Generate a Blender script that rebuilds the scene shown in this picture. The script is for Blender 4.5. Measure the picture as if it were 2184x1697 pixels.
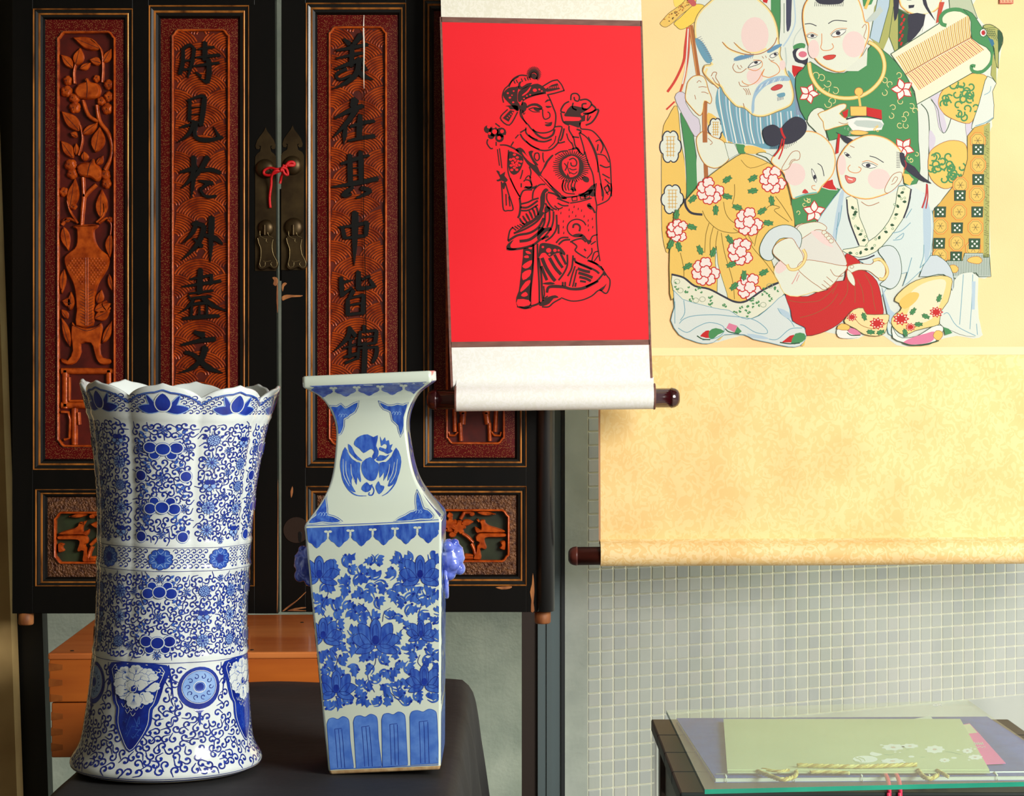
import bpy, bmesh, math, random
from mathutils import Vector, Matrix
from mathutils.geometry import tessellate_polygon
random.seed(7)
scene = bpy.context.scene
for o in list(bpy.data.objects):
    bpy.data.objects.remove(o)
# ---------------------------------------------------------------- camera
F = 4200.0          # focal length in photo pixels (frame 2184 x 1697)
HZ = 780.0          # horizon row
ZC = 1.35           # eye height
cam = bpy.data.cameras.new('camera')
cam.sensor_width = 36.0
cam.lens = F / 2184.0 * 36.0
cam.shift_y = -(848.5 - HZ) / 2184.0
cam.clip_start = 0.05
camo = bpy.data.objects.new('camera', cam)
scene.collection.objects.link(camo)
camo.location = (0, 0, ZC)
camo.rotation_euler = (math.pi / 2, 0, 0)
scene.camera = camo
# ---------------------------------------------------------------- world
wd = bpy.data.worlds.new('world'); scene.world = wd
wd.use_nodes = True
bg = wd.node_tree.nodes['Background']
bg.inputs[0].default_value = (0.93, 0.97, 1.0, 1)
bg.inputs[1].default_value = 0.55
# ---------------------------------------------------------------- lights
def area(name, loc, target, sx, sy, power, col):
    l = bpy.data.lights.new(name, 'AREA'); l.shape = 'RECTANGLE'
    l.size = sx; l.size_y = sy; l.energy = power; l.color = col
    o = bpy.data.objects.new(name, l); scene.collection.objects.link(o)
    o.location = loc
    d = Vector(target) - Vector(loc)
    o.rotation_euler = d.to_track_quat('-Z', 'Y').to_euler()
    return o
# daylight from the open shop front to the right
area('doorway_daylight', (3.0, 0.6, 2.6), (0.2, 4.2, 1.10), 1.6, 1.9, 300, (1.0, 0.965, 0.90))
# high sun in the light well between the shop window and the tiled wall
sl = bpy.data.lights.new('sun', 'SUN'); sl.energy = 4.0; sl.angle = 0.02; sl.color = (1.0, 0.96, 0.88)
so = bpy.data.objects.new('sun', sl); scene.collection.objects.link(so)
so.rotation_euler = Vector((-0.5, 0.15, -0.85)).to_track_quat('-Z', 'Y').to_euler()
# ---------------------------------------------------------------- exposure
scene.view_settings.view_transform = 'Standard'
scene.view_settings.look = 'None'
scene.view_settings.exposure = 0.0
scene.view_settings.gamma = 1.0
scene.view_settings.use_curve_mapping = False
# ================================================================ helpers
def lin1(v):
    v = v / 255.0
    return v / 12.92 if v <= 0.04045 else ((v + 0.055) / 1.055) ** 2.4
def lin(c, k=1.0):
    return tuple(min(1.0, lin1(v) * k) for v in c)
def W(px, py, Y):
    return Vector(((px - 1092.0) * Y / F, Y, ZC - (py - HZ) * Y / F))
_m = {}
def mat(name, rgb, rough=0.5, metal=0.0, spec=0.5, coat=0.0, rgb2=None, nscale=8.0, stretch=(1, 1, 1), bump=0.0,
        bscale=60.0, lo=0.35, hi=0.65, detail=4.0, bdist=0.002, k=1.0, bstretch=(1, 1, 1)):
    if name in _m: return _m[name]
    m = bpy.data.materials.new(name); m.use_nodes = True
    nt = m.node_tree; b = nt.nodes['Principled BSDF']
    b.inputs['Base Color'].default_value = (*lin(rgb, k), 1)
    b.inputs['Roughness'].default_value = rough
    b.inputs['Metallic'].default_value = metal
    b.inputs['Specular IOR Level'].default_value = spec
    b.inputs['Coat Weight'].default_value = coat
    b.inputs['Coat Roughness'].default_value = 0.08
    def coords(sc, st):
        tc = nt.nodes.new('ShaderNodeTexCoord'); mp = nt.nodes.new('ShaderNodeMapping')
        mp.inputs['Scale'].default_value = (sc * st[0], sc * st[1], sc * st[2])
        nt.links.new(tc.outputs['Object'], mp.inputs['Vector'])
        return mp.outputs['Vector']
    if rgb2 is not None:
        n = nt.nodes.new('ShaderNodeTexNoise'); n.inputs['Scale'].default_value = 1.0
        n.inputs['Detail'].default_value = detail
        nt.links.new(coords(nscale, stretch), n.inputs['Vector'])
        r = nt.nodes.new('ShaderNodeValToRGB')
        r.color_ramp.elements[0].position = lo; r.color_ramp.elements[0].color = (*lin(rgb, k), 1)
        r.color_ramp.elements[1].position = hi; r.color_ramp.elements[1].color = (*lin(rgb2, k), 1)
        nt.links.new(n.outputs['Fac'], r.inputs['Fac'])
        nt.links.new(r.outputs['Color'], b.inputs['Base Color'])
    if bump:
        n = nt.nodes.new('ShaderNodeTexNoise'); n.inputs['Scale'].default_value = 1.0
        n.inputs['Detail'].default_value = 3.0
        nt.links.new(coords(bscale, bstretch), n.inputs['Vector'])
        bp = nt.nodes.new('ShaderNodeBump'); bp.inputs['Strength'].default_value = bump
        bp.inputs['Distance'].default_value = bdist
        nt.links.new(n.outputs['Fac'], bp.inputs['Height'])
        nt.links.new(bp.outputs['Normal'], b.inputs['Normal'])
    _m[name] = m
    return m
col = scene.collection
def tag(o, label=None, cat=None, group=None, kind=None):
    if label: o['label'] = label
    if cat: o['category'] = cat
    if group: o['group'] = group
    if kind: o['kind'] = kind
    return o
def empty(name, loc=(0, 0, 0)):
    o = bpy.data.objects.new(name, None); col.objects.link(o)
    o.location = loc; o.empty_display_size = 0.05
    return o
def place(o, parent):
    if parent is not None:
        o.parent = parent
        o.matrix_parent_inverse = Matrix.Translation(-Vector(parent.location)) if not parent.get('_local') else Matrix()
    return o
class MB:
    """collects faces; build() links them as one mesh object"""
    def __init__(s): s.v = []; s.f = []; s.mi = []; s.sm = []; s.mats = []
    def m(s, material):
        if material not in s.mats: s.mats.append(material)
        return s.mats.index(material)
    def add(s, vs, fs, material, smooth=False):
        b = len(s.v); s.v += [tuple(p) for p in vs]; k = s.m(material)
        for f in fs:
            s.f.append([i + b for i in f]); s.mi.append(k); s.sm.append(smooth)
    def box(s, x0, x1, y0, y1, z0, z1, material):
        vs = [(x, y, z) for x in (x0, x1) for y in (y0, y1) for z in (z0, z1)]
        s.add(vs, [(0, 1, 3, 2), (4, 6, 7, 5), (0, 4, 5, 1), (2, 3, 7, 6), (0, 2, 6, 4), (1, 5, 7, 3)], material)
    def loft(s, rings, material, closed=True, cap0=False, cap1=False, smooth=True):
        n = len(rings[0]); vs = [p for r in rings for p in r]; fs = []
        for i in range(len(rings) - 1):
            for j in range(n if closed else n - 1):
                a = i * n + j; b = i * n + (j + 1) % n
                fs.append((a, b, b + n, a + n))
        if cap0: fs.append(tuple(range(n))[::-1])
        if cap1: fs.append(tuple((len(rings) - 1) * n + j for j in range(n)))
        s.add(vs, fs, material, smooth)
    def tube(s, pts, r, material, n=8, caps=True):
        pts = [Vector(p) for p in pts]; rings = []
        rr = r if isinstance(r, (list, tuple)) else [r] * len(pts)
        up = Vector((0.123, 0.3, 0.94))
        for i, p in enumerate(pts):
            d = (pts[min(i + 1, len(pts) - 1)] - pts[max(i - 1, 0)]).normalized()
            a = d.cross(up)
            if a.length < 1e-4: a = d.cross(Vector((1, 0, 0)))
            a.normalize(); b = d.cross(a)
            rings.append([p + (a * math.cos(2 * math.pi * k / n) + b * math.sin(2 * math.pi * k / n)) * rr[i] for k in range(n)])
        s.loft(rings, material, True, caps, caps)
    def ball(s, c, rx, ry, rz, material, nu=12, nv=8):
        rings = []
        for i in range(nv + 1):
            t = math.pi * (0.02 + 0.96 * i / nv)
            rings.append([(c[0] + rx * math.sin(t) * math.cos(2 * math.pi * j / nu), c[1] + ry * math.sin(t) * math.sin(2 * math.pi * j / nu),
                           c[2] + rz * math.cos(t)) for j in range(nu)])
        s.loft(rings, material, True, True, True)
    def build(s, name, parent=None, bevel=0.0, fix=True, local=False):
        me = bpy.data.meshes.new(name); me.from_pydata(s.v, [], s.f)
        for m_ in s.mats: me.materials.append(m_)
        for p, k, q in zip(me.polygons, s.mi, s.sm):
            p.material_index = k; p.use_smooth = q
        if fix:
            bm = bmesh.new(); bm.from_mesh(me)
            bmesh.ops.recalc_face_normals(bm, faces=bm.faces); bm.to_mesh(me); bm.free()
        me.update()
        o = bpy.data.objects.new(name, me); col.objects.link(o)
        if parent is not None:
            o.parent = parent
            if not local: o.matrix_parent_inverse = Matrix.Translation(-Vector(parent.location))
        if bevel:
            bv = o.modifiers.new('bevel', 'BEVEL'); bv.width = bevel; bv.segments = 2; bv.limit_method = 'ANGLE'
        return o
# ---------------------------------------------------------------- 2D drawing on surfaces
def pairs(l):
    if isinstance(l[0], (tuple, list)): return [tuple(p) for p in l]
    return [(l[i], l[i + 1]) for i in range(0, len(l), 2)]
def smooth(pts, closed=False, n=4):
    if len(pts) < 3: return list(pts)
    out = []; N = len(pts)
    segs = N if closed else N - 1
    for i in range(segs):
        p0 = pts[(i - 1) % N] if closed or i > 0 else pts[0]
        p1 = pts[i]; p2 = pts[(i + 1) % N]
        p3 = pts[(i + 2) % N] if closed or i + 2 < N else pts[-1]
        for k in range(n):
            t = k / n; t2 = t * t; t3 = t2 * t
            out.append(tuple(0.5 * (2 * b + (c - a) * t + (2 * a - 5 * b + 4 * c - d) * t2 + (3 * b - a - 3 * c + d) * t3)
                             for a, b, c, d in zip(p0, p1, p2, p3)))
    if not closed: out.append(pts[-1])
    return out
def lerp_list(ws, n):
    if not isinstance(ws, (list, tuple)): return [ws] * n
    out = []
    for i in range(n):
        t = i / max(1, n - 1) * (len(ws) - 1); k = min(int(t), len(ws) - 2)
        out.append(ws[k] + (ws[k + 1] - ws[k]) * (t - k))
    return out
def normals2(pts):
    ns = []
    for i in range(len(pts)):
        a = pts[max(i - 1, 0)]; b = pts[min(i + 1, len(pts) - 1)]
        dx, dy = b[0] - a[0], b[1] - a[1]; L = math.hypot(dx, dy) or 1.0
        ns.append((-dy / L, dx / L))
    return ns
def tess(pts):
    return tessellate_polygon([[Vector((p[0], p[1], 0)) for p in pts]])
def fill(mb, S, pts, h, material, maxe=None, smooth_=False):
    pts = list(pts)
    if len(pts) < 3: return
    tris = [tuple(t) for t in tess(pts)]
    P = list(pts)
    if maxe:
        for _ in range(6):
            mid = {}; new = []; changed = False
            def getm(a, b):
                k = (min(a, b), max(a, b))
                if k not in mid:
                    P.append(((P[a][0] + P[b][0]) / 2, (P[a][1] + P[b][1]) / 2)); mid[k] = len(P) - 1
                return mid[k]
            for t in tris:
                es = [math.dist(P[t[i]], P[t[(i + 1) % 3]]) for i in range(3)]
                i = es.index(max(es))
                if es[i] > maxe:
                    a, b, c = t[i], t[(i + 1) % 3], t[(i + 2) % 3]; q = getm(a, b)
                    new += [(a, q, c), (q, b, c)]; changed = True
                else: new.append(t)
            tris = new
            if not changed: break
    mb.add([S(p[0], p[1], h) for p in P], tris, material, smooth_)
def stroke(mb, S, pts, w, h, material, n=4, closed=False):
    pts = smooth(pts, closed, n) if n > 1 else list(pts)
    if closed: pts = pts + [pts[0]]
    ws = lerp_list(w, len(pts)); ns = normals2(pts)
    vs = []
    for p, q, d in zip(pts, ws, ns):
        vs.append(S(p[0] + d[0] * q / 2, p[1] + d[1] * q / 2, h)); vs.append(S(p[0] - d[0] * q / 2, p[1] - d[1] * q / 2, h))
    mb.add(vs, [(2 * i, 2 * i + 1, 2 * i + 3, 2 * i + 2) for i in range(len(pts) - 1)], material)
def ridge(mb, S, pts, w, h0, h1, material, n=4):
    """half-round raised stem"""
    pts = smooth(pts, False, n) if n > 1 else list(pts)
    ws = lerp_list(w, len(pts)); ns = normals2(pts); rings = []
    for p, q, d in zip(pts, ws, ns):
        rings.append([S(p[0] + d[0] * q / 2 * a, p[1] + d[1] * q / 2 * a, h0 + (h1 - h0) * b)
                      for a, b in ((1, 0), (0.86, .6), (0.4, 1), (-0.4, 1), (-0.86, .6), (-1, 0))])
    mb.loft(rings, material, False)
def outline_of(pts, w, n=5):
    """brush stroke -> closed outline with rounded ends"""
    pts = smooth(pts, False, n) if len(pts) > 2 else [pts[0], ((pts[0][0] + pts[1][0]) / 2, (pts[0][1] + pts[1][1]) / 2), pts[1]]
    ws = lerp_list(w, len(pts)); ns = normals2(pts)
    L = [(p[0] + d[0] * q / 2, p[1] + d[1] * q / 2) for p, q, d in zip(pts, ws, ns)]
    R = [(p[0] - d[0] * q / 2, p[1] - d[1] * q / 2) for p, q, d in zip(pts, ws, ns)]
    def tip(i, s):
        d = ns[i]; q = ws[i]; tx, ty = d[1] * s, -d[0] * s
        return (pts[i][0] + tx * q * 0.3 + d[0] * q * .12, pts[i][1] + ty * q * 0.3 + d[1] * q * .12)
    return L + [tip(-1, 1)] + R[::-1] + [tip(0, -1)]
def area2(p):
    return sum(p[i][0] * p[(i + 1) % len(p)][1] - p[(i + 1) % len(p)][0] * p[i][1] for i in range(len(p))) / 2
def inset(pts, d):
    if area2(pts) < 0: pts = pts[::-1]
    out = []; n = len(pts)
    for i in range(n):
        a, b, c = pts[i - 1], pts[i], pts[(i + 1) % n]
        e1 = (b[0] - a[0], b[1] - a[1]); e2 = (c[0] - b[0], c[1] - b[1])
        l1 = math.hypot(*e1) or 1; l2 = math.hypot(*e2) or 1
        nx = -e1[1] / l1 - e2[1] / l2; ny = e1[0] / l1 + e2[0] / l2
        L = math.hypot(nx, ny) or 1; q = d / max(0.5, L / 2)
        out.append((b[0] + nx / L * q, b[1] + ny / L * q))
    return pts, out
def relief(mb, S, pts, h0, h1, bev, material, flat=False):
    """carved shape: base outline, rounded shoulder, cap"""
    base, i1 = inset(pts, bev * 0.35); base, i2 = inset(pts, bev)
    rings = [[S(p[0], p[1], h0) for p in base], [S(p[0], p[1], h0 + (h1 - h0) * 0.75) for p in i1], [S(p[0], p[1], h1) for p in i2]]
    mb.loft(rings, material, True, smooth=not flat)
    mb.add(rings[2], [tuple(t) for t in tess(i2)], material, not flat)
def leaf_pts(a, b, w, n=8, bend=0.0):
    ax, ay = a; bx, by = b; dx, dy = bx - ax, by - ay; L = math.hypot(dx, dy); nx, ny = -dy / L, dx / L
    up = []; dn = []
    for i in range(n + 1):
        t = i / n; q = math.sin(math.pi * min(1, t * 1.02) ** 0.85) * w / 2; c = math.sin(math.pi * t) * bend
        up.append((ax + dx * t + nx * (q + c), ay + dy * t + ny * (q + c)))
        dn.append((ax + dx * t + nx * (c - q), ay + dy * t + ny * (c - q)))
    return up + dn[-2:0:-1]
def circ(cx, cy, rx, ry=None, n=16, a0=0.0):
    ry = rx if ry is None else ry
    return [(cx + rx * math.cos(a0 + 2 * math.pi * i / n), cy + ry * math.sin(a0 + 2 * math.pi * i / n)) for i in range(n)]
def petals(cx, cy, r0, r1, n, a0=0.0, wob=0.5, sq=1.0):
    """scalloped outline"""
    out = []
    for i in range(n * 6):
        t = i / 6.0; a = a0 + 2 * math.pi * t / n
        r = r0 + (r1 - r0) * abs(math.sin(math.pi * t)) ** wob
        out.append((cx + r * math.cos(a), cy + r * math.sin(a) * sq))
    return out
class Crop:
    def __init__(s, x0, y0, k): s.x0 = x0; s.y0 = y0; s.k = k
    def __call__(s, *l):
        return [(s.x0 + x / s.k, s.y0 + y / s.k) for x, y in pairs(l)]
# ================================================================ the setting
M_conc = mat('concrete', (196, 198, 186), 0.85, rgb2=(160, 166, 156), nscale=9, bump=0.3, bscale=90, detail=8, lo=.3, hi=.7)
M_tan = mat('tan_plaster', (222, 188, 124), 0.8, rgb2=(196, 160, 102), nscale=6)
M_blackframe = mat('black_frame', (16, 16, 15), 0.45)
M_brownframe = mat('brown_frame', (38, 26, 18), 0.5)
M_alu = mat('grey_aluminium', (92, 106, 108), 0.4, metal=0.25)
M_aludark = mat('dark_gasket', (24, 30, 32), 0.5)
def struct(name, mb, parent=None, **k):
    o = mb.build(name, parent, **k)
    o['kind'] = 'structure'
    return o
mb = MB(); mb.box(-3.2, 4.2, -1.4, 7.2, -0.06, 0.0, mat('floor_stone', (150, 145, 135), 0.6, rgb2=(130, 126, 118), nscale=3))
struct('floor', mb)
mb = MB(); mb.box(-3.2, 0.2147, 5.6, 5.7, 0.0, 3.4, M_conc)
struct('wall_back', mb)
mb = MB(); mb.box(-3.2, 2.6, -1.3, 4.84, 3.22, 3.3, mat('unseen_ceiling_grey', (120, 118, 112), .8))  # unseen ceiling, added to keep sky light off the doors
struct('ceiling_added', mb)
mb = MB(); mb.box(-1.95, -1.85, -1.3, 4.84, 0.0, 3.22, mat('unseen_side_wall', (84, 74, 56), .8))  # unseen dark wall, added to cut ambient light from the left
struct('wall_side_added', mb)
mb = MB(); mb.box(-1.95, 1.0, -1.4, -1.3, 0.0, 3.22, mat('unseen_front_wall', (120, 112, 98), .8))  # added wall behind the camera, dims the light from the front
struct('wall_front_added', mb)
# tan wall at the far left, leaning edge
mb = MB()
pl = [W(-420, -700, 4.66), W(-48, -700, 4.66), W(37, 1720, 4.66), W(37, 2040, 4.66), W(-420, 2040, 4.66)]
n = len(pl); vs = pl + [p + Vector((0, 0.06, 0)) for p in pl]
vs = [Vector((p.x, p.y, max(p.z, 0.0))) for p in vs]
mb.add(vs, [tuple(range(n)), tuple(range(n, 2 * n))[::-1]] + [(i, (i + 1) % n, n + (i + 1) % n, n + i) for i in range(n)], M_tan)
struct('wall_left', mb)
# window: mullions, panes
win = empty('window_1', (0, 4.78, 0)); win['kind'] = 'structure'
mb = MB()
pl = [W(-40, -700, 4.74), W(22, -700, 4.74), W(103, 1697, 4.74), W(112, 1985, 4.74), W(20, 1985, 4.74)]
vs = pl + [p + Vector((0, 0.05, 0)) for p in pl]; n = 5
vs = [Vector((p.x, p.y, max(p.z, 0.002))) for p in vs]
mb.add(vs, [tuple(range(n)), tuple(range(n, 2 * n))[::-1]] + [(i, (i + 1) % n, n + (i + 1) % n, n + i) for i in range(n)], M_blackframe)
mb.build('mullion', win)
def pxbox(mb, x0, x1, Y, d, z0, z1, m):
    mb.box((x0 - 1092) * Y / F, (x1 - 1092) * Y / F, Y, Y + d, z0, z1, m)
mb = MB()
pxbox(mb, 1113, 1147, 4.74, 0.06, 0, 3.2, M_brownframe)
pxbox(mb, 1147, 1158, 4.73, 0.07, 0, 3.2, M_alu)
pxbox(mb, 1158, 1166, 4.734, 0.066, 0, 3.2, M_alu)
pxbox(mb, 1166, 1178, 4.73, 0.07, 0, 3.2, M_alu)
pxbox(mb, 1178, 1197, 4.742, 0.058, 0, 3.2, M_alu)
pxbox(mb, 1197, 1205, 4.737, 0.063, 0, 3.2, M_aludark)
mb.build('mullion', win)
mb = MB(); mb.box(-1.25, 2.9, 4.74, 4.80, 3.0, 3.1, M_blackframe); mb.build('head_rail', win)
mb = MB(); mb.box(-1.25, 2.9, 4.74, 4.80, 0.0, 0.05, M_blackframe); mb.build('sill_rail', win)
def schlick(nt, k):
    '''reflectance of the outer face of a pane; the inner face only transmits'''
    lw = nt.nodes.new('ShaderNodeLayerWeight'); lw.inputs[0].default_value = 0.5
    p = nt.nodes.new('ShaderNodeMath'); p.operation = 'POWER'; p.inputs[1].default_value = 5.0
    nt.links.new(lw.outputs['Facing'], p.inputs[0])
    a = nt.nodes.new('ShaderNodeMath'); a.operation = 'MULTIPLY_ADD'; a.inputs[1].default_value = .92 * k; a.inputs[2].default_value = .06 * k
    nt.links.new(p.outputs[0], a.inputs[0])
    g = nt.nodes.new('ShaderNodeNewGeometry'); s1 = nt.nodes.new('ShaderNodeMath'); s1.operation = 'SUBTRACT'; s1.inputs[0].default_value = 1.0
    nt.links.new(g.outputs['Backfacing'], s1.inputs[1])
    m_ = nt.nodes.new('ShaderNodeMath'); m_.operation = 'MULTIPLY'; nt.links.new(a.outputs[0], m_.inputs[0]); nt.links.new(s1.outputs[0], m_.inputs[1])
    return m_.outputs[0]
def glass_mat(name, haze):
    m = bpy.data.materials.new(name); m.use_nodes = True; nt = m.node_tree; nt.nodes.clear()
    out = nt.nodes.new('ShaderNodeOutputMaterial')
    tr = nt.nodes.new('ShaderNodeBsdfTransparent'); tr.inputs[0].default_value = (0.93, 0.97, 0.95, 1)
    gl = nt.nodes.new('ShaderNodeBsdfGlossy'); gl.inputs['Roughness'].default_value = 0.02
    mx = nt.nodes.new('ShaderNodeMixShader')
    nt.links.new(schlick(nt, 1.0), mx.inputs[0]); nt.links.new(tr.outputs[0], mx.inputs[1]); nt.links.new(gl.outputs[0], mx.inputs[2])
    df = nt.nodes.new('ShaderNodeBsdfDiffuse'); df.inputs[0].default_value = (0.85, 0.86, 0.84, 1)  # whitish diffuse share paints reflection haze onto the pane
    tc = nt.nodes.new('ShaderNodeTexCoord'); mp = nt.nodes.new('ShaderNodeMapping')
    mp.inputs['Rotation'].default_value = (0, 0.5, 0); mp.inputs['Scale'].default_value = (2.2, 1, 0.7)
    nz = nt.nodes.new('ShaderNodeTexNoise'); nz.inputs['Scale'].default_value = 2.0; nz.inputs['Detail'].default_value = 3
    rp = nt.nodes.new('ShaderNodeMapRange'); rp.inputs[1].default_value = 0.35; rp.inputs[2].default_value = 0.75
    rp.inputs[3].default_value = haze[0]; rp.inputs[4].default_value = haze[1]
    nt.links.new(tc.outputs['Object'], mp.inputs[0]); nt.links.new(mp.outputs[0], nz.inputs['Vector']); nt.links.new(nz.outputs['Fac'], rp.inputs[0])
    m2 = nt.nodes.new('ShaderNodeMixShader')
    nt.links.new(rp.outputs[0], m2.inputs[0]); nt.links.new(mx.outputs[0], m2.inputs[1]); nt.links.new(df.outputs[0], m2.inputs[2])
    nt.links.new(m2.outputs[0], out.inputs[0])
    return m
M_pane = glass_mat('hazed_window_glass', (0.10, 0.28))
mb = MB(); pxbox(mb, 1205, 3500, 4.765, 0.006, 0.05, 3.0, M_pane); mb.build('pane', win)
mb = MB(); mb.box(W(100, 0, 4.765).x, W(1113, 0, 4.765).x, 4.765, 4.771, 0.05, 3.0, glass_mat('window_glass', (0.0, 0.03))); mb.build('pane', win)
# hanging rail above the doors and scrolls
mb = MB(); mb.box(-1.3, 1.75, 4.22, 4.66, 2.74, 2.80, M_blackframe)
struct('trim_1', mb)
# ---------------------------------------------------------------- tiled wall beyond the glass
M_grout = mat('cream_grout', (240, 230, 204), 0.85)
TA = math.radians(26.0)
TP0 = Vector((0.2147, 5.6, 0.0)); TD = Vector((math.cos(TA), math.sin(TA), 0)); TN = Vector((math.sin(TA), -math.cos(TA), 0))
TW, TH = 0.0418, 0.0392
tw = MB()
def quadbox(mb, p0, du, u0, u1, z0, z1, nrm, d0, d1, m, bev=0.0):
    a = [p0 + du * u + Vector((0, 0, z)) for u, z in ((u0, z0), (u1, z0), (u1, z1), (u0, z1))]
    b = [p0 + du * u + Vector((0, 0, z)) + nrm * d1 for u, z in ((u0 + bev, z0 + bev), (u1 - bev, z0 + bev), (u1 - bev, z1 - bev), (u0 + bev, z1 - bev))]
    a = [p + nrm * d0 for p in a]
    mb.add(a + b, [(4, 5, 6, 7), (0, 1, 5, 4), (1, 2, 6, 5), (2, 3, 7, 6), (3, 0, 4, 7)], m)
quadbox(tw, TP0, TD, 0, 3.4, 0.0, 3.4, TN, -0.1, 0.0, M_grout)
wall_tile = struct('wall_right', tw)
M_tiles = [mat('grey_tile_%d' % i, c, 0.35, spec=0.4) for i, c in enumerate([(156, 158, 152), (163, 163, 158), (152, 153, 152), (159, 160, 152), (166, 163, 158)])]
rs = random.Random(3)
single = []; rest = []
nrow = int(1.30 / TH)
for j in range(nrow):
    z1 = 1.32 - j * TH
    if z1 - TH < 0: break
    for i in range(60):
        u0 = 0.0 + i * TW
        p = TP0 + TD * (u0 + TW / 2); Y = p.y
        px = 1092 + p.x * F / Y; py = HZ - (z1 - TH / 2 - ZC) * F / Y
        if px > 2300: break
        if z1 - TH < 0.30 and px > 1412: continue
        if py < 860: continue
        t = (u0 + 0.0022, u0 + TW - 0.0022, z1 - TH + 0.0022, z1 - 0.0022, rs.randrange(5))
        vis = (py > 1195 or px < 1285) and py < 1697 and px < 2184
        if px > 1440 and py > 1505 - (px - 1440) * 0.03: vis = False
        (single if vis else rest).append(t)
single.sort(key=lambda t: t[0])
rest += single[300:]; single = single[:300]
tile_me = {}
for t in single:
    key = t[4]
    if key not in tile_me:
        m = MB(); w, h = (TW - 0.0044) / 2, (TH - 0.0044) / 2
        quadbox(m, Vector((0, 0, 0)), TD, -w, w, -h, h, TN, 0.0, 0.0028, M_tiles[key], 0.0012)
        o = m.build('tile', wall_tile); tile_me[key] = o.data; first = o
    else:
        first = bpy.data.objects.new('tile', tile_me[key]); col.objects.link(first); first.parent = wall_tile
    c = TP0 + TD * ((t[0] + t[1]) / 2); c.z = (t[2] + t[3]) / 2
    first.location = c
m = MB()
for t in rest: quadbox(m, TP0, TD, t[0], t[1], t[2], t[3], TN, 0.0, 0.0028, M_tiles[t[4]], 0.0012)
o = m.build('tile_field', wall_tile); o['kind'] = 'stuff'
# plain plinth below the tiles
m = MB(); quadbox(m, TP0, TD, 0.22, 3.4, 0.0, 0.30, TN, 0.0, 0.012, mat('plinth', (168, 168, 158), 0.7, rgb2=(150, 152, 146), nscale=5))
m.build('plinth', wall_tile)
# ================================================================ carved lacquer doors
YD = 4.5
def D(px, py, h):                       # door plane; h = height towards the room
    return Vector(((px - 1092.0) * YD / F, YD - h, ZC - (py - HZ) * YD / F))
M_lac = mat('black_lacquer', (8, 8, 7), 0.36, spec=0.22, rgb2=(13, 11, 9), nscale=14, stretch=(1, 1, .2))
M_lacb = mat('black_moulding', (16, 16, 15), 0.26, spec=0.6)
M_gold = mat('worn_gold_line', (196, 124, 52), 0.36, metal=0.35, rgb2=(92, 52, 20), nscale=45, stretch=(1, 1, .25), lo=.4, hi=.72)
M_carve = mat('red_gold_carving', (198, 88, 24), 0.24, metal=0.1, rgb2=(128, 40, 8), nscale=60, lo=.3, hi=.75, bump=0.25, bscale=160, bdist=.0015)
M_carveline = mat('carving_incision', (70, 16, 6), 0.5)
M_ground = mat('dark_red_ground', (88, 20, 10), 0.4, rgb2=(64, 12, 7), nscale=24)
M_ridge = mat('carved_wave_lacquer', (176, 70, 16), 0.24, metal=0.1, rgb2=(122, 38, 8), nscale=50)
M_groundw = mat('wave_ground', (92, 25, 8), 0.4, rgb2=(70, 16, 6), nscale=30)
M_ink = mat('black_character', (9, 9, 8), 0.38, spec=0.45)
M_green = mat('green_black_ground', (26, 34, 16), 0.5, rgb2=(52, 66, 34), nscale=18, lo=.4, hi=.8)
M_wood = mat('bare_wood', (176, 112, 58), 0.6, rgb2=(120, 66, 30), nscale=40, stretch=(1, 1, .3))
M_brass = mat('tarnished_brass', (82, 66, 40), 0.42, metal=0.75, rgb2=(58, 44, 26), nscale=20)
M_brass2 = mat('brass_edge', (150, 132, 92), 0.35, metal=0.8)
def flecked(name, base, fleck):
    m = bpy.data.materials.new(name); m.use_nodes = True; nt = m.node_tree; b = nt.nodes['Principled BSDF']
    b.inputs['Roughness'].default_value = 0.32
    tc = nt.nodes.new('ShaderNodeTexCoord'); mp = nt.nodes.new('ShaderNodeMapping'); mp.inputs['Scale'].default_value = (92, 1, 58)
    v = nt.nodes.new('ShaderNodeTexVoronoi'); v.inputs['Randomness'].default_value = 1.0
    nt.links.new(tc.outputs['Object'], mp.inputs[0]); nt.links.new(mp.outputs[0], v.inputs['Vector'])
    v.voronoi_dimensions = '2D'; cx_ = nt.nodes.new('ShaderNodeSeparateXYZ'); cb = nt.nodes.new('ShaderNodeCombineXYZ')
    nt.links.new(mp.outputs[0], cx_.inputs[0]); nt.links.new(cx_.outputs[0], cb.inputs[0]); nt.links.new(cx_.outputs[2], cb.inputs[1]); nt.links.new(cb.outputs[0], v.inputs['Vector'])
    sp = nt.nodes.new('ShaderNodeSeparateColor'); nt.links.new(v.outputs['Color'], sp.inputs[0])
    ad = nt.nodes.new('ShaderNodeMath'); ad.operation = 'GREATER_THAN'; ad.inputs[1].default_value = .5; nt.links.new(sp.outputs[0], ad.inputs[0])
    su = nt.nodes.new('ShaderNodeMath'); su.operation = 'ADD'; nt.links.new(ad.outputs[0], su.inputs[0]); nt.links.new(v.outputs['Distance'], su.inputs[1])
    r = nt.nodes.new('ShaderNodeValToRGB'); r.color_ramp.elements[0].position = 0.15; r.color_ramp.elements[0].color = (*lin(fleck), 1)
    r.color_ramp.elements[1].position = 0.19; r.color_ramp.elements[1].color = (*lin(base), 1)
    nt.links.new(su.outputs[0], r.inputs[0]); nt.links.new(r.outputs[0], b.inputs['Base Color']); b.inputs['Specular IOR Level'].default_value = .3
    return m
M_fleck = flecked('red_lacquer_with_gold_flecks', (84, 9, 9), (190, 146, 84))
M_sand = mat('stippled_bronze_ground', (120, 78, 46), 0.36, metal=0.3, rgb2=(70, 36, 20), nscale=120, bump=1.0, bscale=190, bdist=.006)
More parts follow.
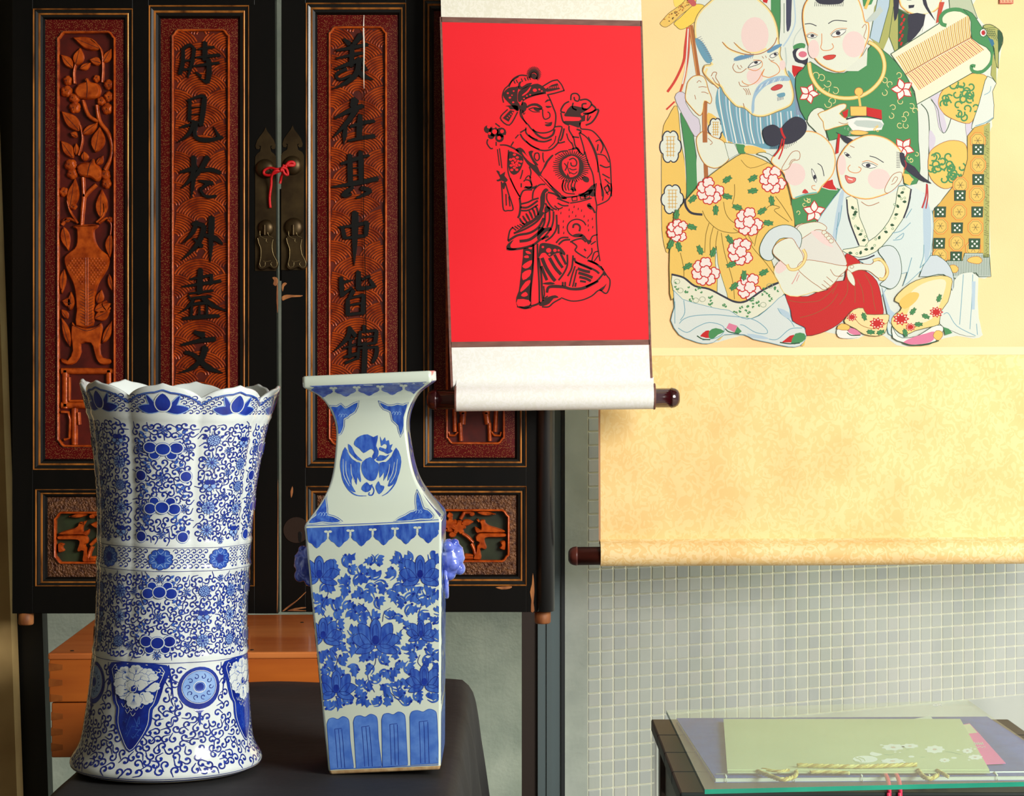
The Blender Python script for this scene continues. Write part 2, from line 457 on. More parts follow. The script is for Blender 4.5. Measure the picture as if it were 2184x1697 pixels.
def ringstep(mb, R0, h0, R1, h1, m):
    a = [D(R0[0], R0[1], h0), D(R0[2], R0[1], h0), D(R0[2], R0[3], h0), D(R0[0], R0[3], h0)]
    b = [D(R1[0], R1[1], h1), D(R1[2], R1[1], h1), D(R1[2], R1[3], h1), D(R1[0], R1[3], h1)]
    mb.add(a + b, [(i, (i + 1) % 4, 4 + (i + 1) % 4, 4 + i) for i in range(4)], m)
def mixr(A, B, t): return [a + (b - a) * t for a, b in zip(A, B)]
def chamf(R, c, k=0):
    x0, y0, x1, y1 = R
    return [(x0 + c, y0), (x1 - c, y0), (x1 - c * .62, y0 + c * .25), (x1 - c * .3, y0 + c * .75), (x1, y0 + c), (x1, y1 - c), (x1 - c * .3, y1 - c * .75), (x1 - c * .62, y1 - c * .25),
            (x1 - c, y1), (x0 + c, y1), (x0 + c * .62, y1 - c * .25), (x0 + c * .3, y1 - c * .75), (x0, y1 - c), (x0, y0 + c), (x0 + c * .3, y0 + c * .75), (x0 + c * .62, y0 + c * .25)]
def panel(root, O, I, Fd, B, c, field, ground, gh, bw=5.0):
    """O outer gold line, I inner gold line, Fd field, B carved octagonal border (all photo-pixel rects on the door plane)"""
    mb = MB()
    g1 = mixr(O, I, .10); g2 = mixr(O, I, .22)
    ringstep(mb, O, 0.0, mixr(O, I, .04), 0.0022, M_gold); ringstep(mb, mixr(O, I, .04), .0022, g1, 0.0022, M_gold); ringstep(mb, g1, .0022, g2, -.001, M_gold)
    ringstep(mb, g2, -.001, mixr(O, I, .42), -.001, M_lacb); ringstep(mb, mixr(O, I, .42), -.001, mixr(O, I, .78), -0.0028, M_lacb)
    ringstep(mb, mixr(O, I, .78), -0.0028, mixr(O, I, .86), -.0022, M_gold); ringstep(mb, mixr(O, I, .86), -.0022, I, -.0022, M_gold)
    i2 = mixr(I, Fd, .12)
    ringstep(mb, I, -.0022, i2, -.0045, M_gold); ringstep(mb, i2, -.0045, mixr(I, Fd, .6), -.006, M_lacb); ringstep(mb, mixr(I, Fd, .6), -.006, Fd, -.012, M_lac)
    mb.build('moulding', root)
    # field with an octagonal opening
    mb = MB(); oc = chamf(B, c); out = []
    x0, y0, x1, y1 = Fd
    for p in oc:
        tx = (p[0] - B[0]) / (B[2] - B[0]); ty = (p[1] - B[1]) / (B[3] - B[1])
        out.append(None)
    corners = {0: (x0, y0), 1: (x1, y0), 4: (x1, y0), 5: (x1, y1), 8: (x1, y1), 9: (x0, y1), 12: (x0, y1), 13: (x0, y0)}
    cn = [(x0, y0), (x1, y0), (x1, y0), (x1, y0), (x1, y0), (x1, y1), (x1, y1), (x1, y1), (x1, y1), (x0, y1), (x0, y1), (x0, y1), (x0, y1), (x0, y0), (x0, y0), (x0, y0)]
    for i in range(16):
        j = (i + 1) % 16
        if cn[i] == cn[j]: mb.add([D(*oc[i], -.010), D(*oc[j], -.010), D(*cn[i], -.012)], [(0, 1, 2)], field)
        else: mb.add([D(*oc[i], -.010), D(*oc[j], -.010), D(*cn[j], -.012), D(*cn[i], -.012)], [(0, 1, 2, 3)], field)
    mb.build('panel_field', root)
    # raised carved border
    mb = MB(); k = bw
    _, o1 = inset(oc, k * .3); _, o2 = inset(oc, k * .75); b0, o3 = inset(oc, k)
    mb.loft([[D(*p, -.0105) for p in b0], [D(*p, -.0045) for p in o1], [D(*p, -.0045) for p in o2], [D(*p, -.012) for p in o3], [D(*p, gh) for p in o3]], M_carve, True)
    mb.build('carved_border', root)
    mb = MB(); mb.add([D(*p, gh) for p in o3], [tuple(range(16))], ground)
    mb.build('panel_ground', root)
    return [B[0] + k, B[1] + k, B[2] - k, B[3] - k]
def dbox(mb, x0, x1, y0, y1, m, d=0.035, h=0.0):
    a = D(x0, y0, h); b = D(x1, y1, h)
    mb.box(a.x, b.x, a.y, a.y + d, b.z, a.z, m)
TOP = -505
# ---- left leaf
dl = empty('carved_door', D(310, 1308, -.02)); dl['kind'] = 'thing'
tag(dl, 'black lacquer carved door leaf with flower-vase panel and calligraphy column, left of the red cord', 'door', 'carved door leaves')
dr = empty('carved_door', D(890, 1305, -.02)); dr['kind'] = 'thing'
tag(dr, 'black lacquer carved door leaf with cracked calligraphy column, partly behind the red scroll', 'door', 'carved door leaves')
def frame(root, x0, x1, yb, cols, rowtop, rowbot):
    """cols: upper panels; stiles and rails between openings"""
    (a0, a1), (b0, b1) = cols; (c0, c1) = (rowbot[0], rowbot[1])
    if x1 < 600:      # meeting edge tapers: the gap widens towards the top
        mb = MB(); q = [(b1, TOP), (586, TOP), (586.5, 0), (x1, yb), (b1, yb)]; a_ = [D(x, y, 0) for x, y in q]; b_ = [D(x, y, -.035) for x, y in q]
        mb.add(a_ + b_, [tuple(range(5)), tuple(range(5, 10))[::-1]] + [(i, (i + 1) % 5, 5 + (i + 1) % 5, 5 + i) for i in range(5)], M_lac); mb.build('stile', root)
    for u, v, y0, y1, nm in ((x0, a0, TOP, yb, 'stile'),) + (((b1, x1, TOP, yb, 'stile'),) if x1 > 600 else ()) + ((a1, b0, TOP, rowtop[1], 'mullion'),):
        mb = MB(); dbox(mb, u, v, y0, y1, M_lac); mb.build(nm, root, bevel=.0008)
    for u, v, y0, y1 in ((a0, a1, TOP, rowtop[0]), (b0, b1, TOP, rowtop[2]), (a0, b1, rowtop[1], rowbot[2]), (a0, b1, rowbot[3], yb)):
        mb = MB(); dbox(mb, u, v, y0, y1, M_lac); mb.build('rail', root, bevel=.0008)
frame(dl, 26, 593, 1308, ((70, 283), (317, 543)), (18, 1001, 11), (70, 543, 1043, 1250))
frame(dr, 600, 1150, 1305, ((652, 866), (903, 1123)), (6, 996, -2), (652, 1123, 1036, 1249))
mb = MB(); dbox(mb, 531, 543, 11, 1001, M_lac); mb.build('filler', dl)
mb = MB(); dbox(mb, 70, 75, 1043, 1250, M_lac); mb.build('filler', dl)
# half-round post at the right edge of the right leaf, pivot pegs
mb = MB(); c = D(1163, 0, 0); rings = []
for z in (D(0, 1303, 0).z, D(0, TOP, 0).z):
    rings.append([(c.x + .0215 * math.cos(a), c.y + .012 - .03 * math.sin(a), z) for a in [math.pi * i / 14 for i in range(15)]] + [(c.x - .0215, c.y + .035, z), (c.x + .0215, c.y + .035, z)])
mb.loft(rings, mat('polished_black_post', (30, 30, 32), 0.34, spec=.7, rgb2=(22, 22, 23), nscale=10, stretch=(1, 1, .1)), True, True, True); mb.build('half_round_post', dr)
def peg(root, x0, x1, y0, y1):
    mb = MB(); cx = (x0 + x1) / 2; c = D(cx, y0, 0); r = (x1 - x0) / 2 * YD / F
    rings = []
    for z, q in ((D(0, y0 - 3, 0).z, r), (D(0, y1 - 3, 0).z, r), (D(0, y1, 0).z, r * .86)):
        rings.append([(c.x + q * math.cos(a), c.y + .018 + q * math.sin(a), z) for a in [2 * math.pi * i / 14 for i in range(14)]])
    mb.loft(rings, M_wood, True, True, True); mb.build('pivot_peg', root)
peg(dl, 35, 68, 1308, 1334); peg(dr, 1140, 1175, 1305, 1331)
# worn chips of bare wood along edges
def chip(root, pts):
    mb = MB(); relief(mb, D, smooth(pairs(pts), True, 2), -.0005, .0006, .8, M_wood); mb.build('worn_patch', root)
chip(dr, [1135, 1228, 1137, 1222, 1139, 1240, 1140, 1262, 1138, 1285, 1140, 1303, 1132, 1304, 1133, 1280, 1130, 1262, 1134, 1245])
chip(dr, [1056, 1252, 1075, 1250, 1092, 1250, 1088, 1255, 1070, 1257])
chip(dr, [600.5, 614, 602, 605, 608, 602, 612, 605, 606, 611, 603, 622])
chip(dr, [601, 632, 612, 628, 628, 629, 646, 629.5, 640, 633, 622, 634, 608, 639, 602, 641])
chip(dl, [580, 592, 586, 590, 592, 594, 592.5, 604, 588, 610, 582, 606, 584, 598])
chip(dl, [590, 610, 592.5, 608, 593, 650, 591.5, 668, 589, 640])
chip(dr, [619, 1048, 624, 1036, 625, 1050, 621, 1062])
chip(dr, [602, 1302, 618, 1289, 634, 1278, 651, 1262, 651, 1265, 632, 1283, 618, 1294, 606, 1303])
chip(dr, [612, 1302, 630, 1296, 651, 1294, 651, 1297, 632, 1300, 651, 1301, 651, 1303, 625, 1303])
chip(dl, [592, 1040, 593, 1040, 593.5, 1180, 592.5, 1290, 590, 1300, 591, 1200])
# ---- panels
P1 = panel(dl, [70, 18, 283, 1002], [84, 30, 271, 989], [94, 40, 262, 979], [119, 64, 245, 954], 15, M_fleck, M_ground, -.019)
P2 = panel(dl, [317, 11, 531, 1001], [330, 25, 519, 988], [341, 38, 506, 978], [364, 60, 489, 953], 14, M_fleck, M_groundw, -.0135)
P4 = panel(dr, [652, 6, 866, 997], [665, 18, 856, 986], [676, 30, 848, 977], [699, 54, 825, 950], 14, M_fleck, M_groundw, -.0135)
P5 = panel(dr, [903, -2, 1123, 996], [914, 10, 1110, 985], [925, 22, 1098, 976], [950, 50, 1077, 948], 14, M_fleck, M_ground, -.019)
P3 = panel(dl, [75, 1043, 543, 1250], [89, 1053, 530, 1241], [99, 1061, 520, 1231], [112, 1091, 507, 1204], 15, M_sand, M_green, -.024)
P6 = panel(dr, [653, 1036, 1123, 1249], [666, 1050, 1111, 1236], [676, 1057, 1101, 1226], [689, 1086, 1087, 1200], 15, M_sand, M_green, -.024)
# ---- wave ridges behind the calligraphy
def waves(root, B):
    mb = MB(); x0, y0, x1, y1 = B; cx = (x0 + x1) / 2; R = 62
    rows = int((y1 - y0) / 33) + 3
    cents = []
    for j in range(rows):
        y = y0 + 8 + j * 33
        for xx in ((cx - 60, cx + 60) if j % 2 else (cx - 124, cx, cx + 124)):
            cents.append((xx + random.uniform(-3, 3), y + random.uniform(-2, 2), j))
    for (px, py, j) in cents:
        for r in range(10, R, 6):
            run = []
            for i in range(33):
                a = math.pi + math.pi * i / 32; x = px + r * math.cos(a); y = py + r * math.sin(a) * 0.85
                ok = x0 < x < x1 and y0 < y < y1
                if ok:
                    for (qx, qy, k) in cents:
                        if k > j and k <= j + 3 and math.hypot(x - qx, (y - qy) / .85) < R - 3 and y < qy + 2: ok = False; break
                if ok: run.append((x, y))
                else:
                    if len(run) > 2: ridge(mb, D, run[::2] if len(run) > 5 else run, 4.2, -.0138, -.0118, M_ridge, 1)
                    run = []
            if len(run) > 2: ridge(mb, D, run[::2] if len(run) > 5 else run, 4.2, -.0138, -.0118, M_ridge, 1)
    o = mb.build('carved_waves', root); o['kind'] = 'stuff'
waves(dl, P2); waves(dr, P4)
# ---- calligraphy
K3 = Crop(300, 0, 3.77); K4 = Crop(300, 420, 3.9475); K5 = Crop(600, 0, 3.772); K6 = Crop(600, 420, 3.947)
def char(root, K, strokes):
    mb = MB()
    for i, (w, *pts) in enumerate(strokes):
        ww = [q / K.k for q in w] if isinstance(w, tuple) else [w / K.k * .85, w / K.k, w / K.k * .95]
        ol = outline_of(K(*pts), ww)
        relief(mb, D, ol, -.0135, -.0068 + i * .00004, 1.2, M_ink, True)
    mb.build('character', root)
char(dl, K3, [(38, 335, 400, 332, 500, 308, 592), ((30, 34, 22), 325, 400, 385, 358, 430, 390), ((36, 34, 14), 425, 382, 408, 500, 372, 618), (24, 340, 487, 400, 478), (26, 325, 560, 398, 548),
    ((22, 30, 26), 460, 392, 585, 372), (46, 512, 332, 510, 480), ((20, 34, 30), 440, 458, 632, 436), ((20, 32, 26), 415, 528, 626, 500), ((44, 46, 40), 540, 470, 545, 580, 530, 662), ((34, 12), 525, 658, 470, 622), ((16, 34), 436, 575, 478, 608)])
char(dl, K3, [((20, 34, 30), 368, 806, 480, 768, 520, 790), (34, 390, 800, 386, 965), ((44, 46, 40), 508, 790, 495, 900, 478, 1005), (16, 400, 862, 480, 855), (16, 400, 918, 478, 912), (26, 390, 966, 475, 985),
    ((16, 30, 20), 310, 1022, 400, 996), ((38, 36, 4), 425, 970, 385, 1070, 285, 1146), ((34, 36, 44, 30), 445, 985, 432, 1090, 520, 1125, 655, 1100), ((36, 6), 625, 1095, 580, 1012)])
char(dl, K3, [((24, 42, 46), 310, 1382, 450, 1345), ((48, 46, 6), 420, 1255, 412, 1410, 318, 1514), ((42, 34, 8), 425, 1400, 400, 1592), ((50, 46, 30), 535, 1258, 490, 1340, 425, 1425), ((30, 44, 36), 480, 1372, 560, 1362, 636, 1386),
    ((16, 40, 36), 460, 1448, 520, 1462, 575, 1470), ((34, 26, 22), 545, 1470, 480, 1520, 500, 1560), ((22, 34, 26), 490, 1560, 540, 1580, 602, 1572)])
char(dl, K4, [((46, 40, 6), 470, 205, 430, 300, 342, 392), ((34, 52, 46, 10), 430, 222, 525, 250, 470, 400, 338, 530), ((20, 46), 440, 345, 510, 415), ((54, 58, 46, 8), 592, 165, 588, 300, 582, 545), ((30, 56, 22), 530, 318, 620, 345, 682, 394)])
char(dl, K4, [(54, 498, 605, 490, 810), ((22, 34, 30), 408, 692, 600, 655), ((18, 36, 34), 342, 754, 670, 706), ((22, 28, 26), 400, 812, 602, 786), (36, 590, 650, 588, 735), ((12, 30), 392, 826, 420, 862), ((26, 32, 22), 430, 850, 590, 836),
    ((34, 30, 4), 440, 860, 400, 920, 312, 982), ((20, 30), 560, 828, 530, 870), ((46, 44, 6), 520, 850, 600, 910, 738, 966), ((30, 44, 34), 350, 1024, 500, 1008, 656, 1000), (26, 425, 900, 420, 1005), (24, 490, 920, 486, 1005), (26, 552, 905, 552, 1000), (34, 400, 905, 560, 890)])
char(dl, K4, [((34, 62), 445, 1135, 525, 1165), ((24, 42, 48), 336, 1246, 480, 1212, 618, 1196), ((58, 54, 40, 5), 540, 1262, 505, 1365, 420, 1445, 300, 1486), ((34, 42, 56, 12), 368, 1306, 450, 1335, 560, 1435, 686, 1482)])
char(dl, K4, [((40, 70, 50), 470, 1618, 520, 1600, 570, 1612), ((30, 40), 420, 1700, 620, 1650)])
char(dr, K5, [((28, 52), 500, 308, 545, 350), ((54, 40), 640, 275, 580, 352), ((22, 40, 34), 438, 402, 560, 380, 692, 352), ((18, 36, 30), 438, 466, 560, 440, 652, 420), (46, 568, 355, 560, 530), ((22, 42, 34), 428, 552, 540, 510, 662, 468),
    ((50, 52, 40, 5), 625, 465, 605, 580, 520, 660, 400, 716), ((36, 30, 28, 26), 520, 550, 440, 596, 470, 636, 560, 600), ((40, 52, 10), 600, 552, 660, 606, 736, 636), ((20, 36), 648, 490, 680, 560)])
char(dr, K5, [((70, 60), 590, 795, 575, 855), ((20, 46, 42), 425, 948, 540, 890, 655, 846), ((50, 46, 6), 605, 870, 520, 990, 408, 1106), ((34, 44, 8), 515, 1010, 498, 1155), ((26, 40, 30), 550, 1016, 650, 985, 748, 970), ((40, 56, 50), 632, 920, 622, 1100), ((26, 38, 42), 535, 1130, 640, 1106, 748, 1090)])
char(dr, K5, [(50, 548, 1240, 552, 1470), (50, 635, 1215, 640, 1450), ((28, 40, 24), 478, 1316, 600, 1275, 705, 1245), (20, 570, 1350, 640, 1345), (20, 570, 1408, 640, 1404), ((14, 46, 44), 396, 1504, 580, 1474, 772, 1434), ((30, 50, 40), 575, 1500, 520, 1545, 490, 1575), ((40, 44, 20), 640, 1510, 712, 1535, 600, 1592), (30, 560, 1560, 500, 1580)])
char(dr, K6, [((60, 66, 50, 6), 618, 125, 616, 300, 610, 575), (42, 510, 252, 530, 345), ((20, 36, 40), 480, 254, 600, 240, 725, 212), (46, 722, 212, 705, 325), ((30, 36), 530, 345, 700, 325)])
char(dr, K6, [((40, 48, 40), 500, 675, 508, 835), ((26, 32, 12), 505, 722, 598, 696), ((40, 24), 508, 826, 592, 762), (52, 646, 625, 646, 775), ((26, 32), 675, 695, 742, 664), ((36, 42, 20), 640, 776, 798, 750), ((44, 30), 775, 745, 740, 692),
    ((44, 34), 605, 785, 570, 850), (46, 556, 860, 556, 995), ((24, 32), 550, 858, 692, 822), (46, 690, 825, 682, 985), (26, 560, 912, 682, 890), ((36, 30), 550, 990, 682, 975)])
char(dr, K6, [((44, 46, 4), 575, 1095, 550, 1190, 428, 1310), ((36, 44), 575, 1108, 622, 1170), (26, 540, 1208, 612, 1190), ((20, 30), 515, 1274, 622, 1240), (36, 578, 1195, 572, 1355), ((26, 40), 525, 1350, 642, 1318), ((30, 26), 535, 1398, 640, 1356),
    ((30, 48), 690, 1078, 702, 1125), ((24, 34), 655, 1136, 802, 1122), (36, 662, 1130, 652, 1245), (42, 800, 1120, 788, 1228), (22, 660, 1182, 790, 1170), (30, 640, 1246, 792, 1226), (34, 652, 1268, 640, 1366), (30, 640, 1272, 812, 1262), ((40, 44, 30), 802, 1265, 795, 1330, 765, 1396), ((44, 52, 50), 702, 1225, 698, 1360, 690, 1520)])
# crack in the right calligraphy panel; its pale upper part is painted backlight
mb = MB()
stroke(mb, D, pairs([776, 31, 775, 60, 776, 90, 776, 120, 775.5, 150, 776, 188]), [1.0, 2.6, 3.2, 2.6, 2.4, .8], -.0062, mat('painted_backlight', (236, 228, 214), .7), 2)
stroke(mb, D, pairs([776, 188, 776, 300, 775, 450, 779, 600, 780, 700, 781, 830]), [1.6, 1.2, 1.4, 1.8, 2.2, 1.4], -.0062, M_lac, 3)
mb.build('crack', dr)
# ---- carved flower vase in the left panel
K1 = Crop(0, 0, 3.394); K2 = Crop(0, 450, 2.83)
G0, G1 = -.0195, -.0085
def stems(root, K, items, hb=G1):
    for w, *pts in items:
        mb = MB(); ww = [q / K.k for q in w] if isinstance(w, tuple) else w / K.k
        ridge(mb, D, K(*pts), ww, G0, hb, M_carve); mb.build('carved_stem', root)
def leaves(root, K, items, hb=G1):
    for ax, ay, bx, by, w in items:
        mb = MB(); (a, b) = K(ax, ay, bx, by)
        relief(mb, D, leaf_pts(a, b, w / K.k, 8, 1.2), G0, hb, 2.6, M_carve)
        q = lambda t: (a[0] + (b[0] - a[0]) * t, a[1] + (b[1] - a[1]) * t)
        stroke(mb, D, [q(.05), q(.5), q(.85)], [1.4, 1.1, .5], hb + .0003, M_carveline)
        mb.build('carved_leaf', root)
def blobs(root, K, items, name='carved_petal', hb=G1):
    for x, y, r in items:
        mb = MB(); c = K(x, y)[0]; rr = r / K.k
        relief(mb, D, petals(c[0], c[1], rr * .86, rr, 5, x * .1, .6), G0, hb, rr * .42, M_carve)
        for a in (-.5, .1, .7):
            stroke(mb, D, [(c[0] - rr * .1 * math.cos(a), c[1]), (c[0] + rr * .6 * math.cos(a + x), c[1] + rr * .6 * math.sin(a + x))], [.9, .5], hb + .0003, M_carveline, 1)
        mb.build(name, root)
stems(dl, K1, [((22, 18), 530, 600, 525, 520, 540, 450), ((22, 18, 12), 730, 590, 737, 480, 722, 350, 650, 280), ((26, 34), 590, 720, 630, 830, 705, 875), ((28, 34, 34), 690, 755, 710, 870, 775, 960, 803, 1060, 790, 1150, 750, 1225),
    ((18, 16, 12), 560, 1120, 588, 1000, 570, 900), (30, 590, 1280, 598, 1420), (30, 690, 1330, 640, 1375, 600, 1420), ((34, 34, 28), 600, 1400, 590, 1500, 580, 1640), ((18, 14), 555, 1615, 500, 1530, 478, 1450), ((18, 14), 690, 1605, 742, 1550, 742, 1470)])
leaves(dl, K1, [(720, 350, 512, 262, 90), (738, 450, 803, 340, 66), (728, 452, 632, 425, 66), (540, 470, 572, 335, 84), (522, 490, 428, 385, 70), (565, 495, 652, 445, 52), (570, 945, 432, 795, 95), (585, 970, 705, 878, 66), (680, 1100, 715, 908, 105),
    (522, 1140, 430, 1010, 80), (498, 1510, 535, 1285, 92), (718, 1580, 728, 1362, 92), (552, 985, 492, 955, 50), (540, 1120, 540, 1028, 48), (600, 1165, 598, 1088, 60), (688, 1190, 738, 1120, 50)])
blobs(dl, K1, [(480, 575, 38), (470, 655, 46), (525, 705, 42), (530, 770, 46), (780, 605, 42), (780, 692, 42), (722, 725, 36), (768, 780, 46), (690, 562, 30), (500, 1190, 48), (512, 1252, 44), (752, 1262, 42), (762, 1322, 42), (452, 1385, 38), (522, 1490, 26), (790, 1590, 30)])
for pts, cut in (([530, 640, 560, 600, 605, 582, 620, 552, 640, 582, 700, 600, 724, 650, 700, 702, 640, 714, 570, 712, 535, 682], [622, 575, 628, 640, 622, 708]), ([545, 1210, 580, 1172, 648, 1165, 664, 1140, 690, 1180, 732, 1228, 732, 1280, 690, 1312, 640, 1282, 570, 1272], [664, 1150, 640, 1210, 628, 1278])):
    mb = MB(); relief(mb, D, smooth(K1(*pts), True, 3), G0, G1 + .003, 5, M_carve); stroke(mb, D, K1(*cut), [1, 1.8, 1], G1 + .0035, M_carveline); mb.build('carved_peach', dl)
mb = MB()
vp = K2(432, 84, 505, 76, 584, 80, 578, 100, 562, 112, 566, 160, 578, 200, 605, 235, 645, 262, 656, 300, 640, 350, 610, 400, 586, 440, 570, 510, 560, 600, 556, 690, 450, 694, 452, 600, 446, 500, 430, 430, 400, 370, 380, 310, 382, 272, 410, 244, 440, 222, 455, 185, 454, 112, 438, 102)
relief(mb, D, smooth(vp, True, 2), G0, G1 + .002, 3.5, M_carve); vo = mb.build('carved_vase', dl)
mb = MB(); hv = G1 + .0022
for sgn in (-1, 1):
    for j in range(12):
        for i in range(5):
            x = 520 + sgn * (22 + i * 20 + (j % 2) * 10); y = 285 + j * 14
            lim = 118 - max(0, (j - 4)) * 11 if j > 4 else 100 + j * 6
            if abs(x - 520) < lim: c = K2(x, y)[0]; relief(mb, D, circ(c[0], c[1], 2.6, 2.0, 6), hv - .0002, hv + .0009, 1.0, M_carve)
    for j in range(12):
        y = 470 + j * 18; stroke(mb, D, K2(520 + sgn * 10, y + 16, 520 + sgn * 40, y), [1.2, .6], hv + .0002, M_carveline, 1)
    ridge(mb, D, K2(520 + sgn * 7, 280, 520 + sgn * 7, 440, 520 + sgn * 6, 690), 2.6, hv - .0005, hv + .0012, M_carve)
o = mb.build('carved_scales', vo); o['kind'] = 'stuff'
mb = MB(); relief(mb, D, smooth(K2(428, 665, 450, 690, 520, 706, 580, 690, 600, 672, 612, 700, 606, 760, 596, 830, 612, 884, 662, 892, 668, 915, 640, 928, 596, 925, 570, 890, 556, 840, 540, 800, 480, 800, 484, 850, 450, 915, 400, 930, 362, 912, 362, 886, 400, 898, 428, 840, 420, 760, 422, 705), True, 2), G0, G1, 3, M_carve)
stroke(mb, D, K2(440, 690, 520, 722, 600, 690), 1.4, G1 + .0003, M_carveline); mb.build('carved_stand', dl)
leaves(dl, K2, [(420, 50, 355, 60, 30), (375, 90, 405, 240, 60), (660, 130, 655, 285, 60), (380, 345, 365, 500, 45), (650, 375, 680, 500, 40), (415, 600, 420, 480, 50), (430, 560, 362, 540, 60), (580, 560, 605, 470, 50), (560, 600, 665, 555, 70), (560, 650, 660, 600, 66), (400, 650, 360, 590, 40), (415, 820, 362, 640, 50), (610, 800, 675, 650, 50)], G1 - .001)
stems(dl, K2, [(20, 455, 60, 400, 42, 365, 80), (16, 590, 70, 640, 40, 665, 80, 660, 140), (14, 640, 540, 610, 560, 640, 600, 660, 580)], G1 - .001)
def fret(root, K, items, hb=G1):
    for w, *pts in items:
        mb = MB(); ridge(mb, D, K(*pts), w / K.k, G0, hb, M_carve, 1); mb.build('carved_fretwork', root)
fret(dl, K2, [(40, 362, 966, 690, 966), (44, 386, 960, 386, 1190), (44, 362, 1172, 690, 1172), (44, 650, 960, 650, 1190), (16, 410, 1002, 410, 1146), (16, 410, 1146, 640, 1146), (40, 440, 1190, 440, 1410), (22, 465, 1215, 470, 1290), (18, 362, 1212, 405, 1216, 415, 1260, 412, 1370, 380, 1380), (36, 600, 1190, 600, 1410)])
# lower part of the right-hand carved panel below the red scroll
K7 = Crop(860, 800, 3.143)
fret(dr, K7, [(52, 385, 180, 400, 260), (44, 400, 250, 395, 330), (30, 380, 320, 385, 442), (18, 365, 380, 345, 405, 310, 405, 302, 380), (52, 560, 180, 555, 260), (44, 555, 250, 565, 330), (30, 575, 320, 580, 442), (18, 590, 380, 610, 405, 650, 405, 656, 380), (30, 340, 180, 345, 380), (30, 625, 180, 615, 380)])
mb = MB(); fret(dr, Crop(0, 0, 1), [(16, 956, 700, 956, 120), (14, 960, 500, 1066, 500), (16, 1070, 700, 1070, 120), (14, 960, 300, 1066, 300)])
# ---- pierced carving of the low panels (half design mirrored)
def lowcarve(root, x_edge, sgn, y0):
    fx = lambda pts: [(x_edge + sgn * (p[0] - 1087), p[1] + y0) for p in pts]
    K = Crop(900, 1020, 5.143); H0, H1 = -.0245, -.0085
    def rl(name, pts, bev=2.4, hb=H1, n=3):
        mb = MB(); relief(mb, D, smooth(fx(K(*pts)), True, n), H0, hb, bev, M_carve); mb.build(name, root)
    rl('carved_deer', [605, 440, 625, 470, 650, 455, 690, 460, 700, 490, 740, 520, 820, 545, 905, 575, 905, 600, 800, 604, 700, 600, 640, 602, 600, 610, 575, 570, 575, 535, 605, 545, 640, 560, 640, 510, 622, 480])
    rl('carved_rock', [585, 640, 620, 604, 700, 600, 912, 606, 915, 650, 830, 655, 700, 660, 690, 700, 710, 760, 690, 790, 640, 780, 650, 890, 560, 895, 565, 850, 590, 800, 600, 740, 620, 710, 590, 690])
    rl('carved_rock', [850, 700, 915, 690, 915, 785, 880, 792, 845, 770, 868, 735])
    rl('carved_flower', petals(400, 545, 58, 84, 5, .4), 3)
    rl('carved_flower', petals(300, 510, 60, 90, 6, .1), 3, H1 + .002)
    rl('carved_petal', circ(330, 620, 46, 40, 12), 3); rl('carved_petal', circ(295, 570, 50, 30, 12), 3)
    for a, b, w in (((415, 500), (572, 480), 80), ((310, 450), (290, 365), 76), ((590, 375), (815, 400), 60)):
        pts = leaf_pts(a, b, w, 8); mb = MB(); q = fx(K(*[c for p in pts for c in p])); relief(mb, D, q, H0, H1, 2.4, M_carve); mb.build('carved_leaf', root)
    rl('carved_bud', circ(545, 395, 34, 30, 10))
    for w, *pts in ((9, 420, 450, 450, 400, 470, 375, 540, 380), (8, 440, 610, 500, 650, 560, 710), (9, 540, 720, 570, 790, 590, 880), (12, 470, 870, 560, 872), (8, 470, 850, 560, 855), (7, 200, 640, 250, 700, 330, 720), (7, 60, 600, 160, 560, 260, 560)):
        mb = MB(); ridge(mb, D, fx(K(*pts)), w, H0, H1 - .001, M_carve); mb.build('carved_branch', root)
lowcarve(dr, 1087, 1, 0); lowcarve(dr, 689, -1, 0); lowcarve(dl, 112, -1, 5); lowcarve(dl, 507, 1, 5)
# ---- brass plates, bosses, pulls
def plate(root, xc, w, yt, yb):
    l, r = xc - w / 2, xc + w / 2; y = yt
    mb = MB()
    pts = [(xc, y), (xc + 4, y + 9), (xc + 11, y + 18), (xc + 18, y + 28), (xc + 22, y + 40), (xc + 20, y + 47), (xc + 14, y + 48), (xc + 11, y + 43), (xc + 14, y + 40), (xc + 10, y + 41), (xc + 12, y + 52), (r - 4, y + 57), (r, y + 64), (r, yb), (l, yb), (l, y + 64), (l + 4, y + 57), (xc - 12, y + 52), (xc - 10, y + 41), (xc - 14, y + 40), (xc - 11, y + 43), (xc - 14, y + 48), (xc - 20, y + 47), (xc - 22, y + 40), (xc - 18, y + 28), (xc - 11, y + 18), (xc - 4, y + 9)]
    relief(mb, D, pts, 0.0, .0022, .5, M_brass, True); return mb.build('handle_plate', root)
pll = plate(dl, 566.5, 45, 271, 578); plr = plate(dr, 624, 49, 267, 576)
def boss(root, x, y, r):
    mb = MB(); rings = []
    for k, h in ((1, .002), (.92, .0075), (.72, .0115), (.42, .0138), (.15, .0145)):
        rings.append([D(x + r * k * math.cos(a), y + r * k * math.sin(a), h) for a in [2 * math.pi * i / 24 for i in range(24)]])
    mb.loft(rings, M_brass, True, cap1=True); mb.build('boss', root)
for a in ((pll, 566, 360, 21), (plr, 624, 353, 21), (pll, 568, 486, 18), (plr, 627, 485, 21)): boss(*a)
KH = Crop(520, 260, 4.466)
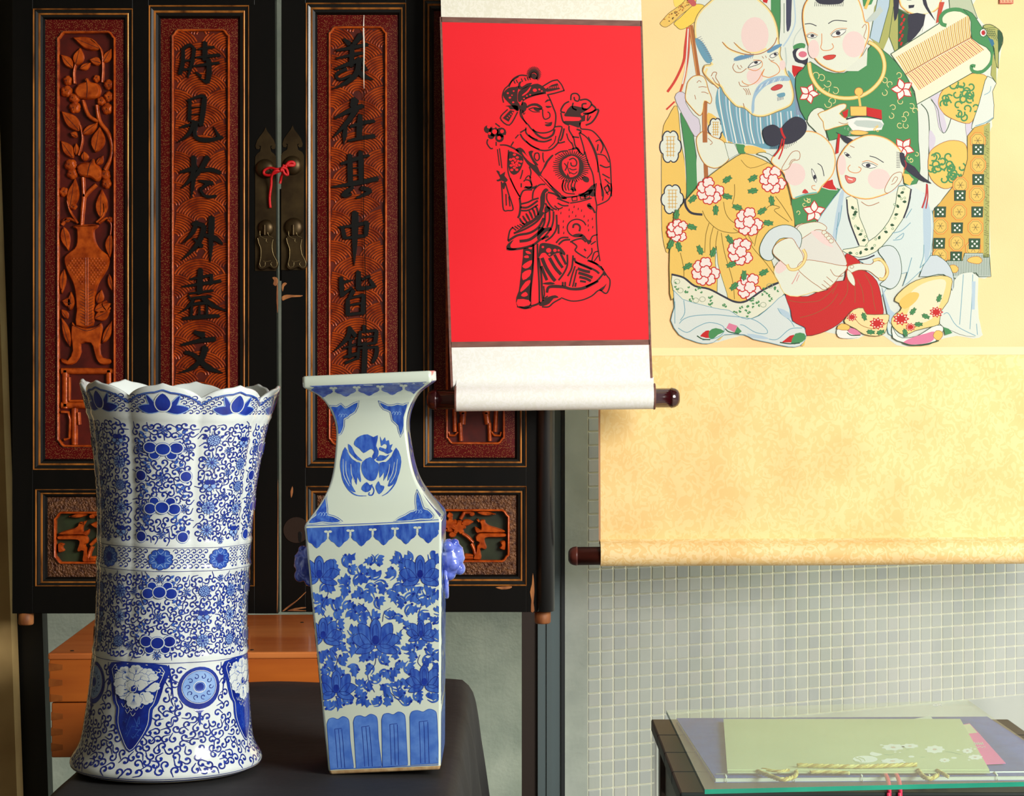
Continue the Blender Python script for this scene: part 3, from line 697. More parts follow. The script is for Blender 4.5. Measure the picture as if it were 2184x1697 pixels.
def pull(root, dx):
    mb = MB(); sh = lambda *l: [(p[0] + dx, p[1]) for p in KH(*l)]
    relief(mb, D, smooth(sh(150, 1085, 240, 1080, 280, 1110, 292, 1160, 290, 1230, 318, 1300, 334, 1350, 322, 1395, 285, 1405, 250, 1385, 215, 1400, 175, 1412, 140, 1390, 145, 1340, 165, 1270, 160, 1200, 132, 1145, 138, 1105), True, 3), .006, .011, 1.6, M_brass)
    for pts in ([138, 1110, 150, 1160, 168, 1210, 168, 1290, 155, 1350], [285, 1120, 275, 1180, 285, 1260, 320, 1330, 318, 1375, 285, 1385, 262, 1355, 275, 1335], [160, 1040, 165, 1090, 220, 1120], [232, 1020, 240, 1080, 285, 1105], [155, 1350, 170, 1385, 205, 1375, 210, 1340], [190, 1325, 215, 1332, 265, 1322], [235, 1150, 218, 1140, 222, 1115]):
        ridge(mb, D, sh(*pts), 1.4, .0105, .0122, M_brass2)
    ridge(mb, D, sh(205, 985, 205, 1030, 205, 1080), 7, .006, .018, M_brass)
    mb.build('pull', root)
pull(pll, 0); pull(plr, 61)
mb = MB(); relief(mb, D, circ(632, 1130, 28, 28, 28), 0, .0018, .6, mat('dark_lock_plate', (48, 32, 22), .5, metal=.4), True); relief(mb, D, smooth(pairs([636, 1136, 640, 1133, 644, 1137, 643, 1154, 637, 1154]), True, 2), .0016, .0024, .4, M_ink, True); mb.build('lock_plate', dr)
# lock bar seen in the gap
mb = MB(); a = D(595, 402, -.012); b = D(601, 598, -.012); mb.box(a.x, b.x, a.y, a.y + .012, b.z, a.z, M_lac); mb.build('lock_bar', dr)
# ---- red cord tied between the bosses
M_cord = mat('red_cord', (200, 10, 18), 0.45, bump=.6, bscale=600)
crd = empty('knotted_string', D(600, 365, .016)); tag(crd, 'red knotted string tying the two brass handle plates together', 'string')
def cord(pts, r=2.9):
    mb = MB(); q = []
    for x, y, h in pts: p = KH(x, y)[0]; q.append((p[0], p[1], h))
    q = smooth(q, False, 5); mb.tube([D(x, y, h) for x, y, h in q], r * YD / F, M_cord, 8); return mb
cord([(480, 410, .017), (400, 440, .024), (330, 460, .026), (260, 445, .02), (205, 470, .018), (205, 505, .018), (260, 515, .022), (350, 480, .028), (400, 470, .026)]).build('loop', crd)
cord([(370, 480, .028), (310, 480, .03), (275, 530, .022), (268, 600, .014), (250, 720, .008), (256, 820, .007)]).build('tail', crd)
cord([(390, 490, .026), (365, 530, .016), (355, 560, .009), (348, 590, .008)]).build('tail', crd)
cord([(380, 440, .03), (400, 500, .028), (432, 512, .026), (420, 460, .03), (380, 450, .032), (370, 480, .03), (400, 420, .032)]).build('knot', crd)
cord([(410, 440, .028), (440, 400, .028), (480, 395, .027), (490, 420, .025), (450, 425, .028), (420, 420, .028)], 3.6).build('knot', crd)
# ================================================================ tables, box
TZ = 0.74
M_cloth = mat('black_cloth', (37, 37, 38), 0.72, spec=0.3, rgb2=(28, 28, 29), nscale=4, bump=.15, bscale=25, bdist=.01)
M_blackwood = mat('black_wood', (30, 27, 24), 0.4, rgb2=(46, 40, 34), nscale=12, stretch=(1, .2, 1))
tX0, tX1, tY0, tY1 = -0.655, -0.09, 2.42, 3.80
tb = empty('display_table', ((tX0 + tX1) / 2, 3.08, 0)); tag(tb, 'plain black display table hidden under the black cloth', 'table')
mb = MB(); mb.box(tX0 + .004, tX1 - .004, tY0 + .004, tY1 - .004, TZ - .03, TZ - .003, M_blackwood); mb.build('table_top', tb)
for x in (tX0 + .02, tX1 - .06):
    for y in (tY0 + .02, tY1 - .06):
        mb = MB(); mb.box(x, x + .04, y, y + .04, 0, TZ - .03, M_blackwood); mb.build('leg', tb)
mb = MB(); n1, n2 = 110, 150; drop = .52; vs = []
for i in range(n1 + 1):
    for j in range(n2 + 1):
        s = tX0 - drop + (tX1 - tX0 + 2 * drop) * i / n1; t = tY0 - drop + (tY1 - tY0 + 2 * drop) * j / n2
        cx = min(max(s, tX0), tX1); cy = min(max(t, tY0), tY1); dx, dy = s - cx, t - cy; d = math.hypot(dx, dy)
        if d < 1e-6:
            z = TZ + .0010 * (math.sin(s * 23 + t * 9) * math.sin(t * 17 - s * 5) - 1)
            q = math.exp(-((s + .14) / .07) ** 2 - ((t - 3.75) / .10) ** 2); z += .012 * q
            q = math.exp(-((s + .44) / .1) ** 2 - ((t - 3.75) / .06) ** 2); z += .006 * q
            vs.append((s, t, z)); continue
        ux, uy = dx / d, dy / d
        per = (cx + cy) * 1.0 + math.atan2(dy, dx) * .25
        fold = math.sin(per * 34) * .5 + math.sin(per * 17 + 1.3) * .5
        r = .016 * (1 - math.exp(-d / .02)) + d * .055 + fold * .022 * min(1, d / .25)
        z = TZ - max(0, d - .006 * (1 - math.exp(-d / .01)))
        vs.append((cx + ux * r, cy + uy * r, max(z, .01)))
mb.add(vs, [(i * (n2 + 1) + j, (i + 1) * (n2 + 1) + j, (i + 1) * (n2 + 1) + j + 1, i * (n2 + 1) + j + 1) for i in range(n1) for j in range(n2)], M_cloth, True)
cl = mb.build('tablecloth'); tag(cl, 'black cloth draped over the table under the two blue and white vases', 'tablecloth')
# ---- honey wood box
M_box = mat('honey_wood', (196, 104, 34), 0.38, rgb2=(168, 80, 24), nscale=7, stretch=(.35, 1, 2.5), coat=.25)
M_boxt = mat('honey_wood_top', (214, 128, 66), 0.3, rgb2=(188, 98, 44), nscale=7, stretch=(.3, 2.0, 1), coat=.3)
M_joint = mat('dovetail_end_grain', (150, 78, 26), 0.45, rgb2=(172, 96, 36), nscale=60)
bx = empty('wooden_box', (-0.57, 4.12, 0.59)); bx['_local'] = 1
bx.rotation_euler = (0, 0, math.radians(2.2))
tag(bx, 'honey coloured wooden chest with dovetailed corners standing behind the two vases', 'chest')
hw, hd = .335, .285
mb = MB(); mb.box(-hw, hw, -hd, hd, .0, .106, M_box); mb.build('body', bx, bevel=.002, local=True)
mb = MB(); mb.box(-hw - .004, hw + .004, -hd - .004, hd + .004, .108, .190, M_box); lid = mb.build('lid', bx, bevel=.002, local=True)
mb = MB(); mb.box(-hw - .006, hw + .006, -hd - .006, hd + .006, .190, .203, M_boxt); tbd = mb.build('top_board', bx, bevel=.003, local=True)
for k in range(6):
    for sx in (-1, 1):
        z = .012 + k * .03 + (.006 if k > 2 else 0); mb = MB()
        x0 = sx * (hw - .022) ; x1 = sx * (hw + (.0045 if z > .108 else .0008))
        y = -hd - (.0046 if z > .107 else .0006)
        a = [(x0, y, z + .003), (x1, y, z), (x1, y, z + .016), (x0, y, z + .013)]
        b = [(p[0], p[1] + .006, p[2]) for p in a]
        mb.add(a + b, [(0, 1, 2, 3), (0, 1, 5, 4), (1, 2, 6, 5), (2, 3, 7, 6), (3, 0, 4, 7)], M_joint); mb.build('dovetail', bx, local=True)
for x, y in ((-.30, -.26), (-.20, -.262), (-.29, -.06), (-.27, .13), (-.1, .22), (.05, -.26), (.22, .05), (.25, -.262), (.12, .15)):
    mb = MB(); rings = [[(x + r * math.cos(a), y + r * math.sin(a), z) for a in [2 * math.pi * i / 10 for i in range(10)]] for r, z in ((.0045, .2025), (.0035, .2042), (.001, .2046))]
    mb.loft(rings, M_blackframe, True, cap1=True); mb.build('nail', tbd, local=True)
for sx in (-1, 1):
    for sy in (-1, 1):
        mb = MB(); rings = [[(sx * (hw - .055) + r * math.cos(a), sy * (hd - .03) + r * math.sin(a), z) for a in [2 * math.pi * i / 14 for i in range(14)]] for r, z in ((.014, -.016), (.017, -.012), (.018, .001))]
        mb.loft(rings, M_blackframe, True, True, True); mb.build('foot', bx, local=True)
# stool carrying the chest
st = empty('low_stool', (-.55, 4.12, 0)); tag(st, 'plain dark wooden stool carrying the honey coloured chest', 'stool')
mb = MB(); mb.box(-.845, -.28, 3.86, 4.38, .545, .574, M_blackwood); mb.build('seat', st, bevel=.003)
for x in (-.82, -.345):
    for y in (3.89, 4.31):
        mb = MB(); mb.box(x, x + .04, y, y + .04, 0, .545, M_blackwood); mb.build('leg', st)
# ================================================================ blue and white porcelain
PORC = (209, 217, 214)
M_porc = mat('white_porcelain', PORC, 0.12, spec=0.6, coat=0.5)
M_porcg = mat('celadon_white_porcelain', (197, 207, 190), 0.14, spec=0.6, coat=0.4, rgb2=(193, 205, 193), nscale=6)
M_clay = mat('unglazed_foot', (206, 176, 128), 0.8, rgb2=(170, 130, 84), nscale=60)
B_line = mat('cobalt_line', (34, 52, 140), 0.14, spec=.5, rgb2=(22, 34, 112), nscale=60)
B_dark = mat('cobalt_dark', (20, 34, 122), 0.14, spec=.5, rgb2=(30, 58, 156), nscale=30)
B_mid = mat('cobalt_mid', (58, 98, 178), 0.14, spec=.5, rgb2=(40, 74, 160), nscale=40)
B_light = mat('cobalt_wash', (146, 178, 220), 0.14, spec=.5, rgb2=(120, 156, 208), nscale=40)
B_wash = mat('cobalt_brush_wash', (34, 66, 158), 0.15, spec=.5, rgb2=(70, 112, 190), nscale=160, stretch=(1, 1, .3), lo=.35, hi=.7)
B_wash2 = mat('cobalt_grey_wash', (62, 78, 156), 0.15, spec=.5, rgb2=(92, 116, 180), nscale=140, stretch=(1, 1, .4), lo=.35, hi=.7)
# ---- tall scalloped vase
UPROF = [(0.0, .1355), (.004, .1425), (.010, .1445), (.016, .1425), (.030, .1340), (.045, .1290), (.081, .1243), (.125, .1196), (.165, .1168), (.1686, .1164), (.2214, .1146), (.279, .1150), (.3336, .1158), (.354, .1168), (.413, .1210), (.460, .1270), (.514, .1362), (.536, .1430), (.556, .1492), (.572, .1535)]
def interp(tab, x):
    if x <= tab[0][0]: return tab[0][1]
    for i in range(len(tab) - 1):
        if x <= tab[i + 1][0]:
            (x1, y1), (x2, y2) = tab[i], tab[i + 1]; t = (x - x1) / (x2 - x1)
            m1 = (y2 - tab[i - 1][1]) / (x2 - tab[i - 1][0]) if i > 0 else (y2 - y1) / (x2 - x1)
            m2 = (tab[i + 2][1] - y1) / (tab[i + 2][0] - x1) if i + 2 < len(tab) else (y2 - y1) / (x2 - x1)
            h = x2 - x1; t2 = t * t; t3 = t2 * t
            return (2 * t3 - 3 * t2 + 1) * y1 + (t3 - 2 * t2 + t) * h * m1 + (-2 * t3 + 3 * t2) * y2 + (t3 - t2) * h * m2
    return tab[-1][1]
def lobe(th, z):
    ph = ((math.degrees(th) + 22.5) % 45) - 22.5
    return 1 - (.006 + .034 * min(1, z / .5)) * (abs(ph) / 22.5) ** 2.2
RIBS = (.5215, .3375, .3015, .1735)
def urad(th, z):
    r = interp(UPROF, z)
    for q in RIBS: r += .0022 * math.exp(-((z - q) / .0045) ** 2)
    return r * lobe(th, z)
def urim(th):
    ph = abs(((math.degrees(th) + 22.5) % 45) - 22.5) / 22.5
    return .566 - .0165 * ph ** 2.6 + .0035 * max(0, 1 - ph * 5)
def U(th, z, h=0.0):
    r = urad(th, z) + h; x = r * math.sin(th); zz = max(z, 0.0)
    return Vector((x + .034 * zz, -r * math.cos(th) + .02 * zz, z * 1.0175 - .036 * x * zz / .57))
uv_ = empty('scalloped_vase', (-0.5265, 3.0, TZ + .0035)); uv_['_local'] = 1
tag(uv_, 'tall waisted blue and white porcelain vase with scalloped rim and dense scrollwork', 'vase', 'blue and white vases')
mb = MB(); NT = 192; zs = [0, .002, .004, .007, .010, .013, .016, .02, .025, .03, .037, .045] + [.045 + (.545 - .045) * i / 90 for i in range(1, 91)]
rings = []
for z in zs: rings.append([U(2 * math.pi * k / NT, z) for k in range(NT)])
for f, dr_, dz in ((.5, 0, 0), (1.0, 0, 0), (1.0, -.0016, .0022), (1.0, -.0045, .0022), (1.0, -.0062, 0), (.5, -.0065, 0), (0, -.0075, 0)):
    ring = []
    for k in range(NT):
        th = 2 * math.pi * k / NT; z = .545 + (urim(th) - .545) * f; p = U(th, z, dr_); p.z += dz; ring.append(p)
    rings.append(ring)
for z in [.5, .4, .3, .2, .1, .03, .012]: rings.append([U(2 * math.pi * k / NT, z, -.008) for k in range(NT)])
rings.append([(0.02 * math.sin(2 * math.pi * k / NT), -.02 * math.cos(2 * math.pi * k / NT), .012) for k in range(NT)])
mb.loft(rings, M_porc, True, cap1=True); mb.build('body', uv_, local=True)
mb = MB(); mb.loft([[U(2 * math.pi * k / 96, .004, .0003) * 1 for k in range(96)], [(U(2 * math.pi * k / 96, .001, -.003)) for k in range(96)], [Vector((U(2 * math.pi * k / 96, 0, -.006).x, U(2 * math.pi * k / 96, 0, -.006).y, -.002)) for k in range(96)], [Vector((U(2 * math.pi * k / 96, 0, -.02).x, U(2 * math.pi * k / 96, 0, -.02).y, -.002)) for k in range(96)]], M_clay, True, cap1=True); mb.build('foot_ring', uv_, local=True)
# unrolled drawing space: u = degrees * 2.8 (about photo pixels), v = photo row on the centre line
ROT = [0.0]
def SU(u, v, h):
    th = math.radians(u / 2.8); z = .6 - (v - 780) * 2.885 / F - .0035
    return U(th + ROT[0], z, .00035 + h * 3.2)
rv = random.Random(11)
def curlfield(mb, u0, u1, v0, v1, sx, sy, r, block, w=2.5, regular=False, edge=None):
    cand = []
    if regular:
        j = 0; v = v0 + r * .8
        while v < v1 - r * .5:
            u = u0 + r + (sx / 2 if j % 2 else 0)
            while u < u1 - r * .55: cand.append((u, v)); u += sx
            v += sy; j += 1
    else:
        dm = sx * .68; cell = {}
        for _ in range(int((u1 - u0) * (v1 - v0) / 4)):
            x, y = rv.uniform(u0 + r * .7, u1 - r * .7), rv.uniform(v0 + r * .7, v1 - r * .7); k = (int(x / dm), int(y / dm))
            if any(math.hypot(x - a, y - b) < dm for i in (-1, 0, 1) for j in (-1, 0, 1) for a, b in cell.get((k[0] + i, k[1] + j), ())): continue
            if any(math.hypot(x - bx_, y - by_) < br * .72 + r * .3 for bx_, by_, br in block) or (edge and not edge(x, y)): continue
            cell.setdefault(k, []).append((x, y)); cand.append((x, y))
    for n_, (x, y) in enumerate(cand):
        if regular and (any(math.hypot(x - bx_, y - by_) < br + r * .3 for bx_, by_, br in block) or (edge and not edge(x, y))): continue
        hand = 1 if n_ % 2 else -1; a0 = rv.uniform(0, 6.28)
        if regular: hand = 1; a0 = math.pi
        pts = []; N = 9; q0 = r * (.92 if not regular else 1)
        if not regular: pts.append((x + math.cos(a0 - hand * .55) * r * 1.5, y + math.sin(a0 - hand * .55) * r * 1.5))
        for k in range(N + 1):
            t = k / N; a = a0 + hand * t * (4.9 if not regular else 5.2); q = q0 * (1 - .66 * t); pts.append((x + q * math.cos(a), y + q * math.sin(a)))
        stroke(mb, SU, pts, [w * .5, w, w, w * 1.05, w * 1.9], 0.0, B_line, 1)
        e = pts[-1]; fill(mb, SU, circ(e[0], e[1], w * .95, n=7), .00004, B_dark)
def starburst(mb, x, y, r, n=12):
    for i in range(n):
        a = 2 * math.pi * i / n + rv.uniform(-.1, .1); q = r * rv.uniform(.8, 1.05)
        stroke(mb, SU, [(x + math.cos(a) * 1.0, y + math.sin(a) * 1.0), (x + q * math.cos(a), y + q * math.sin(a))], [1.0, 2.0], .00012, B_mid if i % 2 else B_line, 1)
def disc(mb, x, y, rx, ry, h=0.0):
    fill(mb, SU, circ(x, y, rx + 2.4, ry + 2.4, 20), h + .00010, B_mid, 7); fill(mb, SU, circ(x, y, rx + 1.5, ry + 1.5, 20), h + .00015, M_porc, 7); fill(mb, SU, circ(x, y, rx - .6, ry - .6, 20), h + .0002, B_dark, 7)
def flower(mb, x, y, r, kind):
    for i in range(16):
        a = 2 * math.pi * i / 16; q = r * (1.28 if i % 2 else 1.12)
        stroke(mb, SU, [(x + r * .7 * math.cos(a), y + r * .7 * math.sin(a)), (x + q * math.cos(a + .15), y + q * math.sin(a + .15))], [1.2, .6], .0001, B_mid, 1)
    if kind == 0:      # berry
        fill(mb, SU, circ(x, y, r * .82, r * .78, 16), .00016, B_light, 7)
        for i in range(30):
            a = i * 2.4; q = r * .78 * math.sqrt(i / 30); fill(mb, SU, circ(x + q * math.cos(a), y + q * math.sin(a), 1.5, n=6), .00022, B_line)
        stroke(mb, SU, circ(x, y, r * .82, r * .78, 16), 1.2, .00024, B_line, 1, True)
    elif kind == 1:    # many petals
        for ring, nn in ((.85, 10), (.5, 6)):
            for i in range(nn):
                a = 2 * math.pi * i / nn + ring; c = (x + r * ring * .75 * math.cos(a), y + r * ring * .75 * math.sin(a))
                lp = circ(c[0], c[1], r * .26, n=9); fill(mb, SU, lp, .00016 + (1 - ring) * .00008, B_light); stroke(mb, SU, lp, .9, .0002 + (1 - ring) * .00008, B_line, 1, True)
        fill(mb, SU, circ(x, y, r * .2, n=8), .0003, B_dark)
    elif kind == 2:    # plum with dark sepals
        for i in range(5):
            a = math.pi / 2 + 2 * math.pi * i / 5; c = (x + r * .52 * math.cos(a), y + r * .52 * math.sin(a)); lp = circ(c[0], c[1], r * .42, r * .36, 7)
            fill(mb, SU, lp, .00016 + i * .00001, B_dark if i in (2, 3) else B_light, 7); stroke(mb, SU, lp, 1.0, .0002 + i * .00001, B_line, 1, True)
        for i in range(9): fill(mb, SU, circ(x + rv.uniform(-.25, .25) * r, y + r * .25 + rv.uniform(-.25, .25) * r, 1.1, n=6), .0003, B_line)
    else:              # spiky daisy
        for i in range(9):
            a = 2 * math.pi * i / 9; lp = leaf_pts((x, y), (x + r * .98 * math.cos(a), y + r * .98 * math.sin(a)), r * .34, 5)
            fill(mb, SU, lp, .00016 + i * .000005, B_light); stroke(mb, SU, lp, .9, .0002 + i * .000005, B_line, 1, True)
        fill(mb, SU, circ(x, y, r * .16, n=8), .0003, B_dark)
    for s in (-1, 1):
        fill(mb, SU, leaf_pts((x + s * r * .8, y - r * .35), (x + s * r * 1.35, y - r * .75), r * .35, 5), .00014, B_dark)
def sprig(mb, x, y, s):
    stroke(mb, SU, [(x, y), (x + s * 8, y + 6), (x + s * 14, y + 15)], [.8, .8], .0001, B_mid, 3)
    for (a, b) in ((0, -6), (10, 0), (3, 8), (15, 18)):
        fill(mb, SU, leaf_pts((x + s * (a - 3), y + b + 3), (x + s * (a + 5), y + b - 4), 6, 5), .00012, B_mid)
def cluster(mb, x, y, flip=1):
    for dx, dy, r in ((-16, -13 * flip, 10.5), (16, -13 * flip, 10.5)): disc(mb, x + dx, y + dy, r * .9, r * .8)
    for dx, dy, rx, ry, h in ((-24, 3 * flip, 12, 11, .00012), (24, 3 * flip, 12, 11, .00012), (0, 0, 13, 12, .00024)): disc(mb, x + dx, y + dy, rx, ry, h)
DEC = []
def dec_mesh(name, fn):
    mb = MB(); fn(mb); return mb
def d_curls(mb):
    # rim band
    bl = []
    for c in (0, 126): bl += [(c, 856, 24), (c - 16, 868, 14), (c + 16, 868, 14)]
    def under(x, y):
        ph = abs(((x / 2.8 + 22.5) % 45) - 22.5) / 22.5; return y > 836 + 15 * ph ** 2.6
    curlfield(mb, -63, 189, 832, 887, 11.5, 9.8, 5.8, bl, 1.8, True, under)
    cre = lambda x, y: min(abs(x + 63), abs(x - 63), abs(x - 189)) > 9.5
    blA = [(0, 955, 34), (0, 1078, 34), (0, 915, 10), (-46, 955, 9), (46, 955, 9), (-44, 1012, 15), (44, 1012, 15), (-2, 1016, 10), (0, 1135, 11), (-43, 1140, 15), (43, 1140, 15), (-44, 1080, 10), (44, 1080, 10), (30, 920, 9), (-30, 925, 9), (-28, 990, 8), (30, 992, 8), (-30, 1040, 8), (30, 1040, 8)]
    blB = []
    for k, y in enumerate((934, 982, 1030, 1078, 1126)):
        blB += [(126 - 34, y, 20), (126 + 34, y + 4, 20), (126 + (2 if k % 2 else -2), y + 22, 9)]
    curlfield(mb, -63, 189, 898, 1152, 17.0, 14.5, 8.2, blA + blB, 2.8, False, cre)
    # waist band
    curlfield(mb, -63, 189, 1166, 1208, 12.5, 10.5, 6.2, [(0, 1187, 27), (126, 1187, 27)], 1.9, True)
    blC = [(0, 1256, 34), (0, 1362, 34), (0, 1228, 10), (0, 1308, 10), (-56, 1256, 9), (56, 1256, 9), (-62, 1370, 10), (62, 1370, 10), (0, 1388, 8), (-35, 1285, 8), (35, 1285, 8), (-34, 1335, 8), (34, 1335, 8)]
    for k, y in enumerate((1255, 1308, 1360)): blC += [(126 - 33, y, 20), (126 + 36, y + 2, 20), (126 + 4, y - 26, 9)]
    curlfield(mb, -63, 189, 1218, 1394, 16.4, 13.8, 8.0, blC, 2.8)
    # skirt
    def outside(x, y):
        d = abs(x + 42) if x < 80 else abs(x - 210)
        w = 62 if y < 1425 else 62 * max(0, 1 - ((y - 1425) / 172.0) ** 1.7) + 6
        if y < 1598 and d < w: return False
        return math.hypot((x - 88) / 1.0, (y - 1458) / 1.15) > 52
    curlfield(mb, -63, 189, 1412, 1634, 19.0, 15.2, 8.8, [], 3.1, False, outside)
def d_motifs(mb):
    for c in (0, 126):
        # lotus in the rim band
        for s in (-1, 1):
            for pts in ([(c + s * 2, 872), (c + s * 20, 862), (c + s * 42, 868), (c + s * 24, 880)], [(c + s * 8, 868), (c + s * 26, 842), (c + s * 22, 862), (c + s * 14, 872)]):
                lp = smooth(pts, True, 4); fill(mb, SU, inset(lp, -1.6)[1], .0001, B_light, 7); fill(mb, SU, lp, .00016, B_dark, 7)
        lp = smooth([(c, 838), (c + 10, 850), (c + 12, 862), (c + 6, 873), (c - 6, 873), (c - 12, 862), (c - 10, 850)], True, 3)
        fill(mb, SU, inset(lp, -2.2)[1], .0002, M_porc, 7); fill(mb, SU, lp, .00028, B_dark, 7)
    for y, fl in ((955, -1), (1078, 1)): cluster(mb, 0, y, fl)
    for x, y in ((-44, 1012), (44, 1012), (-43, 1140), (43, 1140)): disc(mb, x, y, 11, 11)
    for x, y in ((0, 915), (-46, 955), (46, 955), (-2, 1016), (0, 1135), (-44, 1080), (44, 1080), (-34, 1100), (0, 1228), (0, 1308), (-56, 1256), (56, 1256), (-62, 1370), (62, 1370), (0, 1388)): starburst(mb, x, y, 10)
    for x, y, s in ((26, 918, 1), (-30, 922, -1), (-24, 985, -1), (24, 988, 1), (-28, 1036, -1), (28, 1036, 1), (26, 1104, 1), (-26, 1104, -1), (30, 1282, 1), (-30, 1282, -1), (30, 1330, 1), (-30, 1330, -1), (24, 1230, 1), (-24, 1230, -1)): sprig(mb, x, y, s)
    for k, y in enumerate((934, 982, 1030, 1078, 1126)):
        flower(mb, 126 - 34, y, 15, (0, 3, 2, 1, 3)[k]); flower(mb, 126 + 34, y + 4, 14, (2, 1, 0, 3, 2)[k]); starburst(mb, 126 + (2 if k % 2 else -2), y + 22, 9)
    for c, k in ((0, 0), (126, 1)):
        lp = petals(c, 1187, 22, 25.5, 10, 0, .5, .86); fill(mb, SU, lp, .00012, B_mid, 7); stroke(mb, SU, lp, 1.4, .00018, B_line, 1, True)
        for i in range(8):
            a = 2 * math.pi * i / 8; stroke(mb, SU, smooth([(c + 21 * math.cos(a - .3), 1187 + 18 * math.sin(a - .3)), (c + 13 * math.cos(a), 1187 + 11 * math.sin(a)), (c + 21 * math.cos(a + .3), 1187 + 18 * math.sin(a + .3))], False, 3), 1.3, .0002, B_light, 1)
        fill(mb, SU, petals(c, 1187, 7, 10, 5), .00024, B_dark)
    cluster(mb, 0, 1256, 1); cluster(mb, 0, 1362, -1)
    for k, y in enumerate((1255, 1308, 1360)):
        flower(mb, 126 - 33, y, 15, (0, 2, 1)[k]); flower(mb, 126 + 36, y + 2, 15, (1, 3, 0)[k]); starburst(mb, 126 + 4, y - 26, 9)
    # skirt: pointed shield with peony
    c = -42
    def sh(k, dy=0): return smooth([(c - 60 * k, 1408 + dy), (c + 60 * k, 1408 + dy), (c + 56 * k, 1450), (c + 47 * k, 1486), (c + 38 * k, 1500), (c + 36 * k, 1530), (c + 20 * k, 1562), (c, 1588 - dy), (c - 20 * k, 1562), (c - 36 * k, 1530), (c - 38 * k, 1500), (c - 47 * k, 1486), (c - 56 * k, 1450)], True, 3)
    fill(mb, SU, sh(1.04), .0001, B_dark, 7); stroke(mb, SU, sh(.86, 4), 1.3, .00016, M_porc, 1, True)
    fill(mb, SU, sh(.80, 6), .00014, mat('cobalt_deep', (16, 30, 116), .14, spec=.5, rgb2=(24, 56, 160), nscale=45), 7)
    PW = [(-26, 1424, 16, 11), (0, 1420, 17, 12), (24, 1425, 16, 11), (36, 1434, 12, 9), (-38, 1436, 13, 11), (-16, 1436, 16, 12), (12, 1436, 17, 12), (-34, 1450, 17, 13), (34, 1452, 18, 12), (-20, 1470, 17, 13), (24, 1476, 17, 14), (0, 1482, 18, 17), (-30, 1464, 15, 12), (-8, 1452, 16, 12), (14, 1450, 16, 12)]
    for i, (dx, y, rx, ry) in enumerate(PW):
        lp = petals(c + dx, y, .84, 1.0, 7, i, .6); lp = [(c + dx + (p[0] - c - dx) * rx, y + (p[1] - y) * ry) for p in lp]
        h = .0002 + i * .000018; fill(mb, SU, lp, h, M_porc, 7); stroke(mb, SU, lp, .8, h + .000006, B_mid, 1, True)
        for k in range(7):
            a = math.atan2(y - 1452, dx + .1) + (k - 3) * .22
            stroke(mb, SU, [(c + dx * .75 - math.cos(a) * 4, y - (y - 1452) * .25 - math.sin(a) * 3), (c + dx + math.cos(a) * rx * .6, y + math.sin(a) * ry * .6)], [1.0, .4], h + .00001, B_mid, 1)
    fill(mb, SU, circ(c + 0, 1458, 8, 7, 12), .0006, B_dark); stroke(mb, SU, smooth([(c - 3, 1457), (c + 4, 1453), (c + 2, 1463), (c - 8, 1464), (c - 9, 1455)], False, 3), 1.6, .00064, M_porc, 1)
    stroke(mb, SU, [(c + 2, 1465), (c + 16, 1462), (c + 34, 1446), (c + 54, 1434)], [2.2, 4.0, 3.0, 1.6], .0006, B_dark, 4)
    for dx, y in ((-14, 1496), (-4, 1500), (6, 1498), (-22, 1493), (16, 1494), (-12, 1505), (0, 1510)): stroke(mb, SU, [(c + dx - 5, y - 3), (c + dx, y + 4), (c + dx + 5, y - 3)], .9, .0003, M_porc, 3)
    for dx, y in ((46, 1416), (52, 1422), (40, 1420), (-50, 1414), (-46, 1420)): stroke(mb, SU, [(c + dx, y), (c + dx + 4, y + 2), (c + dx + 3, y + 7), (c + dx - 1, y + 6)], [.8, 1.8, 1.2], .0003, M_porc, 3)
    for i in range(16): stroke(mb, SU, [(c + rv.uniform(-22, 22), rv.uniform(1508, 1550)), (c + rv.uniform(-16, 16), rv.uniform(1515, 1560))], [1, 2], .00018, B_mid, 1)
    # oval medallion
    c = 88
    fill(mb, SU, circ(c, 1458, 45, 44, 28), .0001, B_dark, 7); fill(mb, SU, circ(c, 1456, 35, 33, 28), .00016, B_light, 7); stroke(mb, SU, circ(c, 1456, 36.5, 34.5, 28), 1.1, .0002, M_porc, 1, True)
    fill(mb, SU, circ(c, 1456, 12, 11, 16), .0002, B_mid); stroke(mb, SU, circ(c, 1456, 12.5, 11.5, 16), 1.6, .00024, M_porc, 1, True); fill(mb, SU, circ(c, 1456, 9, 8.4, 14), .00026, B_dark)
    for i in range(10):
        a = 2 * math.pi * i / 10; q = (c + 24 * math.cos(a), 1456 + 22 * math.sin(a)); pts = [(q[0] + 6 * (1 - k * .13) * math.cos(a + k), q[1] + 6 * (1 - k * .13) * math.sin(a + k)) for k in range(6)]
        stroke(mb, SU, pts, [1.2, 1.6, 2.4], .00022, B_line, 2)
    fill(mb, SU, smooth([(c - 12, 1503), (c + 12, 1503), (c + 3, 1510), (c + 2, 1530), (c, 1536), (c - 2, 1530), (c - 3, 1510)], True, 2), .00012, B_dark)
    for s in (-1, 1):
        stroke(mb, SU, [(c + s * 64, 1408), (c + s * 58, 1440), (c + s * 52, 1480)], [2, 4, 1], .0001, B_dark, 4)
def d_lines(mb):
    L = lambda v, w, a=-63, b=189: stroke(mb, SU, [(a + (b - a) * i / 30, v) for i in range(31)], w, .0001, B_line, 1)
    L(1639, 1.2); L(1643.5, 2.0); L(1404, 1.2); L(1163, 1.0); L(1212, 1.0)
    pts = []
    for i in range(91):
        u = -63 + 252 * i / 90; th = math.radians(u / 2.8); z = urim(th) - .0075; pts.append((u, 780 + (.6 - .0035 - z) * F / 2.885))
    stroke(mb, SU, pts, 2.4, .0001, B_mid, 1); stroke(mb, SU, [(p[0], p[1] + 2.4) for p in pts], 1.1, .00014, B_line, 1)
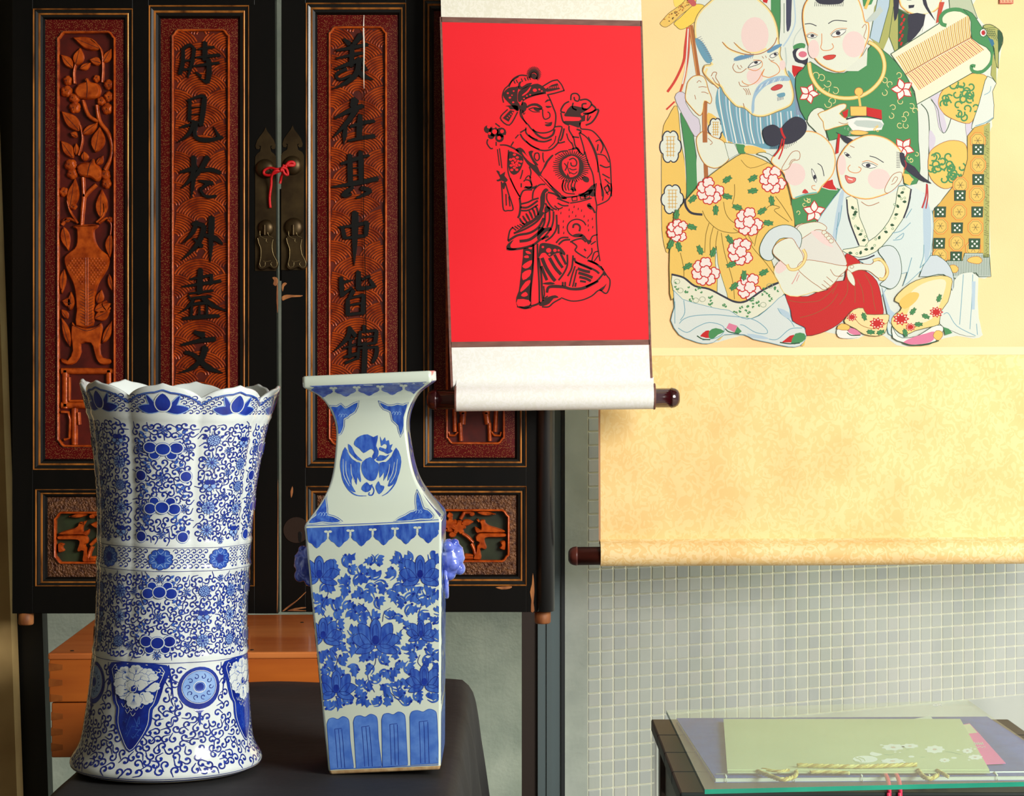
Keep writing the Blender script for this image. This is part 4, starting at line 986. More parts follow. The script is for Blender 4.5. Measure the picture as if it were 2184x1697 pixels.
for k in range(4):
    ROT[0] = k * math.pi / 2; rv.seed(11)
    m = MB(); d_curls(m); d_lines(m); o = m.build('scroll_painting', uv_, fix=False, local=True); o['kind'] = 'stuff'
    m = MB(); d_motifs(m); o = m.build('flower_painting', uv_, fix=False, local=True); o['kind'] = 'stuff'
# ---- square vase
QS = .00069
QPROF = [(804, 139), (826, 139), (829, 137), (849, 107), (875, 89), (901, 79.5), (928, 76.7), (971, 80.5), (1013, 87), (1046, 97.5), (1079, 116.5), (1116, 145), (1124, 147.5), (1132, 147), (1640, 122), (1646, 121)]
def hwq(t): return interp(QPROF, t)
qv = empty('square_vase', (W(826, 0, 3.0).x, 3.02, TZ + .0075)); qv['_local'] = 1
qv.rotation_euler = (0, -.044, 0)
tag(qv, 'square blue and white porcelain vase with phoenix medallion and lion mask handles', 'vase', 'blue and white vases')
def qring(hw_px, t, cr=6.0):
    h = hw_px * QS; c = min(cr * QS, h * .3); z = (1647 - t) * QS * 1.018; pts = []
    for (sx, sy, a0) in ((1, -1, -90), (1, 1, 0), (-1, 1, 90), (-1, -1, 180)):
        for k in range(5):
            a = math.radians(a0 + 22.5 * k); pts.append(Vector((sx * (h - c) + c * math.cos(a), sy * (h - c) + c * math.sin(a), z)))
        nx = {(1, -1): (1, 1), (1, 1): (-1, 1), (-1, 1): (-1, -1), (-1, -1): (1, -1)}[(sx, sy)]
        e = Vector((nx[0] * (h - c) if sx != nx[0] else sx * h, 0, z))
    return pts
mb = MB(); rings = []
ts = [1643, 1636, 1600] + [1600 - i * 24 for i in range(1, 19)] + [1150, 1140, 1132, 1128, 1124, 1120, 1116, 1108] + [1100 - i * 8 for i in range(0, 34)] + [830, 829]
ts = sorted(set(ts), reverse=True)
for t in ts: rings.append(qring(hwq(t), t))
for hw_, t, c in ((137.5, 828, 6), (139, 826, 7), (139, 807, 8), (136, 804.5, 8), (128, 804.5, 7), (120, 812, 7), (98, 850, 6), (72, 900, 6), (66, 930, 6), (72, 980, 6), (90, 1060, 6), (100, 1300, 6), (100, 1600, 6)): rings.append(qring(hw_, t, c))
mb.loft(rings, M_porcg, True, cap1=True); mb.build('body', qv, local=True)
mb = MB(); mb.loft([qring(121.5, 1643), qring(120, 1647), qring(119, 1651), qring(100, 1651)], M_clay, True, cap1=True); mb.build('foot_rim', qv, local=True)
def axq(py): return 826 - (1647 - py) * .0470
def SQ(px, py, h):
    dx = px - axq(py); t = py + .044 * dx; dx = dx - .044 * (t - py); lim = hwq(t) - 5.0; dx = max(-lim, min(lim, dx))
    return Vector((dx * QS, -hwq(t) * QS - .0004 - h, (1647 - t) * QS * 1.018))
def qfill(mb, pts, m, h=0.0, n=3, me_=14):
    fill(mb, SQ, smooth(pairs(pts), True, n) if n > 1 else pairs(pts), h, m, me_)
def lappets(mb, x0, x1, yl, yr, top, deep, cnt, m, m2):
    pts = []; Y = lambda x: yl + (yr - yl) * (x - x0) / (x1 - x0)
    pts += [(x0, Y(x0)), (x1, Y(x1))]
    w = (x1 - x0) / cnt
    for k in range(cnt - 1, -1, -1):
        a = x0 + k * w; b = a + w; sk = .82 if (k == 0 and False) else 1
        for t, d in ((1, .25), (.93, .22), (.96, .45), (.86, .62), (.72, .72), (.6, .92), (.5, 1.0), (.4, .92), (.28, .72), (.14, .62), (.04, .45), (.07, .22), (0, .25)):
            x = a + w * t; pts.append((x, Y(x) + top + (deep - top) * d * sk))
    fill(mb, SQ, pts, 0.0, m, 14)
    for k in range(1, cnt):
        x = x0 + k * w; y = Y(x) + top
        for s in (-1, 1): fill(mb, SQ, circ(x + s * 4.2, y + 1.5, 4.4, 2.6, 9), .00008, M_porcg)
        fill(mb, SQ, [(x - 2.2, y + 2), (x + 2.2, y + 2), (x + 2.2, y + (deep - top) * .35), (x - 2.2, y + (deep - top) * .35)], .00008, M_porcg)
rq = random.Random(5)
def lotus(mb, x, y, s):
    P = [([0, -34, 9, -24, 10, -4, 6, 14, -6, 14, -10, -4, -9, -24], .00016), ([6, 10, 12, -18, 30, -26, 32, -6, 20, 14], .00008), ([-6, 10, -12, -18, -32, -24, -30, -4, -20, 14], .00008), ([8, 14, 26, -6, 46, 2, 34, 16, 20, 22], .0001), ([-8, 14, -26, -6, -44, 2, -36, 14, -20, 22], .0001), ([2, 16, 22, 14, 40, 26, 34, 32, 10, 28], .00012), ([-2, 16, -22, 14, -38, 28, -30, 32, -10, 28], .00012)]
    for pts, h in P:
        q = [(x + a * s, y + b * s) for a, b in pairs(pts)]; fill(mb, SQ, smooth(q, True, 3), h, B_wash, 14); stroke(mb, SQ, q, 1.2, h + .00003, B_line, 3, True)
    stroke(mb, SQ, [(x - 5 * s, y + 6 * s), (x - 5 * s, y - 16 * s), (x, y - 24 * s), (x + 5 * s, y - 16 * s), (x + 5 * s, y + 6 * s)], 1.2, .00022, B_line, 3)
    fill(mb, SQ, circ(x, y + 6 * s, 7 * s, 9 * s, 10), .0002, B_dark)
def acanthus(mb, x, y, s, a, flip, m):
    base = [(-16, 2), (-12, -6), (-4, -9), (0, -16), (5, -8), (12, -10), (13, -3), (19, 2), (12, 4), (9, 10), (3, 5), (-3, 9), (-6, 3), (-12, 8)]
    ca, sa = math.cos(a), math.sin(a); q = []
    for px, py in base:
        px *= s * rq.uniform(.8, 1.2); py *= s * flip * rq.uniform(.8, 1.2); q.append((x + px * ca - py * sa, y + px * sa + py * ca))
    fill(mb, SQ, smooth(q, True, 2), .00004, m, 14)
    c = [(x + (math.cos(a + 2.6 + flip * k * .8)) * (20 - k * 1.6) * s * .9, y + math.sin(a + 2.6 + flip * k * .8) * (20 - k * 1.6) * s * .9) for k in range(4)]
    stroke(mb, SQ, c, [1.2, 3.2, 4.6, 2.0], .00002, m, 3)
    fill(mb, SQ, circ(c[-1][0], c[-1][1], 3.0, n=8), .00005, B_dark)
def square_paint(mb):
    lappets(mb, 664, 916, 831, 822, 5, 26, 5, B_wash2, None)
    lappets(mb, 657, 945, 1131, 1118, 8, 44, 6, B_wash, None)
    stroke(mb, SQ, pairs([656, 1126, 800, 1121, 944, 1113]), 1.4, 0, B_mid, 3)
    K = Crop(600, 780, 4.714)
    for pts in ([500, 450, 560, 455, 600, 430, 640, 470, 690, 450, 775, 408, 740, 500, 690, 530, 660, 560, 625, 575, 620, 650, 590, 720, 565, 720, 555, 650, 530, 560, 520, 500], [1002, 408, 1080, 445, 1150, 440, 1180, 430, 1240, 440, 1280, 425, 1260, 500, 1240, 560, 1240, 640, 1210, 740, 1185, 640, 1130, 590, 1110, 500, 1040, 470],
                [440, 1350, 460, 1420, 470, 1470, 480, 1530, 540, 1545, 620, 1585, 540, 1600, 440, 1590, 380, 1600, 300, 1605, 330, 1560, 370, 1530, 365, 1470, 400, 1410], [1390, 1305, 1430, 1400, 1460, 1470, 1500, 1480, 1555, 1530, 1530, 1560, 1430, 1560, 1330, 1575, 1180, 1580, 1280, 1530, 1330, 1500, 1390, 1480, 1380, 1400]):
        q = K(*pts); fill(mb, SQ, smooth(q, True, 2), 0, B_wash, 14)
        o2 = inset(smooth(q, True, 2), -2.6)[1]; stroke(mb, SQ, o2, .9, 0, B_mid, 1, True)
        cx = sum(p[0] for p in q) / len(q); cy = sum(p[1] for p in q) / len(q)
        for k in range(3): stroke(mb, SQ, [(cx + (k - 1) * 6 - 4, cy + 2), (cx + (k - 1) * 6, cy - 3), (cx + (k - 1) * 6 + 4, cy + 1), (cx + (k - 1) * 6 + 1, cy + 4)], 1.0, .00008, B_light, 3)
    # phoenix medallion
    wash = [([640, 860, 700, 960, 760, 1010, 800, 1020, 795, 1100, 810, 1190, 800, 1210, 770, 1160, 765, 1240, 720, 1160, 715, 1240, 760, 1310, 700, 1290, 650, 1220, 610, 1150, 590, 1050, 600, 960]),
            ([1165, 865, 1215, 960, 1215, 1060, 1180, 1180, 1130, 1240, 1085, 1250, 1110, 1170, 1080, 1200, 1085, 1120, 1040, 1200, 1045, 1110, 1000, 1170, 995, 1020, 1060, 1010, 1120, 950]),
            ([820, 1010, 900, 960, 960, 1010, 990, 1030, 985, 1110, 960, 1180, 920, 1200, 870, 1185, 830, 1140, 810, 1080]),
            ([730, 830, 750, 780, 800, 745, 870, 732, 930, 760, 975, 740, 970, 800, 960, 850, 985, 900, 975, 960, 930, 990, 920, 950, 940, 910, 910, 880, 870, 900, 830, 920, 790, 880, 760, 860]),
            ([1000, 750, 1020, 800, 1050, 760, 1060, 800, 1090, 790, 1100, 840, 1130, 830, 1110, 880, 1130, 900, 1080, 930, 1040, 910, 990, 890, 1000, 860, 1060, 880, 1070, 840, 1040, 830, 1010, 850]),
            ([670, 830, 710, 860, 740, 920, 790, 970, 820, 1000, 770, 990, 710, 940, 680, 900]), ([960, 990, 1000, 940, 1060, 950, 1100, 930, 1060, 980, 1010, 1000]),
            ([830, 1240, 870, 1210, 900, 1240, 930, 1230, 910, 1290, 860, 1310, 815, 1280]), ([960, 1250, 990, 1200, 1010, 1240, 1050, 1250, 1040, 1290, 1000, 1330, 970, 1290])]
    for pts in wash: fill(mb, SQ, smooth(K(*pts), True, 2), 0, B_wash, 14)
    stroke(mb, SQ, K(600, 1080, 625, 1190, 690, 1290, 770, 1340, 870, 1345), [1, 3.4, 2.6, 1], 0, B_wash, 4); stroke(mb, SQ, K(1205, 1080, 1160, 1220, 1090, 1310, 1030, 1345), [1, 3.2, 2.4, 1], 0, B_wash, 4)
    stroke(mb, SQ, K(920, 1240, 945, 1290, 930, 1335, 895, 1335, 900, 1310), [2, 3, 2], 0, B_wash, 4)
    for pts in ([650, 1000, 655, 1120, 700, 1230], [620, 980, 630, 1140, 690, 1250], [700, 1030, 710, 1130, 745, 1200], [1180, 980, 1160, 1130, 1110, 1220], [1150, 1010, 1130, 1120, 1095, 1190], [1100, 1030, 1090, 1110, 1060, 1180], [660, 900, 720, 980, 800, 1010]): stroke(mb, SQ, K(*pts), [.6, 1.4, .8], .00008, M_porcg, 4)
    # lotus scroll field
    flowers = [(807, 1362, 1.15), (686, 1222, .95), (903, 1222, 1.0), (694, 1352, .9), (722, 1466, .95), (912, 1452, .9), (905, 1350, .7)]
    for f in flowers: lotus(mb, *f)
    pl_ = []
    for _ in range(4000):
        y = rq.uniform(1196, 1502); t = (y - 1130) / 510; x = rq.uniform(664 + t * 52, 942 + t * 4)
        if any(math.hypot(x - a, y - b) < 20.5 for a, b in pl_) or any(math.hypot((x - fx_) / 1.15, y - fy_) < 34 * fs for fx_, fy_, fs in flowers): continue
        pl_.append((x, y)); acanthus(mb, x, y - (x - 800) * .045, rq.uniform(.72, 1.0), rq.uniform(0, 6.28), rq.choice((-1, 1)), B_wash)
    for pts in ([807, 1398, 806, 1420, 790, 1445, 805, 1480], [800, 1330, 790, 1305, 770, 1290], [822, 1330, 826, 1310, 840, 1300], [700, 1250, 705, 1270, 690, 1300, 700, 1320], [905, 1255, 895, 1275, 906, 1290, 900, 1310], [860, 1350, 880, 1338, 900, 1350], [713, 1390, 725, 1410, 718, 1430], [903, 1400, 898, 1415, 905, 1425], [722, 1490, 726, 1510], [838, 1480, 860, 1500]): stroke(mb, SQ, pairs(pts), 1.3, .00005, B_line, 4)
    # base petals
    for x0, x1, yt, yb, l2 in ((700, 751, 1535, 1646, 1), (757, 812, 1530, 1643, 1), (818, 872, 1525, 1640, 1), (879, 940, 1519, 1636, 1)):
        w = x1 - x0; k = 8 if x0 < 800 else 4
        q = smooth(pairs([x0 + 2, yt + 14, x0 + 6, yt + 3, x0 + w * .3, yt, x0 + w * .5, yt + 3, x0 + w * .7, yt - 3, x1 - 5, yt + 1, x1 - 1, yt + 12, x1 + 1, yt + 50, x1 + k, yb - 8]), False, 3) + [(x1 + k, yb - 4), (x0 + k, yb)]
        fill(mb, SQ, q, 0, mat('cobalt_petal_wash', (66, 106, 186), .15, spec=.5, rgb2=(92, 134, 204), nscale=55, lo=.35, hi=.7), 14)
        stroke(mb, SQ, q + [q[0]], 1.3, .00005, B_mid, 1)
        for a in (.36, .52, .66): stroke(mb, SQ, [(x0 + w * a, yt + 24), (x0 + w * a + k * .4, yt + 60), (x0 + w * a + k * .8, yb - 4)], 1.3, .00006, B_line, 3)
        stroke(mb, SQ, [(x0 + w * .36, yt + 24), (x0 + w * .66, yt + 22)], 1.1, .00006, B_line, 1)
    stroke(mb, SQ, pairs([706, 1645, 820, 1641, 945, 1635]), 1.6, .00004, B_mid, 3)
m = MB(); square_paint(m); o = m.build('painted_decoration', qv, fix=False, local=True); o['kind'] = 'stuff'
for k in (1, 2, 3):
    c = bpy.data.objects.new('painted_decoration', o.data); col.objects.link(c); c.parent = qv; c['kind'] = 'stuff'; c.rotation_euler = (0, 0, k * math.pi / 2)
# lion mask handles
M_lion = mat('blue_glazed_lion', (122, 138, 214), 0.1, spec=.6, coat=.5, rgb2=(62, 82, 178), nscale=45)
for s in (-1, 1):
    mb = MB(); x = s * (hwq(1215) * QS - .004); z = (1647 - 1208) * QS
    parts = [(.014, 0, .0, .019, .022, .028), (.026, 0, .004, .010, .017, .018), (.028, 0, -.016, .009, .013, .010), (.024, -.010, .010, .009, .008, .007), (.024, .010, .010, .009, .008, .007), (.030, 0, .000, .007, .007, .006), (.012, -.017, .020, .008, .007, .009), (.012, .017, .020, .008, .007, .009), (.018, -.014, -.008, .010, .008, .010), (.018, .014, -.008, .010, .008, .010), (.022, 0, .024, .007, .010, .006), (.010, 0, -.024, .012, .016, .010), (.031, -.006, .014, .0035, .0035, .0035), (.031, .006, .014, .0035, .0035, .0035)]
    for dx, dy, dz, a, b, c in parts: mb.ball((x + s * dx, dy, z + dz), a, b, c, M_lion, 14, 10)
    o = mb.build('lion_mask', qv, local=True)
    rm = o.modifiers.new('remesh', 'REMESH'); rm.mode = 'VOXEL'; rm.voxel_size = .0012; rm.use_smooth_shade = True
    sm = o.modifiers.new('smooth', 'SMOOTH'); sm.factor = .5; sm.iterations = 4
    mb = MB(); pts = [(s * (hwq(1262) * QS + .004), .018 * math.cos(a), (1647 - 1258) * QS + .024 * math.sin(a)) for a in [2 * math.pi * i / 24 for i in range(25)]]
    mb.tube(pts, .0032, M_lion, 8, False); mb.build('ring', o, local=True)
# ================================================================ table with glass plate (right)
gt = empty('low_table', (.56, 3.18, 0)); tag(gt, 'worn black lacquer table with drawers under the glass plate', 'table')
M_gt = mat('worn_dark_lacquer', (50, 53, 53), 0.45, spec=.25, rgb2=(36, 38, 38), nscale=7, stretch=(1, .3, 1))
M_gt2 = mat('worn_dark_front', (40, 34, 28), 0.4, rgb2=(64, 44, 28), nscale=20, stretch=(.4, 1, 1))
GZ = .728
gx0, gx1, gy0, gy1 = .245, .875, 2.87, 3.47
bw = (gy1 - gy0) / 4
for k in range(4):
    mb = MB(); mb.box(gx0, gx1, gy0 + k * bw + .0006, gy0 + (k + 1) * bw - .0006, GZ - .022, GZ, M_gt); mb.build('top_plank', gt, bevel=.003)
for x in (gx0 + .012, gx1 - .052):
    for y in (gy0 + .012, gy1 - .052):
        mb = MB(); mb.box(x, x + .04, y, y + .04, 0, GZ - .022, M_gt2); mb.build('leg', gt, bevel=.002)
for (x0, x1) in ((.30, .42), (.424, .545), (.549, .672), (.676, .82)):
    mb = MB(); mb.box(x0, x1, gy0 + .014, gy0 + .03, GZ - .12, GZ - .024, M_gt2); mb.build('drawer_front', gt, bevel=.002)
mb = MB(); mb.box(gx0 + .02, gx0 + .034, gy0 + .05, gy1 - .05, GZ - .12, GZ - .022, M_gt2); mb.build('apron', gt)
mb = MB(); mb.box(gx1 - .034, gx1 - .02, gy0 + .05, gy1 - .05, GZ - .12, GZ - .022, M_gt2); mb.build('apron', gt)
mb = MB(); mb.box(gx0 + .05, gx1 - .05, gy1 - .034, gy1 - .02, GZ - .12, GZ - .022, M_gt2); mb.build('apron', gt)
def onp(px, py, z):                 # point on a horizontal plane at height z
    Y = (ZC - z) * F / (py - HZ); return Vector(((px - 1092) * Y / F, Y, z))
def slab(mb, pts, z0, z1, m, m2=None):
    n = len(pts); a = [Vector((p[0], p[1], z0)) for p in pts]; b = [Vector((p[0], p[1], z1)) for p in pts]
    mb.add(a + b, [tuple(range(n))[::-1], tuple(range(n, 2 * n))], m)
    mb.add(a + b, [(i, (i + 1) % n, n + (i + 1) % n, n + i) for i in range(n)], m2 or m)
# thread-bound books
M_blue = mat('blue_book_cloth', (40, 86, 172), .7, rgb2=(34, 74, 158), nscale=30, bump=.2, bscale=400)
M_page = mat('book_pages', (226, 228, 216), .8)
M_thread = mat('white_thread', (236, 236, 230), .7)
def book(name, label, q, z0, th, group):
    cpt = sum((Vector(p) for p in q), Vector((0, 0))) / 4
    e = empty(name, (cpt.x, cpt.y, z0)); tag(e, label, 'book', group)
    mb = MB(); slab(mb, [Vector(p) for p in q], z0 + .001, z0 + th - .0012, M_page); mb.build('pages', e)
    mb = MB(); ins = [(Vector(p) - cpt) * 1.006 + cpt for p in q]; slab(mb, ins, z0 + th - .0012, z0 + th, M_blue); mb.build('front_cover', e)
    mb = MB(); slab(mb, ins, z0, z0 + .001, M_blue); mb.build('back_cover', e)
    return e
q1 = [(.304, 2.94), (.845, 2.958), (.83, 3.445), (.288, 3.43)]
b1 = book('stitched_book', 'blue cloth thread-bound book lying under the pale green gift bag', q1, GZ, .0085, 'thread-bound books')
mb = MB()
zt = GZ + .0092
for k in range(6):
    t = .03 + k * .19; x = .304 + (.84 - .304) * t; y = 2.94 + .018 * t
    mb.tube([(x, y - .003, GZ + .001), (x, y - .003, zt), (x, y + .016, zt + .0004)], .0012, M_thread, 6)
mb.tube([(.306, 2.956, zt + .0002), (.55, 2.965, zt + .0002), (.84, 2.974, zt + .0002)], .0012, M_thread, 6)
mb.build('stitching', b1)
# papers, pink card, pale green gift bag
zb = GZ + .0098
def sheet(name, label, cat, px, z, th, m, bow=0):
    pts = [onp(x, y, z) for x, y in pairs(px)]; e = sum(pts, Vector()) / len(pts)
    mb = MB(); slab(mb, pts, z, z + th, m); o = mb.build(name); tag(o, label, cat); return o
M_paper = mat('white_paper', (232, 236, 230), .7)
sheet('paper_sheet', 'white paper sheet edge showing behind the pale green gift bag', 'paper', [1885, 1545, 1985, 1527, 1993, 1540, 2000, 1600, 1900, 1600], zb, .0008, M_paper)
M_pink = mat('pink_card', (255, 96, 186), .5)
pc = sheet('pink_card', 'bright pink card with cream end sticking out beside the gift bag', 'card', [2050, 1546, 2068, 1543, 2086, 1562, 2145, 1628, 2100, 1630, 2060, 1600], zb + .0011, .0008, M_pink)
def SP(z):
    return lambda px, py, h: onp(px, py, z + h)
mb = MB(); fill(mb, SP(zb + .0021), pairs([2050, 1546, 2068, 1543, 2085, 1562, 2066, 1564]), 0, mat('cream_card', (226, 222, 190), .6)); mb.build('card_end', pc)
mb = MB(); S_ = SP(zb + .0022)
for k in range(5):
    stroke(mb, S_, pairs([2078 + k * 4, 1582 + (k % 2), 2081 + k * 4, 1588]), 1.4, 0, M_paper, 1); stroke(mb, S_, pairs([2077 + k * 4, 1586, 2081 + k * 4, 1584]), 1.0, 0, M_paper, 1)
    stroke(mb, S_, pairs([2080 + k * 4.5, 1592 + (k % 2) * 2, 2084 + k * 4.5, 1592]), 1.0, 0, M_paper, 1)
mb.build('printed_lettering', pc)
M_bag = mat('pale_green_paper', (214, 220, 180), .55, rgb2=(206, 214, 174), nscale=5)
bagq = [1543, 1532, 2048, 1532, 2110, 1640, 1551, 1640]
bz = zb + .0021
pts = [onp(x, y, bz + .004) for x, y in pairs(bagq)]
bag = empty('gift_bag', (sum(p.x for p in pts) / 4, sum(p.y for p in pts) / 4, bz)); tag(bag, 'pale green paper gift bag with white blossoms and gold rope handles, lying flat', 'bag')
mb = MB(); slab(mb, pts, bz + .0018, bz + .0036, M_bag); mb.build('front_sheet', bag)
pts2 = [onp(x, y, bz + .004) for x, y in pairs([1549, 1536, 2044, 1536, 2112, 1643, 1552, 1643])]
mb = MB(); slab(mb, pts2, bz, bz + .0012, M_bag); mb.build('back_sheet', bag)
mb = MB(); S_ = SP(bz + .0038); KB = Crop(1700, 1500, 4.512); M_blo = mat('white_blossom', (255, 255, 255), .5); M_bloc = mat('blossom_centre', (240, 200, 190), .5); M_leafg = mat('pale_leaf', (150, 190, 160), .5)
def blossom(x, y, rx, ry, n=8):
    for i in range(n):
        a = 2 * math.pi * i / n + x; c0 = KB(x + rx * .1 * math.cos(a), y + ry * .1 * math.sin(a))[0]; c = KB(x + rx * math.cos(a), y + ry * math.sin(a))[0]
        ux, uy = math.cos(a), math.sin(a); q = [(c0[0] + (c[0] - c0[0]) * t - uy * rx / 4.512 * .31 * math.sin(math.pi * t ** 1.4), c0[1] + (c[1] - c0[1]) * t + ux * ry / 4.512 * .31 * math.sin(math.pi * t ** 1.4)) for t in (0, .25, .5, .7, .85, .95, 1)]; q2 = [(c0[0] + (c[0] - c0[0]) * t + uy * rx / 4.512 * .31 * math.sin(math.pi * t ** 1.4), c0[1] + (c[1] - c0[1]) * t - ux * ry / 4.512 * .31 * math.sin(math.pi * t ** 1.4)) for t in (.95, .85, .7, .5, .25)]
        fill(mb, S_, q + q2, .00002 * i, M_blo)
    c = KB(x, y)[0]; fill(mb, S_, circ(c[0], c[1], rx * .2 / 4.512, ry * .2 / 4.512, 9), .0002, M_bloc)
for b in ((925, 420, 115, 34), (1085, 408, 90, 24), (1325, 440, 100, 40), (920, 552, 120, 28), (1420, 545, 55, 22), (1640, 455, 55, 26), (1715, 515, 75, 26)): blossom(*b)
fill(mb, S_, KB(*[c for p in circ(655, 535, 120, 34, 24) for c in p]), 0, M_blo)
for pts_ in ([560, 520, 600, 535, 620, 560], [590, 515, 640, 530, 655, 555], [540, 540, 560, 555, 600, 565]): stroke(mb, S_, KB(*pts_), 2.0, .0001, M_bag, 3)
fill(mb, S_, smooth(KB(700, 490, 715, 465, 760, 472, 820, 488, 760, 505), True, 3), .0, M_blo)
for x, y, r in ((1100, 510, 30), (1510, 522, 28), (1550, 448, 18), (812, 398, 16), (945, 466, 14), (990, 470, 12), (1035, 564, 14), (1675, 428, 14), (1710, 436, 14), (1655, 542, 14)): fill(mb, S_, KB(*[c for p in circ(x, y, r, r * .32, 10) for c in p]), 0, M_blo)
for pts_ in ([1430, 460, 1500, 470, 1580, 490], [840, 488, 880, 492, 930, 490], [1050, 445, 1080, 440], [1185, 515, 1230, 515]): stroke(mb, S_, KB(*pts_), .9, 0, M_leafg, 3)
mb.build('printed_blossoms', bag)
# twisted gold rope handles
M_rope = mat('gold_rope', (240, 226, 150), .4, rgb2=(214, 192, 100), nscale=90)
def rope(pts3, r=.0032):
    P_ = smooth([tuple(p) for p in pts3], False, 10); mb = MB(); P_ = [Vector(p) for p in P_]
    L = 0; up = Vector((0, 0, 1))
    for s in range(3):
        q = []; L = 0
        for i, p in enumerate(P_):
            if i: L += (p - P_[i - 1]).length
            d = (P_[min(i + 1, len(P_) - 1)] - P_[max(i - 1, 0)]).normalized(); a = d.cross(up).normalized(); b = a.cross(d)
            th = L / .0115 * 2 * math.pi * .5 + s * 2 * math.pi / 3
            q.append(p + (a * math.cos(th) + b * math.sin(th)) * r * .55)
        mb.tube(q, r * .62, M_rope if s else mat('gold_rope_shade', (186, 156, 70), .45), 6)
    return mb
zr = bz + .0076
rp = lambda x, y, z=0: onp(x, y, zr + z)
rope([rp(1700, 1631), rp(1760, 1633), rp(1830, 1634), rp(1900, 1632), rp(1955, 1630)]).build('rope_handle', bag)
zr2 = GZ + .0142
rp2 = lambda x, y, z=0: onp(x, y, zr2 + z)
rope([rp2(1615, 1644), rp2(1645, 1655), rp2(1670, 1662), rp2(1695, 1655), rp2(1698, 1645)]).build('rope_handle', bag)
rope([rp2(1625, 1640), rp2(1660, 1645), rp2(1682, 1642)], .0026).build('rope_handle', bag)
rope([rp2(1728, 1646), rp2(1770, 1646), rp2(1812, 1648)], .0026).build('rope_handle', bag)
rope([rp2(1958, 1642), rp2(1970, 1656), rp2(1985, 1660), rp2(2000, 1652)]).build('rope_handle', bag)
rope([rp2(1998, 1642), rp2(2012, 1650), rp2(2022, 1656)], .0026).build('rope_handle', bag)
# pink red ribbons hanging over the table edge, below the glass
M_rib = mat('red_ribbon', (232, 40, 84), .45)
rb = empty('red_ribbon', (.53, 2.9, GZ)); tag(rb, 'two narrow pinkish red ribbons hanging over the table front under the glass', 'ribbon')
def rbn(P_):
    mb = MB(); rings = []
    P_ = smooth([tuple(p) for p in P_], False, 6)
    for p in P_: rings.append([(p[0] - .0032, p[1], p[2]), (p[0] + .0032, p[1], p[2]), (p[0] + .0032, p[1] + .0006, p[2] + .0008), (p[0] - .0032, p[1] + .0006, p[2] + .0008)])
    mb.loft(rings, M_rib, True, True, True); mb.build('strand', rb)
a = onp(1882, 1648, GZ + .0105)
for dx in (0, .016):
    rbn([(a.x + dx + .004, a.y + .01, GZ + .0108), (a.x + dx, 2.92, GZ + .0106), (a.x + dx - .006, 2.875, GZ + .006), (a.x + dx - .008, 2.862, GZ - .02), (a.x + dx - .004, 2.860, GZ - .07)])
# the glass plate
def slab_glass():
    m = bpy.data.materials.new('float_glass'); m.use_nodes = True; nt = m.node_tree; nt.nodes.clear()
    out = nt.nodes.new('ShaderNodeOutputMaterial'); tr = nt.nodes.new('ShaderNodeBsdfTransparent'); tr.inputs[0].default_value = (.90, .97, .94, 1)
    gl = nt.nodes.new('ShaderNodeBsdfGlossy'); gl.inputs['Roughness'].default_value = .015; 
    mx = nt.nodes.new('ShaderNodeMixShader'); nt.links.new(schlick(nt, .38), mx.inputs[0]); nt.links.new(tr.outputs[0], mx.inputs[1]); nt.links.new(gl.outputs[0], mx.inputs[2])
    df = nt.nodes.new('ShaderNodeBsdfDiffuse'); df.inputs[0].default_value = (.8, .88, .84, 1); m2 = nt.nodes.new('ShaderNodeMixShader'); m2.inputs[0].default_value = .09  # even diffuse share paints a pale haze over the plate
    nt.links.new(mx.outputs[0], m2.inputs[1]); nt.links.new(df.outputs[0], m2.inputs[2]); nt.links.new(m2.outputs[0], out.inputs[0]); return m
M_fg = slab_glass(); M_fge = mat('green_glass_edge', (10, 128, 104), .12, spec=.7, rgb2=(26, 150, 122), nscale=8)
gz0 = GZ + .0236; gz1 = gz0 + .0065
gq = [onp(1503, 1683, gz1), onp(2310, 1664, gz1), onp(2064, 1492, gz1), onp(1421, 1514, gz1)]
mb = MB(); n_ = 4; a_ = [Vector((p.x, p.y, gz0)) for p in gq]; b_ = [Vector((p.x, p.y, gz1)) for p in gq]
mb.add(a_ + b_, [(3, 2, 1, 0), (4, 5, 6, 7), (2, 3, 7, 6), (1, 2, 6, 5)], M_fg); mb.add(a_ + b_, [(0, 1, 5, 4), (3, 0, 4, 7)], M_fge)
gp = mb.build('glass_plate'); tag(gp, 'thick clear glass plate with green edges laid over the gift bag and books', 'glass')
mb = MB(); S_ = SP(gz1 + .0004); stroke(mb, S_, circ(1995, 1503, 5, 1.8, 14), 1.0, 0, M_paper, 1, True); stroke(mb, S_, pairs([2002, 1503, 2005, 1501, 2008, 1504]), 1.2, 0, M_paper, 2); mb.build('etched_mark', gp)
